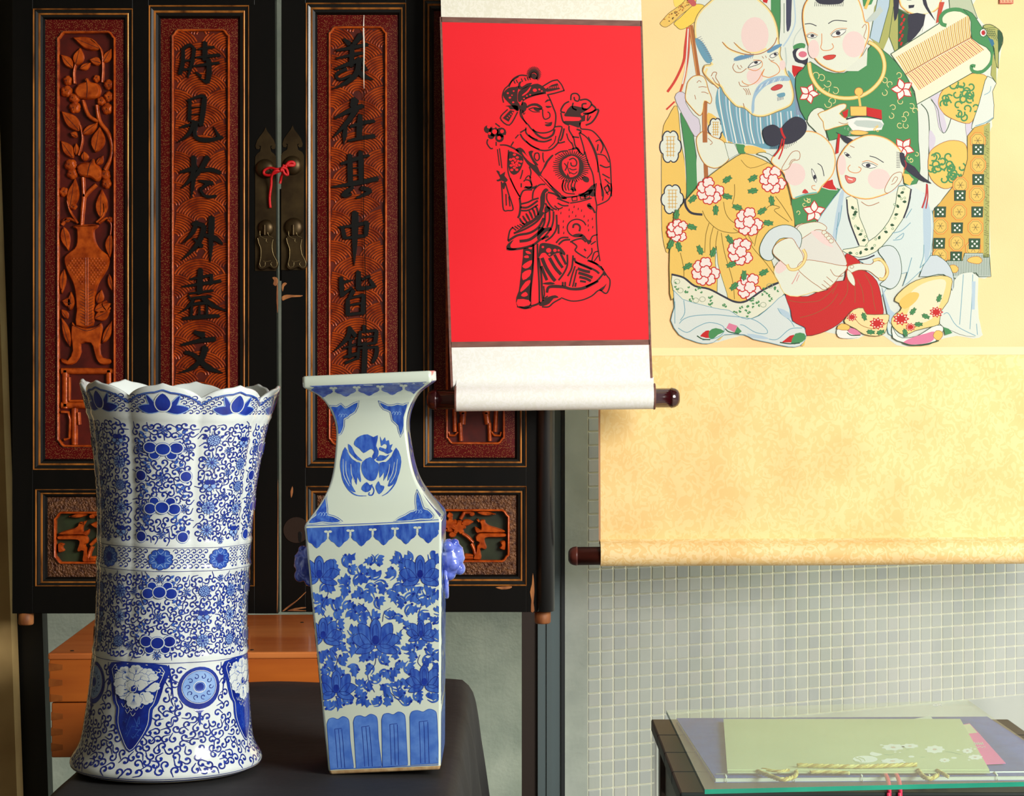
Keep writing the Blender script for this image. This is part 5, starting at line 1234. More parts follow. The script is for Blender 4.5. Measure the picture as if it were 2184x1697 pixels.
# ================================================================ hanging scrolls
YR = 4.40
def SR(px, py, h): p = W(px, py, YR); return Vector((p.x, p.y - h, p.z))
def damask(name, c1, c2, sc, rough=.6, bump=.25, mul=.6):
    m = bpy.data.materials.new(name); m.use_nodes = True; nt = m.node_tree; b = nt.nodes['Principled BSDF']; b.inputs['Roughness'].default_value = rough
    b.inputs['Specular IOR Level'].default_value = .3
    tc = nt.nodes.new('ShaderNodeTexCoord'); mp = nt.nodes.new('ShaderNodeMapping'); mp.inputs['Scale'].default_value = (sc, sc, sc * .8)
    n1 = nt.nodes.new('ShaderNodeTexNoise'); n1.inputs['Scale'].default_value = .8; n1.inputs['Detail'].default_value = 1; n1.inputs['Distortion'].default_value = 2.2
    n2 = nt.nodes.new('ShaderNodeTexNoise'); n2.inputs['Scale'].default_value = .12; n2.inputs['Detail'].default_value = 2
    for n in (n1, n2): nt.links.new(mp.outputs[0], n.inputs['Vector'])
    nt.links.new(tc.outputs['Object'], mp.inputs[0])
    r = nt.nodes.new('ShaderNodeValToRGB'); r.color_ramp.elements[0].position = .47; r.color_ramp.elements[0].color = (*lin(c1), 1); r.color_ramp.elements[1].position = .53; r.color_ramp.elements[1].color = (*lin(c2), 1)
    nt.links.new(n1.outputs['Fac'], r.inputs[0])
    mx = nt.nodes.new('ShaderNodeMixRGB'); mx.blend_type = 'MULTIPLY'; r2 = nt.nodes.new('ShaderNodeValToRGB'); r2.color_ramp.elements[0].position = .35; r2.color_ramp.elements[0].color = (.88, .80, .70, 1); r2.color_ramp.elements[1].position = .6; r2.color_ramp.elements[1].color = (1, 1, 1, 1)
    nt.links.new(n2.outputs['Fac'], r2.inputs[0]); mx.inputs[0].default_value = mul; nt.links.new(r.outputs[0], mx.inputs[1]); nt.links.new(r2.outputs[0], mx.inputs[2]); nt.links.new(mx.outputs[0], b.inputs['Base Color'])
    bp = nt.nodes.new('ShaderNodeBump'); bp.inputs['Strength'].default_value = bump; bp.inputs['Distance'].default_value = .001; nt.links.new(r.outputs[0], bp.inputs['Height']); nt.links.new(bp.outputs[0], b.inputs['Normal'])
    return m
M_cream = damask('cream_damask', (244, 242, 228), (236, 234, 216), 110, mul=0.1)
M_white = damask('white_damask', (250, 250, 246), (244, 244, 236), 110, mul=0.0)
M_redp = mat('red_paper', (244, 20, 38), .55, spec=.4, rgb2=(238, 16, 32), nscale=3)
M_strip = mat('brown_ribbon_edge', (134, 90, 78), .6, rgb2=(112, 72, 62), nscale=120, stretch=(.2, 1, 1))
M_roll = mat('dark_red_lacquer_rod', (52, 10, 14), .12, spec=.7, coat=.6)
def quadS(S, mb, pts, h, m, nx=10):
    (a, b, c, d) = pairs(pts)   # tl tr br bl
    vs = []
    for j in range(nx + 1):
        t = j / nx
        for k in range(nx + 1):
            s = k / nx; x = (a[0] + (b[0] - a[0]) * s) * (1 - t) + (d[0] + (c[0] - d[0]) * s) * t; y = (a[1] + (b[1] - a[1]) * s) * (1 - t) + (d[1] + (c[1] - d[1]) * s) * t
            vs.append(S(x, y, h))
    mb.add(vs, [(j * (nx + 1) + k, j * (nx + 1) + k + 1, (j + 1) * (nx + 1) + k + 1, (j + 1) * (nx + 1) + k) for j in range(nx) for k in range(nx)], m, True)
rs_ = empty('red_hanging_scroll', SR(1170, 878, 0)); tag(rs_, 'narrow hanging scroll with bright red panel, black woodblock figure and white mount', 'scroll')
# backing sheet
mb = MB(); a = SR(925, -560, 0); 
pl = [SR(928, -560, 0), SR(1353, -560, 0), SR(1389, 835, 0), SR(962, 842, 0)]
mb.add([p + Vector((0, .0012, 0)) for p in pl], [(0, 1, 2, 3)], M_cream); mb.add([p + Vector((0, .0002, 0)) for p in pl], [(0, 1, 2, 3)], M_cream); mb.build('backing', rs_)
def sheetS(root, S, name, pts, m, h=.0003): mb = MB(); quadS(S, mb, pts, h, m); return mb.build(name, root)
sheetS(rs_, SR, 'upper_mount', [928, -560, 1353, -560, 1367, 44, 941, 36], M_cream)
sheetS(rs_, SR, 'red_panel', [942, 47, 1367, 56, 1385, 725, 962, 730], M_redp)
sheetS(rs_, SR, 'lower_mount', [963, 739, 1386, 733, 1390, 838, 966, 842], M_white)
for pts in ([941, 36, 1367, 44, 1367.5, 56, 941.5, 47], [962, 729, 1385, 724, 1386, 735, 962.5, 741], [938, 36, 942.5, 36, 963, 735, 958, 735], [958, 735, 963, 735, 967, 838, 962, 834], [1366, 44, 1370, 44, 1389, 733, 1384, 733], [1384, 733, 1389, 733, 1393, 832, 1388, 832]): sheetS(rs_, SR, 'border_strip', pts, M_strip, .0006)
def rodwrap(root, S, Y, L, Rr, rad, m, name):
    a = W(L[0], L[1], Y); b = W(Rr[0], Rr[1], Y); mb = MB(); rings = []
    for c in (a, b):
        ring = [(c.x, Y, c.z + rad * 1.5), (c.x, Y - rad * .1, c.z + rad * 1.15)]
        for i in range(16):
            t = math.radians(60 - 300 * i / 15); ring.append((c.x, Y - rad * .2 - rad * math.cos(t), c.z + rad * math.sin(t)))
        rings.append(ring)
    mb.loft(rings, m, False); return mb.build(name, root)
rodwrap(rs_, SR, YR, (973, 850), (1394, 845), .0285, M_white, 'rolled_end')
for (xx, yy) in ((972, 850), (1395, 845)):
    c = W(xx, yy, YR); mb = MB(); rings = []
    for R_, x_ in ((.0290, -.002), (.0296, 0), (.0290, .002)): rings.append([(c.x + x_, YR - .0057 - R_ * math.cos(t), c.z + R_ * math.sin(t)) for t in [2 * math.pi * i / 28 for i in range(28)]])
    mb.loft(rings, M_strip, True); mb.build('roller_edge', rs_)
def rod(root, Y, pa, pb, rad, m, name, cap_out):
    a = W(pa[0], pa[1], Y); b = W(pb[0], pb[1], Y); d = (b - a); mb = MB(); rings = []
    L = d.length
    prof = [(0, .5), (.004, .8), (.010, .96), (.016, 1.02), (.019, 1.05), (.021, .98)]
    def ring_at(s, r):
        p = a + d * (s / L); return [(p.x, p.y - .0057 - rad * r * math.cos(t), p.z + rad * r * math.sin(t)) for t in [2 * math.pi * i / 24 for i in range(24)]]
    mb.loft([ring_at(.020, .98), ring_at(L - .020, .98)], m, True, True, True); o = mb.build(name, root)
    for e in (0, 1):
        k = MB(); k.loft([ring_at(L - q[0] if e else q[0], q[1]) for q in prof], m, True, True, True); k.build('knob', o)
    return o
rod(rs_, YR, (911, 852), (1449, 848), .0222, M_roll, 'roller', True)
# hanging cord and top rod of the red scroll
rod(rs_, YR, (922, -560), (1360, -560), .010, M_roll, 'top_rod', True)
mb = MB(); t0 = W(1140, -560, YR); mb.tube([W(1030, -560, YR), (t0.x, YR, 2.745), W(1250, -560, YR)], .002, M_strip, 6); mb.build('hanging_cord', rs_)
# ---- black woodblock print
M_blk = mat('printing_ink', (56, 28, 24), .55, spec=.3)
pr = MB(); hb_ = .0007
KA = Crop(920, 100, 2.829); KBt = Crop(1000, 120, 5.656); KC = Crop(1050, 380, 5.657)
def iS(K, w, *pts, closed=False, n=4): stroke(pr, SR, K(*pts), [q * 1.75 / K.k for q in w] if isinstance(w, tuple) else w * 1.75 / K.k, hb_, M_blk, n, closed)
def iF(K, *pts, n=2, m=None, h=0): fill(pr, SR, smooth(K(*pts), True, n) if n > 1 else K(*pts), hb_ + h, m or M_blk)
def iR(K, *pts, n=2): iF(K, *pts, n=n, m=M_redp, h=.0003)
B_ = KBt
# pompom, hat
for i in range(22):
    a = math.radians(150 + i * 12.5); iS(B_, (8, 5), 785 + 35 * math.cos(a), 235 + 35 * math.sin(a), 785 + 88 * math.cos(a), 215 + 92 * math.sin(a) * 1.0, n=1)
iF(B_, 745, 225, 785, 205, 815, 230, 830, 270, 790, 280, 750, 255)
iF(B_, 480, 380, 560, 370, 610, 360, 590, 420, 585, 530, 600, 560, 620, 600, 600, 660, 560, 650, 520, 600, 460, 540, 420, 490, 420, 440)
iS(B_, (8, 10), 420, 560, 405, 480, 430, 400, 480, 350, 540, 270, 620, 230, 700, 235); iS(B_, 8, 485, 370, 520, 300, 600, 245)
iF(B_, 600, 320, 640, 300, 620, 340, 640, 370, 700, 330, 760, 320, 740, 350, 640, 400, 600, 390)
iF(B_, 600, 430, 650, 390, 740, 350, 830, 330, 900, 370, 930, 400, 925, 440, 830, 465, 720, 490, 640, 540, 600, 550, 590, 500)
for x, y, r in ((470, 445, 14), (495, 500, 16), (535, 555, 14), (665, 510, 12), (700, 480, 12), (740, 465, 12), (640, 540, 11), (795, 410, 26), (850, 400, 14), (880, 420, 12), (540, 420, 12), (520, 470, 10)): fill(pr, SR, [(B_.x0 + p[0] / B_.k, B_.y0 + p[1] / B_.k) for p in circ(x, y, r, r * .8, 9)], hb_ + .0003, M_redp)
iR(B_, 640, 470, 700, 420, 740, 370, 750, 375, 720, 430, 660, 475)
for x in (560, 590, 650, 690, 720, 745): iS(B_, 7, x, 330 - (x - 560) * .25, x - 18, 290 - (x - 560) * .25, n=1)
iS(B_, (6, 12, 10), 640, 590, 660, 530, 760, 480, 860, 455, 930, 445)
# hat wing right and left
iS(B_, 10, 890, 365, 1000, 300, 1075, 285); iS(B_, 8, 1075, 290, 1120, 345, 1150, 415); iS(B_, 10, 1155, 412, 1040, 445, 945, 465)
iF(B_, 925, 395, 1000, 345, 1070, 325, 1100, 395, 1000, 420, 940, 430, n=1)
for x in (960, 985, 1010, 1035, 1060, 1080): iR(B_, x, 375 - (x - 960) * .2, x + 12, 372 - (x - 960) * .2, x + 12, 390 - (x - 960) * .1, x, 392 - (x - 960) * .1, n=1)
iF(B_, 440, 600, 520, 590, 590, 600, 590, 660, 560, 640, 500, 640, 480, 610); iS(B_, 9, 470, 640, 380, 745, 490, 830, 590, 670); iF(B_, 410, 745, 500, 650, 550, 660, 480, 790, n=1)
for k in range(4): iR(B_, 450 + k * 22, 740 - k * 22, 470 + k * 22, 735 - k * 22, 480 + k * 18, 755 - k * 20, n=1)
# face
iS(B_, (8, 10, 9), 620, 640, 625, 720, 690, 800, 720, 830, 760, 880, 840, 920, 940, 920, 1020, 880, 1045, 800, 1048, 700, 1020, 620, 985, 530, 955, 470)
iF(B_, 620, 600, 660, 550, 700, 580, 690, 650, 640, 690, 620, 660)
iF(B_, 700, 600, 760, 570, 830, 570, 885, 610, 880, 640, 820, 600, 750, 600, 705, 625); iS(B_, 8, 720, 640, 790, 620, 885, 640); iF(B_, 780, 625, 830, 630, 875, 635, 840, 665, 800, 655); iS(B_, 6, 730, 645, 780, 670, 860, 670)
iF(B_, 915, 560, 945, 520, 990, 530, 960, 540); iF(B_, 925, 600, 980, 600, 1000, 610, 950, 625); iS(B_, 8, 890, 640, 895, 720, 920, 760, 975, 735, 975, 690, 950, 670)
iF(B_, 915, 825, 960, 815, 1005, 800, 990, 840, 940, 845); iS(B_, 6, 920, 800, 960, 805, 1005, 795); iS(B_, 8, 630, 680, 660, 760, 700, 820); iS(B_, 6, 650, 650, 660, 700, 680, 680)
# collars and shoulders
for w, *p in ((14, 770, 880, 830, 950, 920, 990, 1010, 950, 1035, 880), (12, 720, 950, 800, 1010, 910, 1030, 1000, 1000), (10, 690, 860, 690, 920, 740, 970, 830, 1010), (11, 620, 935, 660, 1000, 760, 1080, 880, 1135, 1000, 1120, 1080, 1040), (10, 620, 920, 690, 880), (10, 1040, 850, 1120, 850, 1110, 920, 1080, 1040, 1160, 1030), (12, 1150, 870, 1125, 980, 1100, 1020), (8, 690, 1020, 750, 1080, 850, 1120), (8, 560, 990, 600, 945), (9, 540, 1030, 510, 1080), (7, 1050, 960, 1030, 1040, 960, 1110)): iS(B_, w, *p)
# flower wand (left)
for x, y, r in ((230, 880, 48), (300, 910, 60), (390, 920, 62), (370, 985, 52), (270, 960, 40)): iF(B_, *[c for p in circ(x, y, r, r, 12) for c in p], n=1)
for x, y, r in ((310, 910, 30), (400, 905, 24), (365, 985, 24), (240, 850, 22), (250, 930, 18), (300, 850, 20), (430, 960, 12)): fill(pr, SR, [(B_.x0 + p[0] / B_.k, B_.y0 + p[1] / B_.k) for p in circ(x, y, r, r, 10)], hb_ + .0003, M_redp)
iF(B_, 298, 905, 318, 895, 325, 915, 305, 925); iS(B_, 9, 320, 810, 375, 850); iS(B_, 9, 230, 1000, 220, 1050, 260, 1110, 290, 1110); iS(B_, 8, 330, 1030, 330, 1080); iS(B_, 7, 345, 1120, 370, 1320); iS(B_, 7, 370, 1110, 400, 1350)
iS(B_, (8, 12, 10), 375, 1070, 460, 1075, 560, 1120, 600, 1150); iS(B_, 8, 480, 1130, 470, 1300, 480, 1420, 540, 1560, 610, 1690); iS(B_, 8, 500, 1470, 560, 1600, 620, 1700)
# sleeves rosettes
iF(B_, 480, 1150, 540, 1160, 620, 1190, 660, 1240, 640, 1330, 600, 1400, 540, 1430, 490, 1380, 475, 1280)
for i in range(16):
    a = i * 2.4; r = 18 + i * 4.6; iR(B_, *[c for p in circ(560 + r * .9 * math.cos(a), 1290 + r * 1.2 * math.sin(a), 20, 15, 8) for c in p])
iF(B_, 545, 1290, 570, 1270, 590, 1300, 560, 1320)
iF(B_, 560, 1130, 620, 1100, 670, 1140, 690, 1180, 760, 1270, 830, 1330, 860, 1400, 900, 1340, 930, 1270, 1000, 1190, 1020, 1200, 960, 1270, 930, 1330, 870, 1430, 940, 1490, 1020, 1590, 1100, 1680, 1080, 1690, 920, 1530, 800, 1400, 700, 1290, 640, 1200)
iR(B_, 640, 1150, 700, 1200, 800, 1310, 740, 1280, 670, 1210); iR(B_, 850, 1440, 900, 1470, 1000, 1590, 960, 1560, 880, 1480)
iF(B_, 720, 1150, 780, 1140, 760, 1180, 790, 1250, 840, 1310, 800, 1310, 750, 1230); iS(B_, 9, 800, 1170, 840, 1170, 850, 1230, 820, 1260, 790, 1220, 800, 1170); iS(B_, 8, 895, 1160, 895, 1230, 910, 1280)
iS(B_, 9, 730, 1330, 750, 1400, 740, 1470, 760, 1560, 720, 1590, 680, 1570); iS(B_, 8, 680, 1480, 720, 1440, 750, 1470); iS(B_, 8, 650, 1370, 640, 1420, 620, 1480)
# belly medallion
for i in range(46):
    a = 2 * math.pi * i / 46; r1 = 128 + (i % 3) * 3; iS(B_, (9, 5), 1235 + r1 * math.cos(a), 1330 + r1 * math.sin(a) * 1.05, 1235 + (215 + 10 * (i % 2)) * math.cos(a), 1330 + (188 + 10 * (i % 2)) * math.sin(a), n=1)
fill(pr, SR, [(B_.x0 + p[0] / B_.k, B_.y0 + p[1] / B_.k) for p in circ(1235, 1335, 150, 150, 26)], hb_ + .0001, M_blk)
iF(B_, 1125, 1270, 1170, 1230, 1240, 1200, 1310, 1230, 1330, 1300, 1320, 1400, 1290, 1440, 1220, 1460, 1190, 1400, 1180, 1440, 1130, 1360, m=M_redp, h=.0003)
for w, *p in ((16, 1210, 1250, 1260, 1230, 1300, 1270, 1290, 1320, 1240, 1320, 1230, 1280), (14, 1150, 1290, 1180, 1330, 1160, 1380), (13, 1210, 1350, 1250, 1370, 1300, 1360), (12, 1220, 1400, 1270, 1420, 1310, 1390), (12, 1200, 1270, 1190, 1330, 1220, 1420)): stroke(pr, SR, B_(*p), w / B_.k, hb_ + .0005, M_blk, 4)
iF(B_, 1360, 1460, 1420, 1450, 1450, 1480, 1440, 1520, 1390, 1510); 
for x in (1130, 1165, 1200, 1240, 1280): iS(B_, (6, 9, 6), x + 20, 1490, x - 5, 1560, x + 10, 1620)
iS(B_, 8, 1140, 1500, 1130, 1600, 1180, 1650, 1280, 1660); iS(B_, 10, 1225, 1600, 1290, 1620, 1250, 1580, 1260, 1640)
# treasure bowl (right) and hand
iF(B_, 1170, 680, 1230, 600, 1330, 610, 1440, 640, 1350, 690, 1370, 720, 1400, 700, 1400, 780, 1360, 790, 1330, 860, 1290, 850, 1200, 820, 1150, 800, 1160, 780, 1330, 780, 1345, 735, 1160, 725)
for w, *p in ((10, 1230, 530, 1240, 460, 1300, 450, 1335, 490, 1320, 540, 1280, 530, 1270, 490), (11, 1160, 680, 1110, 660, 1150, 580, 1210, 545), (11, 1340, 530, 1420, 520, 1480, 570, 1440, 630, 1380, 640, 1370, 580, 1420, 570), (10, 1260, 560, 1250, 620, 1300, 650), (12, 1480, 580, 1530, 630, 1480, 680, 1380, 690), (10, 1110, 680, 1130, 770, 1160, 810, 1210, 830), (12, 1400, 700, 1450, 690, 1560, 640, 1540, 720, 1480, 800, 1410, 830), (9, 1440, 700, 1430, 780, 1470, 720), (10, 1210, 840, 1210, 890, 1250, 960, 1270, 1000), (9, 1340, 800, 1350, 870, 1400, 880), (10, 1250, 970, 1330, 980), (12, 1300, 880, 1350, 900, 1340, 930)): iS(B_, w, *p)
for w, *p in ((9, 1400, 880, 1490, 900, 1580, 990, 1650, 1110, 1700, 1250, 1715, 1450, 1720, 1690), (9, 1270, 1000, 1290, 1090, 1380, 1190, 1390, 1120, 1330, 920), (9, 1400, 1150, 1440, 1290, 1500, 1440, 1520, 1690), (8, 1340, 920, 1440, 1000, 1530, 1200, 1590, 1500, 1610, 1690), (8, 1440, 970, 1540, 1180, 1560, 1400), (9, 1530, 1030, 1580, 1010, 1620, 1090, 1590, 1170), (9, 1560, 1060, 1550, 1140), (8, 1550, 1180, 1640, 1200, 1690, 1280), (10, 1580, 1310, 1650, 1340, 1700, 1330), (9, 1610, 1420, 1700, 1470), (9, 1640, 1480, 1700, 1540), (10, 1630, 1590, 1680, 1560, 1710, 1630), (9, 1200, 1130, 1260, 1110, 1240, 1040), (8, 1180, 930, 1200, 1000, 1240, 1050), (10, 1040, 1190, 1110, 1150, 1190, 1140), (14, 1250, 1120, 1310, 1110, 1340, 1170)): iS(B_, w, *p)
iF(B_, 1320, 1660, 1400, 1640, 1480, 1560, 1530, 1540, 1480, 1640, 1420, 1700, 1350, 1690)
# tassel
iF(B_, 330, 1380, 370, 1390, 380, 1430, 440, 1390, 430, 1440, 470, 1490, 440, 1520, 400, 1500, 350, 1510, 335, 1490, 380, 1470)
C_ = KC
iS(C_, 9, 110, 40, 120, 180, 135, 375, 190, 390, 250, 380, 235, 300, 195, 180, 160, 60); iS(C_, 8, 165, 190, 170, 330); iS(C_, 8, 200, 220, 215, 340); iF(C_, 120, 60, 160, 50, 150, 120, 130, 130)
# lower robe (crop C)
for w, *p in ((11, 330, 250, 375, 150, 480, 140), (10, 485, 250, 500, 150, 570, 80, 640, 75), (12, 350, 310, 430, 290, 490, 260, 560, 240), (14, 340, 350, 430, 350, 550, 270), (12, 350, 390, 440, 385, 550, 320), (14, 330, 240, 340, 330, 330, 430, 310, 480)): iS(C_, w, *p)
iF(C_, 580, 230, 610, 150, 650, 120, 680, 150, 640, 180, 635, 300, 600, 420, 540, 500, 420, 580, 300, 640, 260, 660, 330, 610, 380, 560, 410, 530, 480, 500, 540, 440, 580, 340)
for k in range(6): iS(C_, (9, 15, 10), 330 + k * 38, 480 - k * 28, 350 + k * 38, 520 - k * 30, 385 + k * 34, 555 - k * 22)
for k in range(5): iS(C_, 9, 240 + k * 30, 590 - k * 12, 290 + k * 26, 630 - k * 18, n=1)
for w, *p in ((14, 260, 665, 400, 610, 540, 520, 620, 410), (20, 330, 760, 450, 740, 560, 660, 620, 600), (16, 190, 760, 300, 690, 450, 660, 560, 590, 620, 480), (10, 190, 750, 210, 640, 250, 590), (16, 175, 850, 230, 860, 380, 840, 500, 800, 580, 740, 680, 700), (12, 690, 380, 690, 500, 660, 590), (12, 740, 400, 735, 520, 700, 620, 600, 740), (14, 640, 410, 630, 530, 600, 600), (12, 775, 440, 775, 600, 720, 700, 640, 760), (12, 640, 300, 680, 360, 740, 390), (10, 660, 180, 660, 260, 720, 350, 780, 380), (12, 670, 170, 750, 190, 830, 240, 900, 230), (10, 780, 240, 850, 270, 930, 300), (10, 790, 300, 850, 330, 920, 330), (9, 750, 330, 800, 370, 850, 350)): iS(C_, w, *p)
iF(C_, 170, 850, 190, 790, 260, 740, 220, 800, 230, 840, 300, 850, 250, 865)
iF(C_, 560, 590, 620, 600, 700, 590, 720, 630, 660, 640, 600, 690, 560, 740, 540, 720); iF(C_, 640, 340, 700, 350, 680, 400, 650, 420, 630, 400)
# belt
iS(C_, 9, 900, 230, 1050, 210, 1160, 150, 1240, 140); iS(C_, 9, 940, 300, 1060, 280, 1200, 240); 
for x in (960, 1060, 1110): iS(C_, 9, x, 230 - (x - 960) * .2, x + 60, 218 - (x - 960) * .2, x + 65, 265 - (x - 960) * .2, x + 8, 275 - (x - 960) * .2, closed=True, n=1)
iF(C_, 820, 200, 880, 220, 900, 250, 850, 250); iF(C_, 1160, 160, 1220, 150, 1230, 220, 1180, 210)
iS(C_, 12, 1150, 330, 1200, 350, 1240, 420); iF(C_, 1140, 320, 1180, 300, 1200, 380, 1160, 360)
for w, *p in ((9, 1255, 60, 1240, 200, 1260, 330, 1255, 430, 1260, 600, 1270, 800, 1300, 1000), (9, 1430, 60, 1440, 150, 1400, 260, 1270, 325), (9, 1305, 60, 1340, 180, 1330, 270), (8, 1390, 70, 1410, 150, 1370, 180), (8, 1350, 120, 1400, 200)): iS(C_, w, *p)
# dots and clouds of the skirt
for x, y in ((930, 380), (990, 345), (1080, 390), (1110, 460), (1160, 510), (1210, 490), (1160, 570), (1215, 590), (930, 460), (1010, 455), (970, 410), (1040, 370), (1165, 625), (860, 520), (860, 590), (865, 660), (800, 380), (830, 420)): iS(C_, (5, 14, 6), x, y - 14, x - 4, y + 14, n=1)
iS(C_, 9, *[c for p in circ(1020, 600, 115, 105, 20)[3:] for c in p]); iS(C_, 13, 975, 600, 985, 560, 1030, 555, 1060, 590, 1050, 640); iF(C_, 970, 690, 1010, 670, 1080, 670, 1120, 700, 1150, 740, 1200, 760, 1160, 800, 1120, 740, 1040, 700)
for w, *p in ((12, 800, 560, 800, 670), (11, 770, 780, 830, 720, 920, 715), (13, 800, 800, 860, 750, 940, 740), (11, 940, 770, 1010, 740, 1080, 730, 1130, 770), (10, 960, 770, 1020, 820, 1000, 870, 1060, 920, 1130, 960), (9, 1180, 760, 1210, 700, 1270, 680), (9, 1190, 800, 1250, 760), (9, 1140, 970, 1200, 900, 1200, 840), (9, 1200, 1000, 1230, 900, 1280, 880), (8, 1230, 1000, 1280, 930)): iS(C_, w, *p)
iS(C_, 11, 1110, 850, 1130, 880)
iF(C_, 580, 790, 640, 780, 740, 800, 820, 830, 880, 900, 870, 930, 810, 900, 740, 920, 690, 950, 640, 900, 590, 910, 560, 960, 565, 850)
for x, y, r in ((680, 870, 32), (610, 830, 16), (755, 870, 22), (690, 920, 14), (800, 870, 14)): fill(pr, SR, [(C_.x0 + p[0] / C_.k, C_.y0 + p[1] / C_.k) for p in circ(x, y, r, r * .9, 10)], hb_ + .0003, M_redp)
for w, *p in ((24, 600, 960, 650, 1080, 720, 1190, 760, 1240), (20, 590, 1060, 630, 1160, 660, 1230), (22, 690, 960, 760, 1080, 830, 1160), (18, 750, 920, 800, 1010, 850, 1080), (16, 820, 900, 860, 980, 890, 1040)): iS(C_, w, *p)
# left panel of the robe
iF(C_, 375, 850, 420, 840, 480, 810, 500, 800, 500, 1000, 480, 1150, 470, 1300, 460, 1500, 455, 1550, 400, 1570, 300, 1540, 290, 1440, 320, 1360, 340, 1200, 355, 1060, 370, 950)
for pts in ([400, 880, 440, 880, 470, 910, 420, 910], [385, 940, 430, 930, 440, 960, 390, 960], [360, 1060, 420, 1010, 480, 990, 460, 1060, 400, 1090], [360, 1150, 420, 1110, 470, 1110, 450, 1180, 370, 1230], [340, 1340, 400, 1250, 460, 1230, 440, 1290, 350, 1370], [345, 1410, 400, 1370, 430, 1410, 380, 1430], [305, 1460, 440, 1470, 450, 1530, 310, 1545], [430, 840, 480, 830, 470, 860]): iR(C_, *pts)
for w, *p in ((12, 500, 800, 490, 1100, 465, 1350, 460, 1540), (12, 545, 790, 550, 1000, 565, 1250, 570, 1500), (14, 560, 960, 590, 1150, 600, 1350, 610, 1480), (14, 465, 1545, 540, 1520, 580, 1495), (12, 300, 1545, 390, 1570, 470, 1555)): iS(C_, w, *p)
# kneeling panel folds
for w, *p in ((12, 905, 920, 905, 1050, 860, 1150, 800, 1230), (12, 975, 930, 960, 1080, 910, 1180), (10, 1000, 1060, 960, 1180, 930, 1300), (10, 1020, 1100, 990, 1230, 970, 1310), (14, 990, 960, 1010, 1010, 1110, 1050, 1240, 1110, 1290, 1150), (12, 1000, 1010, 1080, 1050, 1200, 1100), (20, 1030, 1090, 1120, 1120, 1180, 1130), (20, 1040, 1140, 1140, 1170, 1210, 1200), (18, 1050, 1190, 1130, 1210, 1190, 1240), (14, 1060, 1240, 1130, 1250), (14, 1150, 990, 1230, 1020, 1290, 1060, 1340, 1110), (12, 880, 1250, 880, 1300), (12, 850, 1250, 850, 1300), (12, 1010, 1260, 1000, 1310)): iS(C_, w, *p)
iF(C_, 1150, 990, 1220, 1000, 1290, 1050, 1220, 1030); iF(C_, 1330, 1120, 1370, 1160, 1350, 1180); iS(C_, 12, 1130, 1310, 1260, 1240, 1340, 1150)
# hem
iS(C_, (16, 22, 18, 22, 14), 660, 1380, 690, 1310, 850, 1310, 950, 1335, 1080, 1330, 1200, 1280, 1280, 1240); iS(C_, (8, 10, 8), 830, 1440, 950, 1480, 1080, 1470, 1200, 1420, 1290, 1350, 1370, 1390, 1410, 1330, 1420, 1230, 1380, 1170, 1310, 1060); iF(C_, 1290, 1340, 1350, 1300, 1380, 1270, 1350, 1330, 1320, 1360)
iF(C_, 610, 1470, 680, 1430, 760, 1410, 800, 1440, 740, 1450, 690, 1510, 620, 1540, 560, 1530); iS(C_, 10, 600, 1550, 680, 1550, 740, 1500, 830, 1450); iS(C_, 9, 620, 1300, 630, 1400, 620, 1450, 670, 1420); iF(C_, 600, 1270, 700, 1250, 760, 1275, 680, 1285)
iF(C_, 420, 95, 500, 100, 540, 80, 520, 120, 480, 130, 380, 120); iS(C_, 9, 380, 40, 400, 20, 450, 30, 480, 90); iS(C_, 9, 350, 60, 350, 110)
iS(C_, 9, 640, 30, 740, 120, 830, 200); iF(C_, 590, 0, 640, 10, 660, 50, 620, 40)
pf = pr.build('printed_figure', rs_, fix=False)
# ---------------------------------------------------------------- big gold scroll
YB = 4.56
def SB(px, py, h): p = W(px, py, YB); return Vector((p.x, p.y - h, p.z))
M_goldmount = damask('gold_damask', (244, 210, 142), (248, 219, 156), 62, .55, .5)
M_goldmount2 = damask('pale_gold_damask', (250, 222, 166), (242, 206, 140), 62, .5, .4)
M_weave = mat('woven_peach_silk', (246, 214, 160), .7, spec=.25, rgb2=(238, 196, 142), nscale=2.2, bump=.5, bscale=420, bdist=.0008, lo=.3, hi=.7)
M_rod2 = mat('brown_wood_rod', (96, 44, 34), .35, rgb2=(66, 28, 22), nscale=40, stretch=(.2, 1, 1))
bs = empty('gold_hanging_scroll', SB(1770, 1206, 0)); tag(bs, 'wide gold silk hanging scroll with woven picture of an old man and children', 'scroll')
mb = MB(); pl = [SB(1278, -640, -.0012), SB(2264, -640, -.0012), SB(2266, 1160, -.0012), SB(1278, 1160, -.0012)]
mb.add(pl, [(0, 1, 2, 3)], M_goldmount); mb.build('backing', bs)
def bsheet(name, pts, m, h=.0004):
    mb = MB(); quadS(SB, mb, pts, h, m, 12); return mb.build(name, bs)
bsheet('upper_mount', [1278, -640, 2264, -640, 2264, -330, 1278, -330], M_goldmount)
bsheet('side_mount', [1278, -330, 1316, -330, 1316, 745, 1278, 745], M_goldmount); bsheet('side_mount', [2226, -330, 2264, -330, 2264, 745, 2226, 745], M_goldmount)
bsheet('woven_panel', [1316, -330, 2226, -330, 2226, 745, 1316, 745], M_weave, .0008)
bsheet('lower_mount', [1278, 745, 2264, 742, 2266, 1152, 1278, 1154], M_goldmount)
bsheet('seam_band', [1278, 742, 2264, 739, 2264, 756, 1278, 759], mat('plain_gold_band', (250, 224, 166), .55), .0014)
bsheet('edge_strip', [1276, 745, 1280, 745, 1281, 1154, 1277, 1154], mat('brown_scroll_edge', (176, 130, 92), .6), .0008)
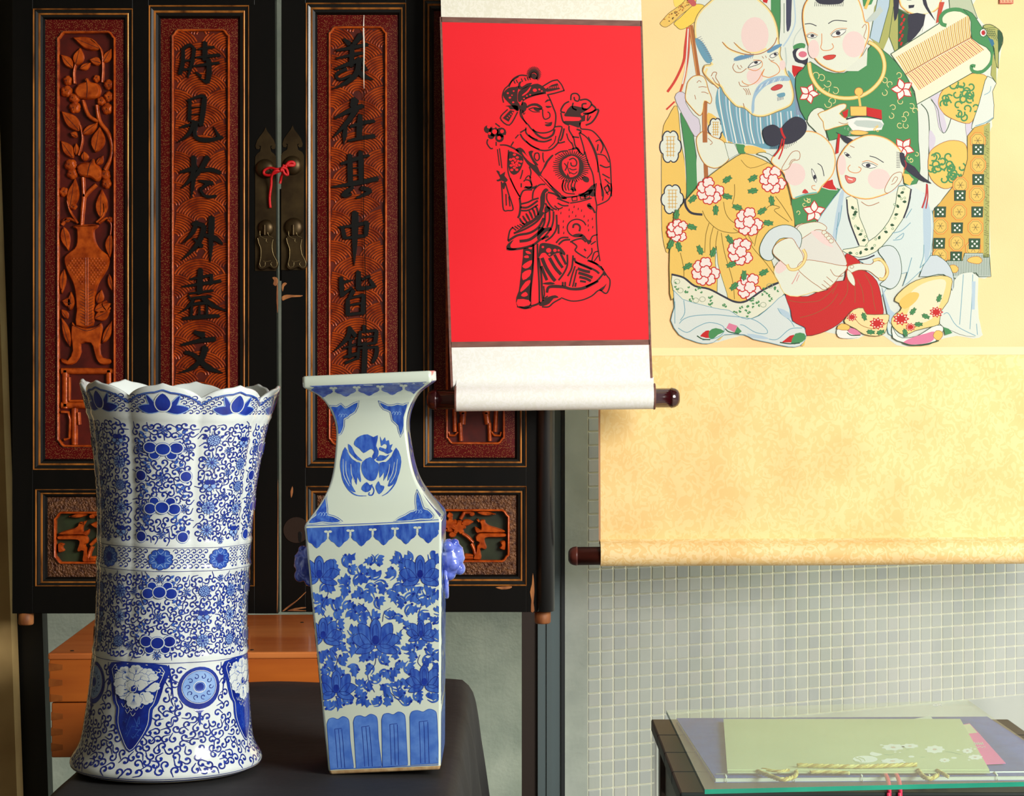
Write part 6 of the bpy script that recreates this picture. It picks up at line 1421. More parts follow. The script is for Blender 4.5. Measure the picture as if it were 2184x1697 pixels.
def rodwrap2():
    rad = .029; mb = MB(); rings = []
    for x, y in ((1280, 1180), (1500, 1179), (1800, 1178), (2000, 1176), (2266, 1174)):
        c = W(x, y, YB); ring = [(c.x, YB, c.z + .034), (c.x, YB - .003, c.z + .029)]
        for i in range(16):
            t = math.radians(70 - 300 * i / 15); ring.append((c.x, YB - .006 - rad * math.cos(t), c.z + rad * math.sin(t)))
        rings.append(ring)
    mb.loft(rings, M_goldmount2, False); mb.build('rolled_end', bs)
rodwrap2()
rod(bs, YB, (1212, 1185), (2330, 1176), .0215, M_rod2, 'roller', True)
rod(bs, YB, (1270, -640), (2272, -640), .012, M_rod2, 'top_rod', True)
mb = MB(); t0 = W(1770, -640, YB); mb.tube([W(1500, -640, YB), (t0.x, YB, 2.905), W(2040, -640, YB)], .0025, M_strip, 6); mb.build('hanging_cord', bs)
# ---------------------------------------------------------------- the woven picture
pc_ = MB(); HB = [.0012]
_cm = {}
def silk(c):
    if c not in _cm: _cm[c] = mat('silk_%d_%d_%d' % c, c, .65, k=.82, spec=.25, bump=.35, bscale=420, bdist=.0006)
    return _cm[c]
def step(): HB[0] += .000003; return HB[0]
A_ = Crop(1380, 0, 4.243); Bc = Crop(1764, 0, 4.243); Cc = Crop(1380, 360, 4.243); Dc = Crop(1764, 360, 4.243); Ec = Crop(1580, 220, 4.04); Gc = Crop(1640, 480, 5.2); Hc = Crop(1400, 0, 7.714); PX = Crop(0, 0, 1)
def f(K, c, *pts, n=3, ol=None, w=1.5, sh=None):
    p = K(*pts); p = smooth(p, True, n) if n > 1 else p
    fill(pc_, SB, p, step(), silk(c))
    if sh: stroke(pc_, SB, inset(p, sh[1] / 2)[1], sh[1], step(), silk(sh[0]), 1, True)
    if ol: stroke(pc_, SB, p, w, step(), silk(ol), 1, True)
def s(K, c, w, *pts, n=4, closed=False):
    stroke(pc_, SB, K(*pts), w, step(), silk(c), n, closed)
def el(K, c, x, y, rx, ry=None, ol=None, w=1.3):
    ry = ry or rx; p = K(*[q for r in circ(x, y, rx, ry, 20) for q in r]); fill(pc_, SB, p, step(), silk(c))
    if ol: stroke(pc_, SB, p, w, step(), silk(ol), 1, True)
SKIN = (230, 234, 216); OFF = (226, 232, 220); PINK = (240, 214, 208); GOLD = (240, 200, 104); GOLDL = (246, 222, 150); GRN = (76, 146, 90); DKG = (52, 88, 60); RED = (204, 40, 40); DK = (54, 54, 68); OLV = (110, 104, 62); BRN = (176, 108, 60); BLU = (116, 168, 186); BLUL = (186, 208, 222); ORG = (226, 140, 70); WHT = (240, 240, 232); LAV = (216, 208, 222); OLG = (176, 178, 104); GRY = (196, 208, 200)
# silhouette base
f(PX, OFF, 1500, -80, 2065, -80, 2075, 10, 2098, 52, 2130, 62, 2138, 85, 2128, 150, 2124, 178, 2112, 200, 2116, 270, 2110, 285, 2108, 420, 2112, 588, 2086, 592, 2088, 690, 2096, 714, 2075, 722, 2040, 716, 1990, 728, 1950, 738, 1912, 736, 1885, 716, 1850, 712, 1830, 722, 1800, 722, 1782, 712, 1722, 705, 1715, 728, 1690, 737, 1640, 722, 1580, 716, 1530, 730, 1490, 728, 1448, 714, 1434, 680, 1438, 600, 1428, 540, 1412, 510, 1410, 430, 1411, 290, 1425, 250, 1445, 222, 1465, 160, 1472, 100, 1490, 20, n=2)
# things behind the heads
f(A_, GRN, 1120, -300, 1205, -300, 1205, 200, 1195, 340, 1165, 250, 1120, 120, n=1); s(A_, DKG, 1.4, 1205, -10, 1205, 200, 1190, 400)
f(A_, (70, 72, 96), 1265, -250, 1315, -250, 1305, 120, 1300, 230, 1272, 290, 1258, 200, n=2); f(A_, RED, 1035, -60, 1110, -60, 1085, 30, 1050, 20, n=1)
s(A_, BLUL, 3, 1330, 0, 1340, 200, 1290, 330, 1230, 420); s(A_, GRY, 2, 1400, 250, 1340, 330, 1320, 420); s(A_, DKG, 1.2, 1240, 30, 1240, 300); s(A_, GRY, 3, 1250, 430, 1260, 560, 1240, 640)
f(A_, GRN, 1320, 420, 1380, 390, 1430, 400, 1420, 440, 1350, 470); f(A_, DK, 1315, 470, 1350, 440, 1400, 440, 1450, 470, 1450, 585, 1400, 575, 1340, 555, n=2); el(A_, WHT, 1405, 490, 58, 55); el(A_, (222, 120, 140), 1408, 492, 38, 28); f(A_, RED, 1312, 590, 1415, 610, 1380, 650, 1330, 700, 1312, 650, n=1)
# fan / horn and ribbons
f(Hc, (250, 222, 110), 290, -20, 300, 100, 350, 120, 420, 60, 480, -20); f(Hc, GOLD, 60, 380, 110, 320, 200, 220, 300, 150, 420, 60, 520, -40, 640, -40, 640, 60, 520, 160, 400, 250, 300, 350, 180, 440, 110, 440, 70, 410, ol=OLV, w=1.0)
rg = random.Random(2)
for i in range(46):
    t = rg.random(); x = 110 + 440 * t; y = 390 - 380 * t + rg.uniform(-60, 60); el(Hc, (190, 120, 50) if i % 3 else (110, 84, 50), x, y, 13, 9)
f(Hc, (248, 214, 92), 290, 380, 400, 280, 520, 160, 620, 80, 720, 70, 790, 110, 720, 230, 650, 340, 540, 430, 440, 480, 380, 480, 320, 430, ol=OLV, w=1.0)
f(Hc, (200, 96, 96), 510, -20, 600, -20, 660, 70, 600, 110, 540, 50, n=2)
# elder robe (left)
f(PX, GOLD, 1444, 226, 1425, 250, 1412, 290, 1411, 440, 1413, 505, 1425, 540, 1440, 470, 1462, 430, 1462, 360, 1452, 300, ol=OLV, w=1.2)
f(PX, GOLD, 1510, 240, 1540, 262, 1560, 300, 1570, 330, 1545, 330, 1525, 290, 1510, 270); f(A_, WHT, 300, 980, 330, 1060, 370, 1290, 380, 1697, 355, 1697, 330, 1300, 290, 1050, n=2)
f(A_, GRN, 310, 1010, 400, 1150, 430, 1300, 455, 1500, 470, 1800, 370, 1950, 355, 1600, 340, 1350, 305, 1100, n=2, ol=DK, w=1.2)
def shou(x, y, w_, h_):
    pts = petals(x, y, .82, 1.0, 6, .5, .7); pts = [(x + (p[0] - x) * w_, y + (p[1] - y) * h_) for p in pts]
    fill(pc_, SB, pts, step(), silk(OFF)); stroke(pc_, SB, pts, 2.6, step(), silk(DK), 1, True)
    g = (214, 168, 72)
    for k in range(6): s(PX, g, 1.4, x - w_ * (.45 - .05 * (k % 2)), y - h_ * .6 + k * h_ * .22, x + w_ * (.45 - .1 * (k % 2)), y - h_ * .6 + k * h_ * .22, n=1)
    for dx in (-.3, 0, .3): s(PX, g, 1.4, x + dx * w_, y - h_ * .6, x + dx * w_ * .9, y + h_ * .6, n=1)
shou(1430, 313, 23, 36); shou(1434, 425, 24, 33); shou(1526, 275, 16, 24)
f(A_, LAV, 250, 880, 290, 830, 345, 850, 350, 930, 420, 1040, 470, 1080, 480, 1200, 430, 1235, 360, 1110, 290, 980, n=2, ol=(120, 120, 110), w=1.2)
f(PX, OFF, 1486, 330, 1500, 360, 1500, 400, 1490, 420, 1487, 400)
# staff and ribbons
s(A_, BRN, 9, 395, 230, 430, 470, 465, 700); s(A_, (214, 150, 90), 2.4, 385, 240, 420, 470, 450, 690); s(A_, BRN, 10.5, 525, 900, 520, 1060, 525, 1290); s(A_, (210, 140, 80), 2.6, 515, 900, 512, 1060, 515, 1290); s(A_, BRN, 9, 530, 1480, 535, 1620)
s(A_, (214, 70, 60), 5, 368, 250, 345, 430, 330, 560, 260, 720, 185, 832); s(A_, (206, 90, 70), 4, 380, 250, 375, 480, 350, 640, 330, 740, 300, 832); s(A_, (214, 70, 60), 3.4, 250, 920, 175, 992); s(A_, WHT, 2.5, 372, 260, 360, 480, 345, 640, 320, 760)
# beard
f(A_, BLU, 640, 800, 680, 765, 800, 930, 960, 1030, 1060, 1050, 1290, 960, 1330, 850, 1270, 640, 1340, 720, 1400, 900, 1430, 1060, 1390, 1300, 1100, 1350, 950, 1310, 720, 1270, 660, 1080, 620, 930)
for i in range(24):
    x = 650 + i * 31; c = (WHT, (150, 150, 170), BLUL)[i % 3]; y0 = 800 + min(i, 10) * 24 if i < 12 else 1040 - (i - 12) * 4
    s(A_, c, 2.6 if i % 3 != 1 else 1.2, x, y0, x + 10, y0 + 150, x + (12 - i) * 4 + 30, 1300)
for k in range(8): s(A_, (140, 150, 176), 1.2, 1275 + k * 14, 680 + k * 30, 1330 + k * 10, 860 + k * 18, 1350 + k * 6, 1040)
# elder head
f(A_, SKIN, 435, 350, 428, 220, 465, 120, 550, 30, 680, -60, 900, -70, 1040, 20, 1130, 120, 1180, 250, 1195, 390, 1210, 430, 1205, 500, 1245, 590, 1262, 660, 1300, 730, 1328, 850, 1318, 920, 1285, 965, 1180, 1010, 1060, 1055, 960, 1045, 880, 980, 800, 960, 700, 850, 660, 780, 590, 760, 530, 700, 500, 640, 520, 590, 580, 580, 520, 520, 470, 430, n=3, ol=(150, 128, 80), w=1.6, sh=(GOLDL, 4))
el(A_, PINK, 975, 320, 125, 165); el(A_, PINK, 975, 690, 75, 75); el(A_, PINK, 1225, 590, 28, 45)
f(A_, (110, 160, 184), 440, 345, 490, 370, 540, 440, 590, 545, 545, 572, 490, 500, 445, 400)
for k in range(12): s(A_, (120, 124, 140), 1.0, 450 + k * 11, 350 + k * 17, 490 + k * 10, 330 + k * 19, n=1)
f(A_, (104, 152, 186), 785, 530, 850, 500, 965, 488, 950, 512, 860, 540, 800, 552); f(A_, (104, 152, 186), 1085, 465, 1150, 415, 1215, 398, 1205, 425, 1110, 478)
for k in range(10): s(A_, (120, 140, 170), 1.0, 800 + k * 18, 530 - k * 3, 786 + k * 18, 556 - k * 3, n=1)
s(A_, GOLDL, 4, 690, 390, 760, 455, 880, 495); s(A_, BRN, 1.8, 680, 380, 740, 440, 880, 490, 1000, 492, 1090, 455, 1150, 400, 1175, 340); s(A_, GOLDL, 4, 800, 400, 880, 465, 990, 478, 1080, 440); s(A_, BRN, 1.6, 785, 385, 850, 445, 940, 485)
f(A_, WHT, 912, 612, 955, 565, 1030, 550, 1012, 580, 935, 606, ol=DK, w=1.3); el(A_, DK, 985, 566, 17, 13); f(A_, WHT, 1110, 505, 1165, 475, 1185, 492, 1135, 525, ol=DK, w=1.2); el(A_, DK, 1160, 492, 14, 12)
s(A_, ORG, 1.4, 910, 620, 980, 640, 1040, 600, 1030, 550, 960, 545); s(A_, ORG, 1.6, 1062, 625, 1040, 680, 1070, 695, 1110, 700, 1180, 668, 1200, 630, 1170, 580, 1120, 555); s(A_, ORG, 1.5, 1062, 625, 1040, 660, 1000, 730, 930, 770, 870, 750, 860, 730); s(A_, BRN, 1.4, 790, 575, 775, 610, 800, 650, 850, 655, 900, 620); s(A_, BRN, 1.3, 830, 740, 850, 780, 920, 780); 
for dx in (0, 22, 44): s(A_, BRN, 1.2, 870 + dx, 800, 895 + dx * .7, 830, 900 + dx * .8, 860)
for p in ([815, 590, 830, 620, 850, 625], [845, 590, 860, 615], [1100, 530, 1120, 550, 1150, 545], [1040, 510, 1055, 530], [1070, 505, 1080, 525]): s(A_, BRN, 1.2, *p)
f(A_, (160, 192, 214), 1270, 690, 1180, 690, 1090, 715, 1010, 770, 965, 850, 945, 960, 950, 1030, 970, 1000, 975, 900, 1020, 830, 1090, 770, 1190, 735, 1290, 730, n=3)
for k in range(9): s(A_, WHT if k % 2 else (140, 150, 190), 1.1, 1240 - k * 28, 705 + k * k * 1.2, 1225 - k * 30, 735 + k * k * 1.5, n=1)
f(A_, (206, 70, 70), 1120, 802, 1180, 765, 1225, 772, 1210, 800, 1150, 820, ol=(140, 50, 50), w=1); f(A_, (110, 160, 180), 1175, 855, 1240, 838, 1246, 870, 1195, 882)
for k in range(6): s(A_, (120, 130, 150), 1.0, 1180 + k * 10, 880 - k, 1182 + k * 10, 915 - k * 3, n=1)
s(A_, GOLDL, 4, 545, 620, 530, 680, 600, 750, 650, 790); s(A_, BRN, 1.5, 520, 600, 505, 650, 560, 720, 650, 805); s(A_, BRN, 1.4, 580, 690, 600, 655, 630, 660, 620, 700, 650, 750, 660, 790); s(A_, BRN, 1.3, 590, 700, 620, 750, 650, 770); s(A_, BRN, 1.4, 870, 935, 880, 975)
# elder hands
f(A_, SKIN, 370, 740, 420, 690, 490, 685, 530, 720, 555, 810, 585, 890, 570, 940, 520, 915, 505, 1010, 470, 1045, 380, 950, 345, 890, 355, 800, ol=BRN, w=1.4, sh=(GOLDL, 2))
for p in ([465, 790, 500, 785, 540, 790], [490, 835, 520, 835, 555, 850], [450, 750, 470, 730, 490, 745], [430, 860, 440, 900]): s(A_, BRN, 1.3, *p)
f(A_, SKIN, 450, 1240, 500, 1190, 540, 1195, 600, 1240, 680, 1270, 730, 1340, 742, 1440, 640, 1520, 540, 1500, 480, 1420, 450, 1320, ol=BRN, w=1.4, sh=(GOLDL, 2)); s(A_, BRN, 10, 522, 1190, 524, 1290, n=1); s(A_, BRN, 1.3, 550, 1250, 590, 1290, 570, 1310)
f(A_, GRN, 800, 1300, 880, 1310, 910, 1370, 870, 1400, 830, 1390, n=1); f(A_, OFF, 700, 1290, 790, 1300, 830, 1390, 740, 1440, n=1, ol=DKG, w=1.0); f(A_, GOLD, 890, 1320, 1000, 1330, 1080, 1380, 900, 1390)
# right dignitary: beard, collars, robe
f(Bc, OLG, 430, 60, 600, -200, 600, 60, 560, 330, 500, 470, 390, 345, n=1); f(Bc, BLUL, 495, -200, 585, -200, 560, 60, 470, 390, 385, 345, n=1, ol=DKG, w=1.2)
for k in range(7): s(Bc, GRY, 2, 340 + k * 14, 210 - k * 4, 480 + k * 4, 60 + k * 6, n=1)
f(Bc, OLG, 600, 60, 735, 120, 725, 385, 610, 465, 560, 330, n=1, ol=DKG, w=1.2); f(Bc, DKG, 640, 80, 735, 130, 725, 385, 640, 445, n=1); 
for k in range(8): s(Bc, RED, 4, 690 + (k % 2) * 14 - k * 4, 130 + k * 36, 672 + (k % 2) * 20 - k * 4, 160 + k * 36, n=1)
f(Bc, SKIN, 640, -200, 1035, -200, 1025, 30, 960, 110, 860, 140, 760, 125, 690, 80, 655, 20, ol=ORG, w=1.6, sh=(GOLDL, 3)); f(Bc, DK, 735, 130, 890, 132, 870, 230, 800, 330, 722, 388, 735, 250, n=2); f(Bc, WHT, 890, 130, 960, 110, 970, 230, 860, 290, n=1)
f(Bc, DK, 735, 48, 790, 45, 782, 70, 738, 78, n=1); f(Bc, DK, 720, -60, 770, -20, 760, 4, 720, 4, n=1); f(Bc, DK, 860, -40, 890, -20, 910, 60, 978, 188, 920, 120, 870, 40, n=2); f(Bc, DK, 600, -150, 650, -150, 645, 100, 608, 195, 600, 60, n=2)
f(Bc, (206, 80, 60), 1015, 20, 1062, 20, 1010, 200, 985, 212, n=1); f(Bc, (190, 200, 170), 1090, -150, 1250, -150, 1360, 170, 1300, 140, 1110, 95, n=1, ol=DKG, w=1.2); f(Bc, GRN, 300, -150, 480, -150, 400, 40, 330, 60, n=1); s(Bc, GOLD, 6, 400, -60, 345, 80, n=1)
# right white robe with roundels
f(Bc, LAV, 915, 880, 1000, 830, 1030, 960, 1060, 1060, 1080, 1150, 1055, 1205, 1010, 1150, 985, 1000, 950, 900); s(Bc, DKG, 1.3, 850, 940, 910, 1020, 925, 1180, 920, 1400, 915, 1640); s(Bc, DKG, 1.2, 940, 900, 1000, 990, 1020, 1120, 1055, 1205, 1110, 1110, 1190, 800); f(Bc, LAV, 925, 1180, 980, 1250, 960, 1340, 925, 1380); f(Bc, LAV, 1255, 1110, 1310, 1100, 1290, 1210, 1262, 1230)
f(Bc, GOLD, 1020, 860, 1080, 780, 1200, 700, 1330, 665, 1445, 695, 1410, 800, 1375, 950, 1310, 1100, 1230, 1112, 1100, 1060, 1040, 1010, 1005, 940, ol=BRN, w=1.1); f(PX, GOLD, 1981, 330, 1996, 312, 2024, 300, 2052, 303, 2062, 318, 2062, 352, 2048, 384, 2022, 402, 2000, 396, 1981, 372, ol=BRN, w=1.1)
def squig(K, c, w, cx, cy, r, seed, n=9):
    q = random.Random(seed)
    for i in range(n):
        a = q.uniform(0, 6.28); d = r * math.sqrt(q.random()) * .82; x, y = cx + d * math.cos(a), cy + d * math.sin(a); h = q.choice((-1, 1)); b = q.uniform(0, 6.28); R = r * .2
        s(K, c, w, *[v for k in range(6) for v in (x + R * (1 - k * .1) * math.cos(b + h * k * .95), y + R * (1 - k * .1) * math.sin(b + h * k * .95))])
squig(PX, GRN, 3.4, 2047, 215, 46, 3, 24); squig(PX, GRN, 3.4, 2021, 352, 46, 4, 24)
f(Bc, OFF, 1450, 690, 1530, 755, 1495, 830, 1505, 1070, 1330, 1165, 1310, 1130, 1370, 950, 1410, 800, n=2, ol=DKG, w=1.2); s(Bc, BLU, 1.6, 1340, 1140, 1430, 1110, 1500, 1065); s(Bc, BLU, 1.2, 1480, 780, 1470, 830, 1420, 860)
# qin-like plate with gold hatching
f(Bc, (240, 234, 206), 575, 490, 1010, 215, 1030, 145, 1100, 95, 1250, 110, 1312, 190, 1300, 345, 1470, 440, 1492, 550, 1440, 630, 1330, 650, 812, 945, 790, 830, 710, 680, n=1, ol=DKG, w=1.6)
for k in range(40):
    t = k / 39; x = 715 + 580 * t; y = 665 - 320 * t; L = 150 + 60 * t; dx = -70 + 60 * t
    s(Bc, (206, 158, 60) if k % 2 else (226, 190, 96), 2.1, x, y, x + dx * .6 - 8, y - L * .62, x + dx - 20 + 20 * t, y - L, n=2)
    s(Bc, (214, 140, 70) if k % 2 else (230, 190, 100), 2.1, x + 5, y + 8, x + 60, y + 65 - 10 * t, x + 120, y + 150 - 40 * t, n=2)
s(Bc, BRN, 1.8, 705, 675, 1000, 505, 1305, 340, n=1)
s(Bc, GRN, 8, 1078, 232, 1035, 215, 1028, 155, 1085, 100, 1190, 88, 1280, 130); f(Bc, GRN, 1230, 85, 1310, 120, 1360, 190, 1400, 250, 1450, 320, 1500, 430, 1500, 500, 1440, 430, 1310, 350, 1300, 200, 1270, 130, n=2, ol=DKG, w=1.2); s(Bc, GRN, 7, 1340, 600, 1305, 598, 1318, 645, 1400, 650, 1480, 570, 1495, 470)
f(Bc, OLG, 1410, 235, 1470, 222, 1520, 245, 1580, 300, 1588, 390, 1550, 480, 1548, 620, 1520, 560, 1510, 440, 1470, 350, 1430, 300, n=2, ol=DKG, w=1.4); f(Bc, DKG, 1540, 270, 1588, 320, 1580, 400, 1548, 480, 1545, 400, n=2); el(Bc, WHT, 1412, 298, 32, 36, DKG); el(Bc, (190, 40, 50), 1412, 298, 18, 22); f(Bc, (60, 120, 150), 1455, 345, 1500, 360, 1512, 400, 1490, 425, n=1); f(Bc, OLG, 1500, 480, 1530, 600, 1530, 750, 1480, 680, n=1)
for k in range(5): s(Bc, DKG, .9, 1420 + k * 22, 250 + k * 8, 1470 + k * 22, 330 + k * 14, n=1); s(Bc, DKG, .9, 1420, 260 + k * 16, 1520, 250 + k * 18, n=1)
# brocade column, hem, lower robe at the right
f(PX, (222, 178, 84), 2063, 290, 2078, 272, 2110, 262, 2109, 420, 2109, 548, 2097, 548, 2096, 540, 2056, 540, 2052, 556, 2018, 556, 1990, 548, 1988, 470, 1990, 450, 2026, 405, 2054, 372, 2063, 340, n=1, ol=OLV, w=1.3)
f(PX, OLG, 2098, 270, 2111, 262, 2109, 548, 2097, 548, n=1)
rg = random.Random(9)
for i in range(60): s(PX, OLV, 1.0, 2098 + rg.uniform(0, 10), 275 + i * 4.5, 2100 + rg.uniform(0, 10), 278 + i * 4.5, n=1)
OCT = [(2085, 300), (2086, 352), (2083, 415), (2080, 485), (2045, 452), (2048, 395), (2040, 518), (2005, 482), (2005, 545), (2075, 530)]
for x, y in OCT:
    p = circ(x, y, 17, 18, 8, math.pi / 8); fill(pc_, SB, p, step(), silk((238, 196, 100))); stroke(pc_, SB, p, 1.8, step(), silk(ORG), 1, True); stroke(pc_, SB, circ(x, y, 13.5, 14.5, 8, math.pi / 8), .9, step(), silk(OLV), 1, True)
    for k in range(6): a = k * 1.05; s(PX, OLV, 1.0, x, y, x + 8 * math.cos(a), y + 8 * math.sin(a), n=1)
for x, y in ((2086, 319), (2086, 383), (2047, 417), (2005, 452), (2084, 452), (2041, 486), (2003, 519), (2078, 520), (2039, 548)):
    f(PX, DKG, x - 12, y - 11, x + 12, y - 11, x + 11, y + 11, x - 12, y + 11, n=1, ol=DK, w=1.2)
    for dx, dy in ((0, 0), (-5, -5), (5, -5), (-5, 5), (5, 5)): el(PX, WHT, x + dx, y + dy, 2.2)
f(PX, (196, 208, 198), 2018, 556, 2052, 556, 2057, 540, 2096, 540, 2097, 549, 2110, 549, 2113, 590, 2087, 590, 2082, 582, 2054, 582, 2046, 596, 2032, 592, 2022, 570, n=1, ol=DKG, w=1.2)
for k in range(26): s(PX, DKG, .9, 2022 + k * 3.5, 545 + (8 if k < 10 else -2), 2023 + k * 3.5, 588, n=1)
f(Dc, GOLD, 1265, 830, 1300, 800, 1370, 795, 1400, 830, 1370, 860, 1300, 850, ol=BRN, w=1); f(Dc, GOLD, 1105, 880, 1150, 870, 1185, 900, 1170, 935, 1130, 935, ol=BRN, w=1)
f(PX, OFF, 2036, 596, 2056, 582, 2086, 590, 2082, 660, 2094, 712, 2060, 716, 2030, 705, 2004, 690, 2010, 640, n=2); 
for p in ([2054, 585, 2050, 640, 2046, 692], [2074, 585, 2072, 640, 2068, 702], [2082, 690, 2084, 714], [2012, 670, 2022, 668, 2040, 695, 2080, 716]): s(PX, BLU, 1.4, *p)
f(PX, BLUL, 2072, 600, 2080, 600, 2078, 660, 2072, 660, n=1)
# boy in green: body
f(PX, GRN, 1697, 165, 1712, 148, 1728, 132, 1760, 152, 1800, 156, 1840, 132, 1852, 104, 1866, 98, 1896, 118, 1925, 152, 1945, 190, 1956, 230, 1958, 300, 1962, 360, 1952, 396, 1928, 392, 1922, 340, 1890, 296, 1800, 290, 1768, 300, 1754, 250, 1718, 256, 1700, 210, n=2, ol=DKG, w=1.3)
f(PX, GRN, 1688, 420, 1714, 408, 1760, 398, 1790, 404, 1778, 420, 1760, 450, 1738, 474, 1706, 490, 1692, 470, n=2, ol=DKG, w=1.2); f(Ec, RED, 695, 725, 740, 670, 790, 655, 800, 700, 830, 750, 760, 745, n=1, ol=WHT, w=1.4)
squig(PX, GOLDL, 1.4, 1760, 190, 45, 21, 8); squig(PX, GOLDL, 1.4, 1910, 190, 38, 22, 8); squig(PX, GOLDL, 1.4, 1925, 250, 36, 23, 8); squig(PX, GOLDL, 1.4, 1935, 330, 26, 24, 5); squig(PX, GOLDL, 1.4, 1715, 440, 24, 25, 5); squig(PX, GOLDL, 1.3, 1945, 388, 14, 26, 3)
def flor(x, y, r, a0=0, n=5, pet=WHT):
    for i in range(n):
        a = a0 + 2 * math.pi * i / n; p = leaf_pts((x, y), (x + r * math.cos(a), y + r * math.sin(a)), r * .62, 6); fill(pc_, SB, p, step(), silk(pet)); stroke(pc_, SB, p, 2.2, step(), silk(RED), 1, True)
    el(PX, RED, x, y, 2)
flor(1724, 200, 22, -1.2); flor(1924, 191, 24, -.6); flor(1926, 316, 24, -2.2); flor(1736, 452, 24, -.3)
# necklace, face
s(PX, (214, 170, 70), 8.5, 1725, 134, 1730, 162, 1748, 190, 1780, 207, 1820, 209, 1853, 196, 1878, 170, 1886, 142, 1880, 115, 1866, 98, 1852, 90); s(PX, GOLDL, 5.5, 1725, 134, 1730, 162, 1748, 190, 1780, 207, 1820, 209, 1853, 196, 1878, 170, 1886, 142, 1880, 115, 1866, 98, 1852, 90)
el(PX, GOLD, 1831, 196, 9, 9, BRN); s(PX, GOLD, 5, 1831, 203, 1834, 225, 1836, 240)
f(PX, SKIN, 1712, 45, 1713, 20, 1722, 0, 1740, -12, 1816, -12, 1836, 14, 1844, 46, 1852, 50, 1852, 78, 1842, 106, 1832, 128, 1814, 146, 1790, 154, 1768, 148, 1745, 134, 1728, 108, 1717, 75, n=3, ol=ORG, w=1.6, sh=(GOLDL, 2.4))
f(PX, (226, 230, 214), 1800, 152, 1840, 118, 1850, 100, 1848, 140, 1830, 152, n=1)
el(PX, PINK, 1820, 95, 24, 28); el(PX, PINK, 1735, 105, 12, 20)
f(PX, DK, 1735, -12, 1800, -12, 1796, 6, 1780, 10, 1755, 10, 1742, 5, n=2)
for k in range(16): s(PX, DK, 1.0, 1738 + k * 4, 4, 1737 + k * 4, 14, n=1)
s(PX, DK, 1.8, 1716, 52, 1728, 51, 1741, 56); s(PX, DK, 1.8, 1766, 51, 1780, 44, 1806, 46)
f(PX, WHT, 1720, 78, 1730, 73, 1742, 78, 1732, 82, n=2, ol=DK, w=1.1); el(PX, DK, 1732, 77, 4, 3); s(PX, ORG, 1.2, 1718, 76, 1730, 70, 1744, 76)
f(PX, WHT, 1772, 76, 1784, 66, 1804, 64, 1796, 74, 1782, 79, n=2, ol=DK, w=1.2); el(PX, DK, 1787, 71, 5, 4.4); s(PX, ORG, 1.2, 1770, 74, 1784, 62, 1806, 61); s(PX, ORG, 1.3, 1776, 80, 1792, 79)
s(PX, ORG, 1.5, 1752, 72, 1752, 92, 1750, 102, 1756, 108, 1770, 107, 1777, 101, 1774, 93); f(PX, (214, 70, 60), 1755, 122, 1766, 118, 1782, 118, 1776, 126, 1762, 128, ol=(150, 60, 50), w=1); s(PX, BRN, 1.2, 1838, 60, 1845, 52, 1847, 62, 1842, 78, 1846, 84)
# hand and cup
f(Ec, SKIN, 570, 160, 600, 80, 660, 40, 720, 60, 700, 120, 720, 220, 740, 300, 700, 300, 620, 220, n=2, ol=DKG, w=1.2)
f(Ec, SKIN, 660, 95, 740, 60, 850, 10, 905, 10, 900, 50, 850, 90, 920, 140, 970, 130, 965, 175, 900, 190, 800, 215, 720, 235, 705, 160, n=2, ol=BRN, w=1.3, sh=(GOLDL, 2)); s(Ec, BRN, 1.2, 840, 165, 900, 180, 960, 140)
f(Ec, WHT, 920, 140, 960, 120, 1210, 145, 1215, 215, 1180, 235, 960, 235, n=2); f(Ec, GRY, 990, 150, 1200, 160, 1205, 215, 1000, 200, n=2); s(Ec, DK, 3.4, 905, 140, 1000, 118, 1100, 112, 1210, 142); f(Ec, RED, 1080, 35, 1210, 60, 1215, 140, 1085, 110, n=1); f(Ec, GOLD, 940, 30, 1080, 30, 1080, 110, 945, 110, n=1, ol=BRN, w=1); f(Ec, RED, 870, 80, 925, 50, 915, 120, 890, 130, n=1)
f(Ec, GOLD, 935, 245, 1010, 235, 1100, 255, 1040, 275, 960, 270, ol=BRN, w=1); squig(Ec, (150, 180, 150), 1.2, 920, 240, 45, 5, 7); squig(Ec, GOLD, 1.4, 1160, 235, 50, 6, 6)
# right boy: plaits first
f(Ec, DK, 815, 250, 860, 270, 970, 320, 930, 350, 890, 330, 855, 285, n=2); f(Ec, RED, 835, 265, 855, 270, 840, 430, 815, 440, n=1)
# right boy: robe
f(PX, (218, 230, 226), 1788, 410, 1800, 400, 1850, 400, 1942, 395, 1970, 412, 1985, 440, 1990, 480, 1986, 530, 1978, 560, 1950, 590, 1925, 610, 1935, 580, 1900, 600, 1870, 660, 1905, 690, 1930, 725, 1895, 712, 1890, 690, 1840, 560, 1790, 550, 1760, 540, 1740, 500, 1745, 470, 1765, 440, n=2, ol=BLU, w=1.3)
f(PX, OFF, 1942, 395, 1975, 388, 2020, 408, 2004, 432, 1985, 450, 1970, 412, n=1); f(PX, (206, 218, 224), 1984, 545, 2010, 552, 2026, 570, 2034, 596, 2030, 620, 2020, 590, 2000, 585, 1960, 590, n=2, ol=DKG, w=1.2)
f(PX, BLUL, 1970, 420, 1984, 450, 1984, 530, 1972, 560, 1968, 480, n=2); f(PX, BLUL, 1790, 415, 1800, 410, 1785, 500, 1775, 505, n=2)
f(Ec, SKIN, 1000, 810, 1200, 820, 1350, 750, 1320, 900, 1260, 1050, 1120, 1180, 1060, 1090, 1010, 960, n=2); s(Ec, BRN, 1.4, 1035, 850, 1100, 885, 1190, 855)
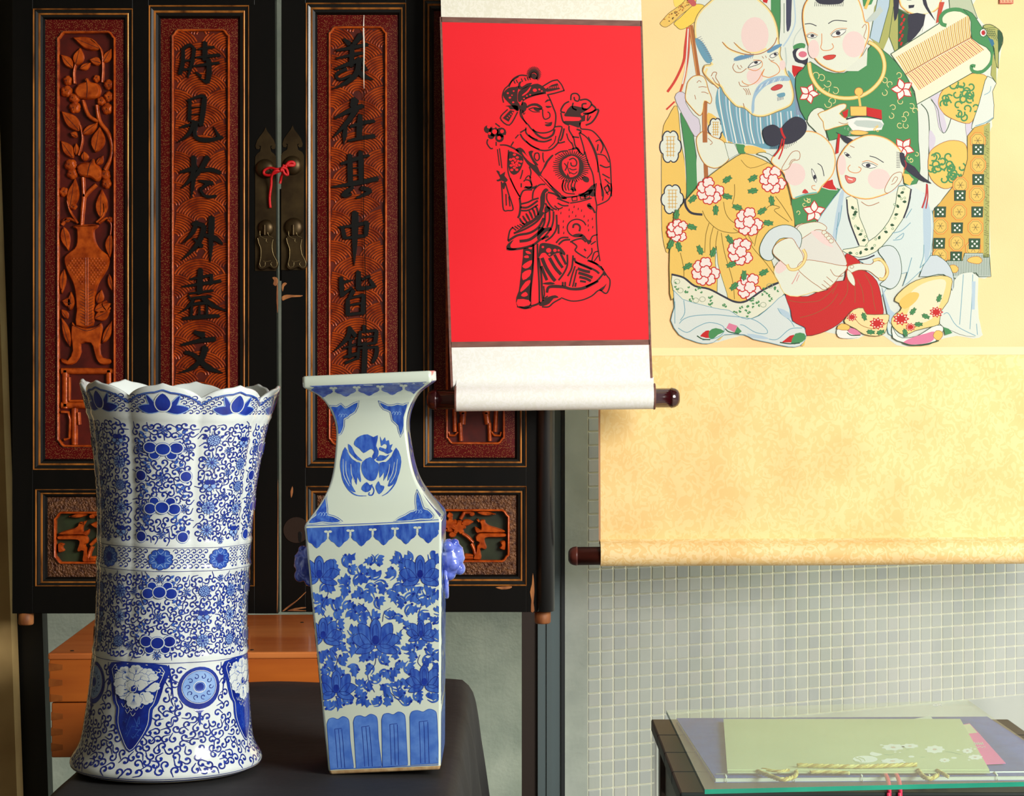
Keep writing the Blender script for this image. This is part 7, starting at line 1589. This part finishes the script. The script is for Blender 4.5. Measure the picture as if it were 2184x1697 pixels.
f(Ec, (236, 236, 208), 1355, 720, 1460, 740, 1440, 900, 1380, 1020, 1260, 1180, 1160, 1280, 1020, 1330, 900, 1290, 880, 1260, 1000, 1240, 1160, 1150, 1270, 1020, 1330, 880, n=2, ol=DKG, w=1.3); f(Ec, (236, 236, 208), 905, 815, 1000, 830, 1020, 980, 1100, 1190, 1020, 1230, 950, 1050, n=2, ol=DKG, w=1.2); s(Ec, DK, 3.2, 910, 830, 930, 1000, 1015, 1225); s(Ec, DK, 3.4, 1465, 740, 1440, 880, 1400, 990); s(Ec, DK, 3, 1150, 1310, 1080, 1340, 1010, 1350)
for x, y in ((1390, 770), (1410, 850), (1350, 890), (1335, 960), (1300, 1050), (1250, 1110), (1190, 1160), (1130, 1250), (1080, 1260), (1030, 1290), (960, 900), (975, 960), (1010, 1080), (1030, 1130), (1060, 1180), (985, 940), (940, 1290), (1360, 800)):
    a = math.radians((x * 7 + y * 3) % 360); c = Ec(x, y)[0]; fill(pc_, SB, leaf_pts((c[0] - 4 * math.cos(a), c[1] - 4 * math.sin(a)), (c[0] + 5.5 * math.cos(a), c[1] + 5.5 * math.sin(a)), 6, 6), step(), silk(DKG)); stroke(pc_, SB, circ(c[0] + 8 * math.sin(a), c[1] + 8 * math.cos(a), 2.2, n=8), .9, step(), silk(GRN), 1, True)
for p in ([870, 880, 850, 1010, 820, 1090], [845, 940, 830, 1050, 815, 1200], [1575, 1220, 1570, 1320, 1540, 1420], [1470, 1330, 1440, 1440, 1420, 1510], [1460, 1030, 1380, 1100, 1300, 1120], [1330, 1170, 1400, 1120, 1380, 1170, 1310, 1180], [1470, 910, 1420, 990], [1540, 1420, 1600, 1360, 1640, 1290]): s(Ec, BLU, 1.4, *p)
# right boy: head
f(PX, SKIN, 1785, 352, 1792, 330, 1810, 306, 1836, 292, 1858, 288, 1884, 293, 1905, 305, 1922, 325, 1928, 350, 1926, 372, 1912, 388, 1900, 408, 1872, 420, 1845, 425, 1815, 418, 1798, 405, 1790, 385, n=3, ol=ORG, w=1.6, sh=(GOLDL, 2.6))
el(PX, PINK, 1874, 382, 24, 22); el(PX, PINK, 1795, 352, 9, 22); f(PX, SKIN, 1898, 380, 1908, 370, 1922, 368, 1922, 384, 1908, 402, 1892, 412, 1886, 404, n=3, ol=BRN, w=1.3); s(PX, BRN, 1.2, 1902, 388, 1908, 378, 1914, 380, 1908, 390, 1900, 394)
s(PX, DK, 1.7, 1854, 333, 1868, 337, 1884, 347); s(PX, BRN, 1.3, 1812, 311, 1822, 315); f(PX, WHT, 1838, 350, 1850, 347, 1870, 355, 1856, 359, 1842, 355, n=2, ol=DK, w=1.2); el(PX, DK, 1851, 353, 5, 4.2); s(PX, ORG, 1.3, 1838, 346, 1852, 343, 1872, 352)
f(PX, WHT, 1800, 326, 1806, 327, 1815, 337, 1806, 334, n=2, ol=DK, w=1.1); el(PX, DK, 1807, 331, 4.4, 3); s(PX, ORG, 1.5, 1813, 352, 1808, 358, 1811, 365, 1822, 369, 1832, 367, 1836, 360, 1830, 356); f(PX, (230, 120, 110), 1802, 374, 1812, 378, 1824, 380, 1822, 388, 1810, 391, 1804, 384, ol=(170, 40, 40), w=1.2); s(PX, WHT, 2.0, 1808, 381, 1818, 384)
f(PX, DK, 1918, 326, 1928, 328, 1932, 345, 1950, 356, 1964, 374, 1980, 386, 1986, 392, 1976, 390, 1958, 382, 1938, 368, 1926, 356, 1920, 345, n=2)
for k in range(10): s(PX, DK, 1.0, 1919, 326 + k * 3.4, 1911, 325 + k * 3.6, n=1)
s(PX, (170, 50, 60), 2.4, 1929, 342, 1932, 352, 1928, 362); s(PX, (190, 60, 60), 3.4, 1976, 392, 1974, 418, 1966, 444); s(PX, (190, 60, 60), 2.6, 1977, 394, 1978, 420, 1974, 445); f(PX, GOLD, 1925, 370, 1938, 372, 1946, 382, 1940, 396, 1928, 390, n=1)
# girl: yellow robe
f(PX, GOLD, 1432, 640, 1428, 600, 1428, 540, 1436, 470, 1460, 430, 1498, 388, 1530, 362, 1570, 334, 1590, 328, 1625, 340, 1660, 362, 1676, 390, 1686, 430, 1694, 470, 1690, 500, 1660, 520, 1645, 555, 1660, 590, 1672, 620, 1660, 640, 1610, 650, 1560, 640, 1500, 628, 1460, 612, n=2, ol=OLV, w=1.5)
f(Ec, OFF, 135, 440, 200, 425, 290, 470, 340, 560, 335, 600, 300, 560, 220, 470, n=2, ol=DKG, w=1.1); s(Cc, DK, 5, 340, 270, 350, 340, 400, 400, 500, 415)
for p in ([500, 380, 540, 460, 640, 550, 760, 580, 860, 570], [690, 300, 710, 400, 760, 470, 860, 530], [560, 490, 530, 600, 520, 760], [600, 520, 570, 640, 570, 760], [640, 560, 620, 700, 640, 900], [670, 580, 700, 760, 770, 1000, 790, 1180], [790, 140, 790, 240, 770, 320], [860, 570, 960, 720, 1080, 860, 1180, 1000], [1240, 80, 1290, 220, 1300, 330], [1060, 380, 1120, 330, 1200, 350, 1150, 380, 1280, 480], [970, 700, 1000, 580, 1060, 520], [830, 420, 880, 540, 960, 680], [300, 760, 330, 900, 330, 1050], [780, 540, 840, 580, 880, 600], [1160, 250, 1220, 330, 1310, 470]): s(Cc, (130, 104, 40), 1.4, *p)
f(Cc, OFF, 625, 700, 640, 860, 680, 1000, 740, 1220, 640, 1200, 635, 1000, 615, 850, n=2, ol=DKG, w=1.0)
for p in ([800, 1430, 920, 1480, 850, 1540], [820, 1450, 900, 1490]): pass
s(Ec, (150, 120, 50), 1.2, 0, 490, 80, 560, 230, 515)
def peony(K, x, y, r, a0=0):
    c = K(x, y)[0]; R = r / K.k
    for i in range(7):
        a = a0 + i * .9; q = R * (.62 if i < 6 else 0); p = petals(c[0] + q * math.cos(a), c[1] + q * math.sin(a), R * .34, R * .44, 5, a, .7); fill(pc_, SB, p, step(), silk((244, 232, 226))); stroke(pc_, SB, p, 2.3, step(), silk(RED), 1, True)
def lf(K, x, y, a, r=46):
    c = K(x, y)[0]; R = r / K.k; p = []
    for i in range(14):
        t = 2 * math.pi * i / 14; q = R * (1.0 if i % 2 else .72) * (1.25 if i in (0, 13, 1) else 1); p.append((c[0] + q * math.cos(t) * math.cos(a) - .62 * q * math.sin(t) * math.sin(a), c[1] + q * math.cos(t) * math.sin(a) + .62 * q * math.sin(t) * math.cos(a)))
    fill(pc_, SB, p, step(), silk(GRN)); stroke(pc_, SB, p, .9, step(), silk(DKG), 1, True); stroke(pc_, SB, [(c[0] - R * .8 * math.cos(a), c[1] - R * .8 * math.sin(a)), (c[0] + R * math.cos(a), c[1] + R * math.sin(a))], .9, step(), silk(DKG), 1)
for x, y, r, a in ((570, 200, 120, 0), (1140, 100, 120, .5), (280, 560, 100, 1), (920, 480, 125, .3), (850, 750, 120, .8), (530, 930, 125, .2), (930, 1070, 120, .6)): peony(Cc, x, y, r, a)
for x, y, a in ((720, 100, -.6), (720, 250, .2), (415, 270, 2.4), (620, 370, 1.6), (960, 85, 2.6), (960, 200, 3.0), (1125, 285, 1.4), (1035, 385, -.6), (1090, 490, .1), (820, 350, 3.4), (400, 525, .3), (285, 700, 1.3), (265, 420, -1.4), (750, 645, -2.2), (765, 865, 2.8), (480, 740, -2.0), (370, 880, 2.6), (1050, 940, -.5), (875, 970, -1.5), (790, 1060, 2.4), (595, 760, -1.2), (215, 680, 2.0)): lf(Cc, x, y, a)
# hem of the girl's robe
f(Cc, (232, 232, 210), 225, 960, 330, 990, 420, 1060, 560, 1090, 640, 1130, 720, 1170, 800, 1200, 900, 1190, 1050, 1090, 1200, 1020, 1240, 1130, 1130, 1230, 1000, 1330, 900, 1360, 820, 1330, 740, 1280, 640, 1270, 530, 1240, 400, 1220, 320, 1180, 235, 1100, n=2, ol=DKG, w=1.2)
s(Cc, DK, 4.0, 220, 955, 330, 985, 430, 1060, 560, 1088, 700, 1160, 800, 1205, 900, 1195, 1050, 1095, 1200, 1025)
for x, y in ((280, 1060), (350, 1090), (470, 1110), (560, 1170), (560, 1230), (690, 1260), (780, 1290), (850, 1270), (900, 1310), (950, 1190), (1060, 1110), (1170, 1100), (1000, 1230), (1100, 1180), (400, 1180), (930, 1260)): squig(Cc, GRN, 2.4, x, y, 42, x, 4)
for x, y in ((300, 1100), (440, 1190), (500, 1180), (1050, 1230), (1110, 1060), (270, 1020)): s(Cc, (150, 170, 140), 1.0, *[q for r in circ(x, y, 26, 22, 9) for q in r], closed=True)
# girl's trousers and shoes
f(Cc, (220, 228, 224), 240, 1100, 320, 1180, 530, 1240, 660, 1270, 740, 1280, 820, 1330, 900, 1360, 1010, 1330, 1130, 1230, 1240, 1140, 1290, 1280, 1310, 1380, 1420, 1440, 1435, 1530, 1380, 1600, 1280, 1610, 1100, 1570, 960, 1540, 880, 1500, 700, 1500, 600, 1570, 500, 1580, 400, 1550, 290, 1500, 215, 1370, 250, 1250, n=2, ol=BLU, w=1.2)
for p in ([290, 1400, 330, 1360, 420, 1330, 600, 1320, 730, 1330, 950, 1360, 1070, 1440, 1080, 1490, 980, 1480, 880, 1420, 840, 1410], [280, 1440, 360, 1480, 450, 1430, 560, 1390, 680, 1420, 690, 1480, 620, 1530, 500, 1550], [330, 1190, 340, 1300, 300, 1370], [1180, 1260, 1210, 1310, 1290, 1370, 1330, 1430], [1100, 1540, 1180, 1540, 1290, 1450, 1400, 1440], [250, 1400, 250, 1200]): s(Cc, BLU, 1.5, *p)
f(Cc, BLUL, 1190, 1260, 1280, 1300, 1290, 1360, 1220, 1320, n=2); f(Cc, BLUL, 900, 1490, 1040, 1510, 1100, 1540, 960, 1530, n=2)
f(Cc, RED, 480, 1510, 530, 1465, 570, 1470, 560, 1530, 500, 1520, n=2); f(Cc, GRN, 560, 1530, 560, 1470, 620, 1440, 700, 1470, 640, 1500, 600, 1535, n=2); f(Cc, (224, 130, 160), 715, 1440, 740, 1395, 815, 1420, 790, 1480, n=1); f(Cc, GRN, 790, 1480, 815, 1425, 855, 1470, 830, 1490, n=1); s(Cc, DKG, 2.4, 705, 1445, 740, 1475, 830, 1492)
f(Cc, RED, 1215, 1570, 1290, 1510, 1330, 1500, 1310, 1570, n=1); f(Cc, GRN, 1300, 1580, 1340, 1490, 1420, 1490, 1430, 1540, 1370, 1580, n=2); s(Cc, DKG, 2.6, 1200, 1570, 1290, 1582, 1380, 1575); s(Cc, DKG, 2.4, 450, 1510, 500, 1540, 570, 1545); f(Cc, GOLD, 625, 1550, 690, 1510, 660, 1545, n=1); f(Cc, GOLD, 1390, 1600, 1430, 1550, 1420, 1600, n=1)
# red cloth / melon trousers
f(Gc, RED, 185, 760, 300, 785, 430, 790, 530, 745, 640, 720, 740, 625, 830, 615, 850, 500, 845, 330, 900, 330, 1000, 400, 990, 430, 880, 460, 920, 510, 1020, 500, 1100, 530, 1190, 620, 1230, 740, 1255, 880, 1265, 980, 1200, 1000, 1080, 990, 1020, 975, 1040, 940, 950, 940, 890, 970, 800, 1070, 700, 1140, 560, 1200, 415, 1225, 400, 1140, 340, 1110, 260, 1060, 240, 950, 200, 850, n=2, ol=(120, 40, 40), w=1.2)
for p in ([200, 830, 330, 855, 480, 850, 570, 830, 660, 760, 720, 700], [340, 1025, 480, 990, 620, 920, 700, 850, 760, 760], [880, 500, 870, 640, 860, 760, 780, 880], [930, 560, 950, 700, 950, 860], [980, 600, 1030, 720, 1050, 860], [1060, 540, 1130, 680, 1160, 860, 1180, 950], [760, 640, 700, 760]): s(Gc, (150, 96, 50), 1.1, *p)
# girl's face
f(PX, SKIN, 1644, 345, 1660, 322, 1690, 290, 1722, 280, 1750, 288, 1772, 310, 1781, 340, 1776, 370, 1762, 388, 1752, 398, 1742, 412, 1716, 416, 1694, 424, 1688, 420, 1680, 390, 1668, 366, n=3, ol=ORG, w=1.5, sh=(GOLDL, 2.2)); el(PX, PINK, 1695, 372, 22, 24)
f(PX, SKIN, 1666, 362, 1678, 340, 1690, 324, 1704, 324, 1704, 340, 1690, 344, 1680, 360, n=3, ol=BRN, w=1.3); s(PX, BRN, 1.2, 1682, 352, 1688, 342, 1696, 340)
f(PX, DK, 1626, 284, 1632, 272, 1648, 266, 1662, 274, 1668, 290, 1664, 306, 1650, 312, 1634, 306, n=3); f(PX, DK, 1666, 276, 1680, 258, 1696, 249, 1712, 254, 1720, 266, 1718, 282, 1706, 296, 1688, 306, 1672, 308, 1664, 300, n=3)
for k in range(16): s(PX, DK, 1.0, 1645 + k * 3.4, 308 - max(0, k - 9) * 2, 1644 + k * 3.6, 318 - max(0, k - 9) * 2.2, n=1)
s(PX, RED, 4.6, 1665, 273, 1668, 285, 1674, 296); s(PX, RED, 3.0, 1668, 296, 1662, 318, 1650, 334); s(PX, RED, 3.0, 1672, 298, 1668, 320, 1660, 340)
s(PX, DK, 1.6, 1743, 349, 1752, 356, 1757, 376); f(PX, WHT, 1730, 360, 1736, 368, 1741, 380, 1740, 390, 1733, 378, n=2, ol=DK, w=1.1); el(PX, DK, 1737, 378, 3.2, 5); s(PX, ORG, 1.4, 1738, 396, 1731, 397, 1732, 403, 1740, 406); f(PX, (206, 60, 60), 1710, 412, 1716, 403, 1724, 412, n=2); s(PX, (110, 190, 180), 3, 1695, 422, 1720, 414, 1742, 411)
# arms, melon belly, hands
f(PX, (226, 224, 214), 1700, 480, 1730, 478, 1750, 488, 1770, 500, 1786, 522, 1800, 545, 1803, 568, 1760, 560, 1720, 556, 1690, 540, 1680, 510, n=3, ol=BRN, w=1.2); f(PX, SKIN, 1700, 485, 1720, 476, 1745, 474, 1762, 484, 1758, 492, 1740, 490, 1716, 505, 1700, 512, n=3, ol=BRN, w=1.2)
f(PX, PINK, 1728, 494, 1752, 496, 1768, 516, 1776, 528, 1752, 518, n=3); 
for k in range(4): el(PX, SKIN, 1757 + k * 5, 496 + k * 6, 5, 4.4, BRN, 1.0)
f(PX, SKIN, 1650, 580, 1662, 560, 1700, 575, 1730, 590, 1750, 606, 1790, 580, 1782, 596, 1770, 612, 1745, 622, 1735, 622, 1700, 632, 1672, 625, 1660, 600, n=2, ol=GOLDL, w=1.5); f(PX, PINK, 1652, 572, 1664, 556, 1678, 570, 1660, 584, n=3)
s(PX, (220, 130, 130), 1.4, 1702, 580, 1694, 596, 1688, 606); s(PX, (220, 130, 130), 1.2, 1704, 586, 1698, 600)
f(PX, (216, 226, 226), 1620, 540, 1622, 520, 1640, 492, 1668, 480, 1692, 484, 1708, 500, 1708, 520, 1702, 530, 1690, 510, 1662, 510, 1646, 535, 1650, 550, 1640, 556, 1628, 552, n=3, ol=DKG, w=1.3); f(PX, SKIN, 1648, 540, 1652, 524, 1668, 512, 1688, 508, 1700, 525, 1712, 545, 1710, 562, 1698, 572, 1684, 572, 1664, 556, n=3, ol=BRN, w=1.2)
f(PX, SKIN, 1700, 572, 1715, 555, 1750, 558, 1790, 566, 1806, 568, 1800, 580, 1790, 588, 1778, 604, 1758, 618, 1744, 610, 1724, 596, n=3, ol=BRN, w=1.2)
for p in ([1762, 590, 1776, 602], [1756, 598, 1770, 610], [1752, 606, 1764, 615], [1770, 574, 1780, 588, 1798, 588]): s(PX, BRN, 1.2, *p)
s(PX, (206, 160, 70), 6.5, 1678, 564, 1684, 574, 1698, 574, 1712, 562, 1718, 545, 1712, 532); s(PX, GOLDL, 4.2, 1678, 564, 1684, 574, 1698, 574, 1712, 562, 1718, 545, 1712, 532)
f(PX, SKIN, 1808, 568, 1830, 562, 1856, 564, 1866, 556, 1882, 560, 1888, 580, 1880, 596, 1868, 590, 1852, 578, 1830, 576, 1812, 582, n=3, ol=BRN, w=1.2); f(PX, SKIN, 1806, 576, 1814, 580, 1822, 596, 1822, 610, 1812, 602, 1806, 590, n=2, ol=BRN, w=1.1); el(PX, SKIN, 1816, 569, 4, 3.4, BRN, 1)
f(PX, (216, 226, 226), 1872, 536, 1884, 525, 1904, 526, 1918, 546, 1922, 580, 1914, 605, 1900, 616, 1886, 612, 1876, 606, 1892, 590, 1888, 560, n=3, ol=DKG, w=1.3); s(PX, (206, 160, 70), 6.5, 1862, 556, 1876, 553, 1888, 566, 1892, 582, 1884, 595, 1874, 594); s(PX, GOLDL, 4.2, 1862, 556, 1876, 553, 1888, 566, 1892, 582, 1884, 595, 1874, 594); f(PX, BLUL, 1880, 610, 1898, 660, 1908, 668, 1898, 690, 1890, 660, n=2)
# right boy's patterned trousers and shoes
f(Gc, (246, 216, 140), 1390, 840, 1430, 760, 1560, 650, 1700, 590, 1900, 560, 2020, 590, 2020, 680, 1980, 850, 1900, 960, 1880, 1100, 1780, 1130, 1620, 1170, 1500, 1220, 1400, 1160, 1350, 1080, 1380, 1000, 1450, 950, 1470, 880, n=2, ol=OLV, w=1.3); f(Gc, (244, 232, 196), 1560, 760, 1700, 650, 1880, 600, 1960, 640, 1900, 850, 1800, 1040, 1600, 1100, 1500, 1060, 1560, 900, n=3); f(Gc, GOLD, 1440, 850, 1560, 750, 1660, 760, 1620, 850, 1500, 930, n=3)
f(Gc, (244, 222, 160), 830, 1060, 930, 940, 1040, 920, 1080, 990, 1260, 990, 1330, 1000, 1310, 1090, 1280, 1200, 1180, 1230, 1050, 1210, 960, 1150, 880, 1110, n=2, ol=OLV, w=1.2); s(Gc, BRN, 1.2, 940, 1020, 1020, 1110, 1180, 1150, 1310, 1080)
def rfl(x, y, r, a0=0):
    c = Gc(x, y)[0]; R = r / Gc.k
    for i in range(9): a = a0 + i * .698; fill(pc_, SB, leaf_pts(c, (c[0] + R * math.cos(a), c[1] + R * .8 * math.sin(a)), R * .5, 5), step(), silk(RED)); el(PX, (244, 220, 200), c[0] + R * .6 * math.cos(a), c[1] + R * .48 * math.sin(a), R * .1)
for x, y, r in ((1460, 1040, 95), (1195, 1090, 90), (1850, 965, 80), (915, 1020, 62), (1565, 1130, 60)): rfl(x, y, r)
for x, y, a in ((1880, 815, -1.2), (1590, 960, -.9), (1730, 1010, .4), (1650, 1100, 0), (1050, 1010, 1.2), (1120, 1185, .1), (1230, 1190, -.3), (1505, 1190, 1.3)): lf(Gc, x, y, a, 46)
f(Gc, WHT, 1360, 1120, 1400, 1200, 1470, 1250, 1640, 1230, 1800, 1130, 1900, 1110, 1930, 1160, 1880, 1250, 1780, 1320, 1600, 1335, 1480, 1300, 1370, 1250, n=2, ol=DKG, w=1.2); f(Gc, (226, 130, 162), 1480, 1300, 1600, 1240, 1740, 1200, 1830, 1180, 1820, 1270, 1740, 1310, 1580, 1325, n=2); f(Gc, GOLD, 1815, 1230, 1850, 1170, 1910, 1180, 1920, 1230, 1870, 1280, n=2, ol=BRN, w=1); f(Gc, GRN, 1930, 1130, 1990, 1150, 2030, 1195, 1950, 1220, n=1); s(Gc, DKG, 2.6, 1480, 1305, 1580, 1332, 1740, 1318, 1880, 1280)
f(Gc, WHT, 750, 1160, 830, 1150, 880, 1180, 1010, 1220, 940, 1250, 820, 1255, 760, 1230, n=2); f(Gc, (226, 130, 162), 870, 1180, 910, 1140, 980, 1170, 1015, 1215, 930, 1215, n=2); f(Gc, GOLD, 750, 1150, 800, 1090, 890, 1120, 870, 1165, n=2, ol=BRN, w=1); s(Gc, DKG, 2.2, 860, 1190, 910, 1222, 1010, 1220)
# red seal, stray outline of the left edge
f(Bc, (206, 96, 80), 1555, -60, 1680, -60, 1680, 38, 1555, 38, n=1)
for k in range(4): s(Bc, (246, 206, 160), 1.4, 1565 + k * 30, -20, 1572 + k * 30, 26, n=1); s(Bc, (246, 206, 160), 1.2, 1560, 26 - k * 14, 1676, 24 - k * 14, n=1)
o = pc_.build('woven_picture', bs, fix=False)
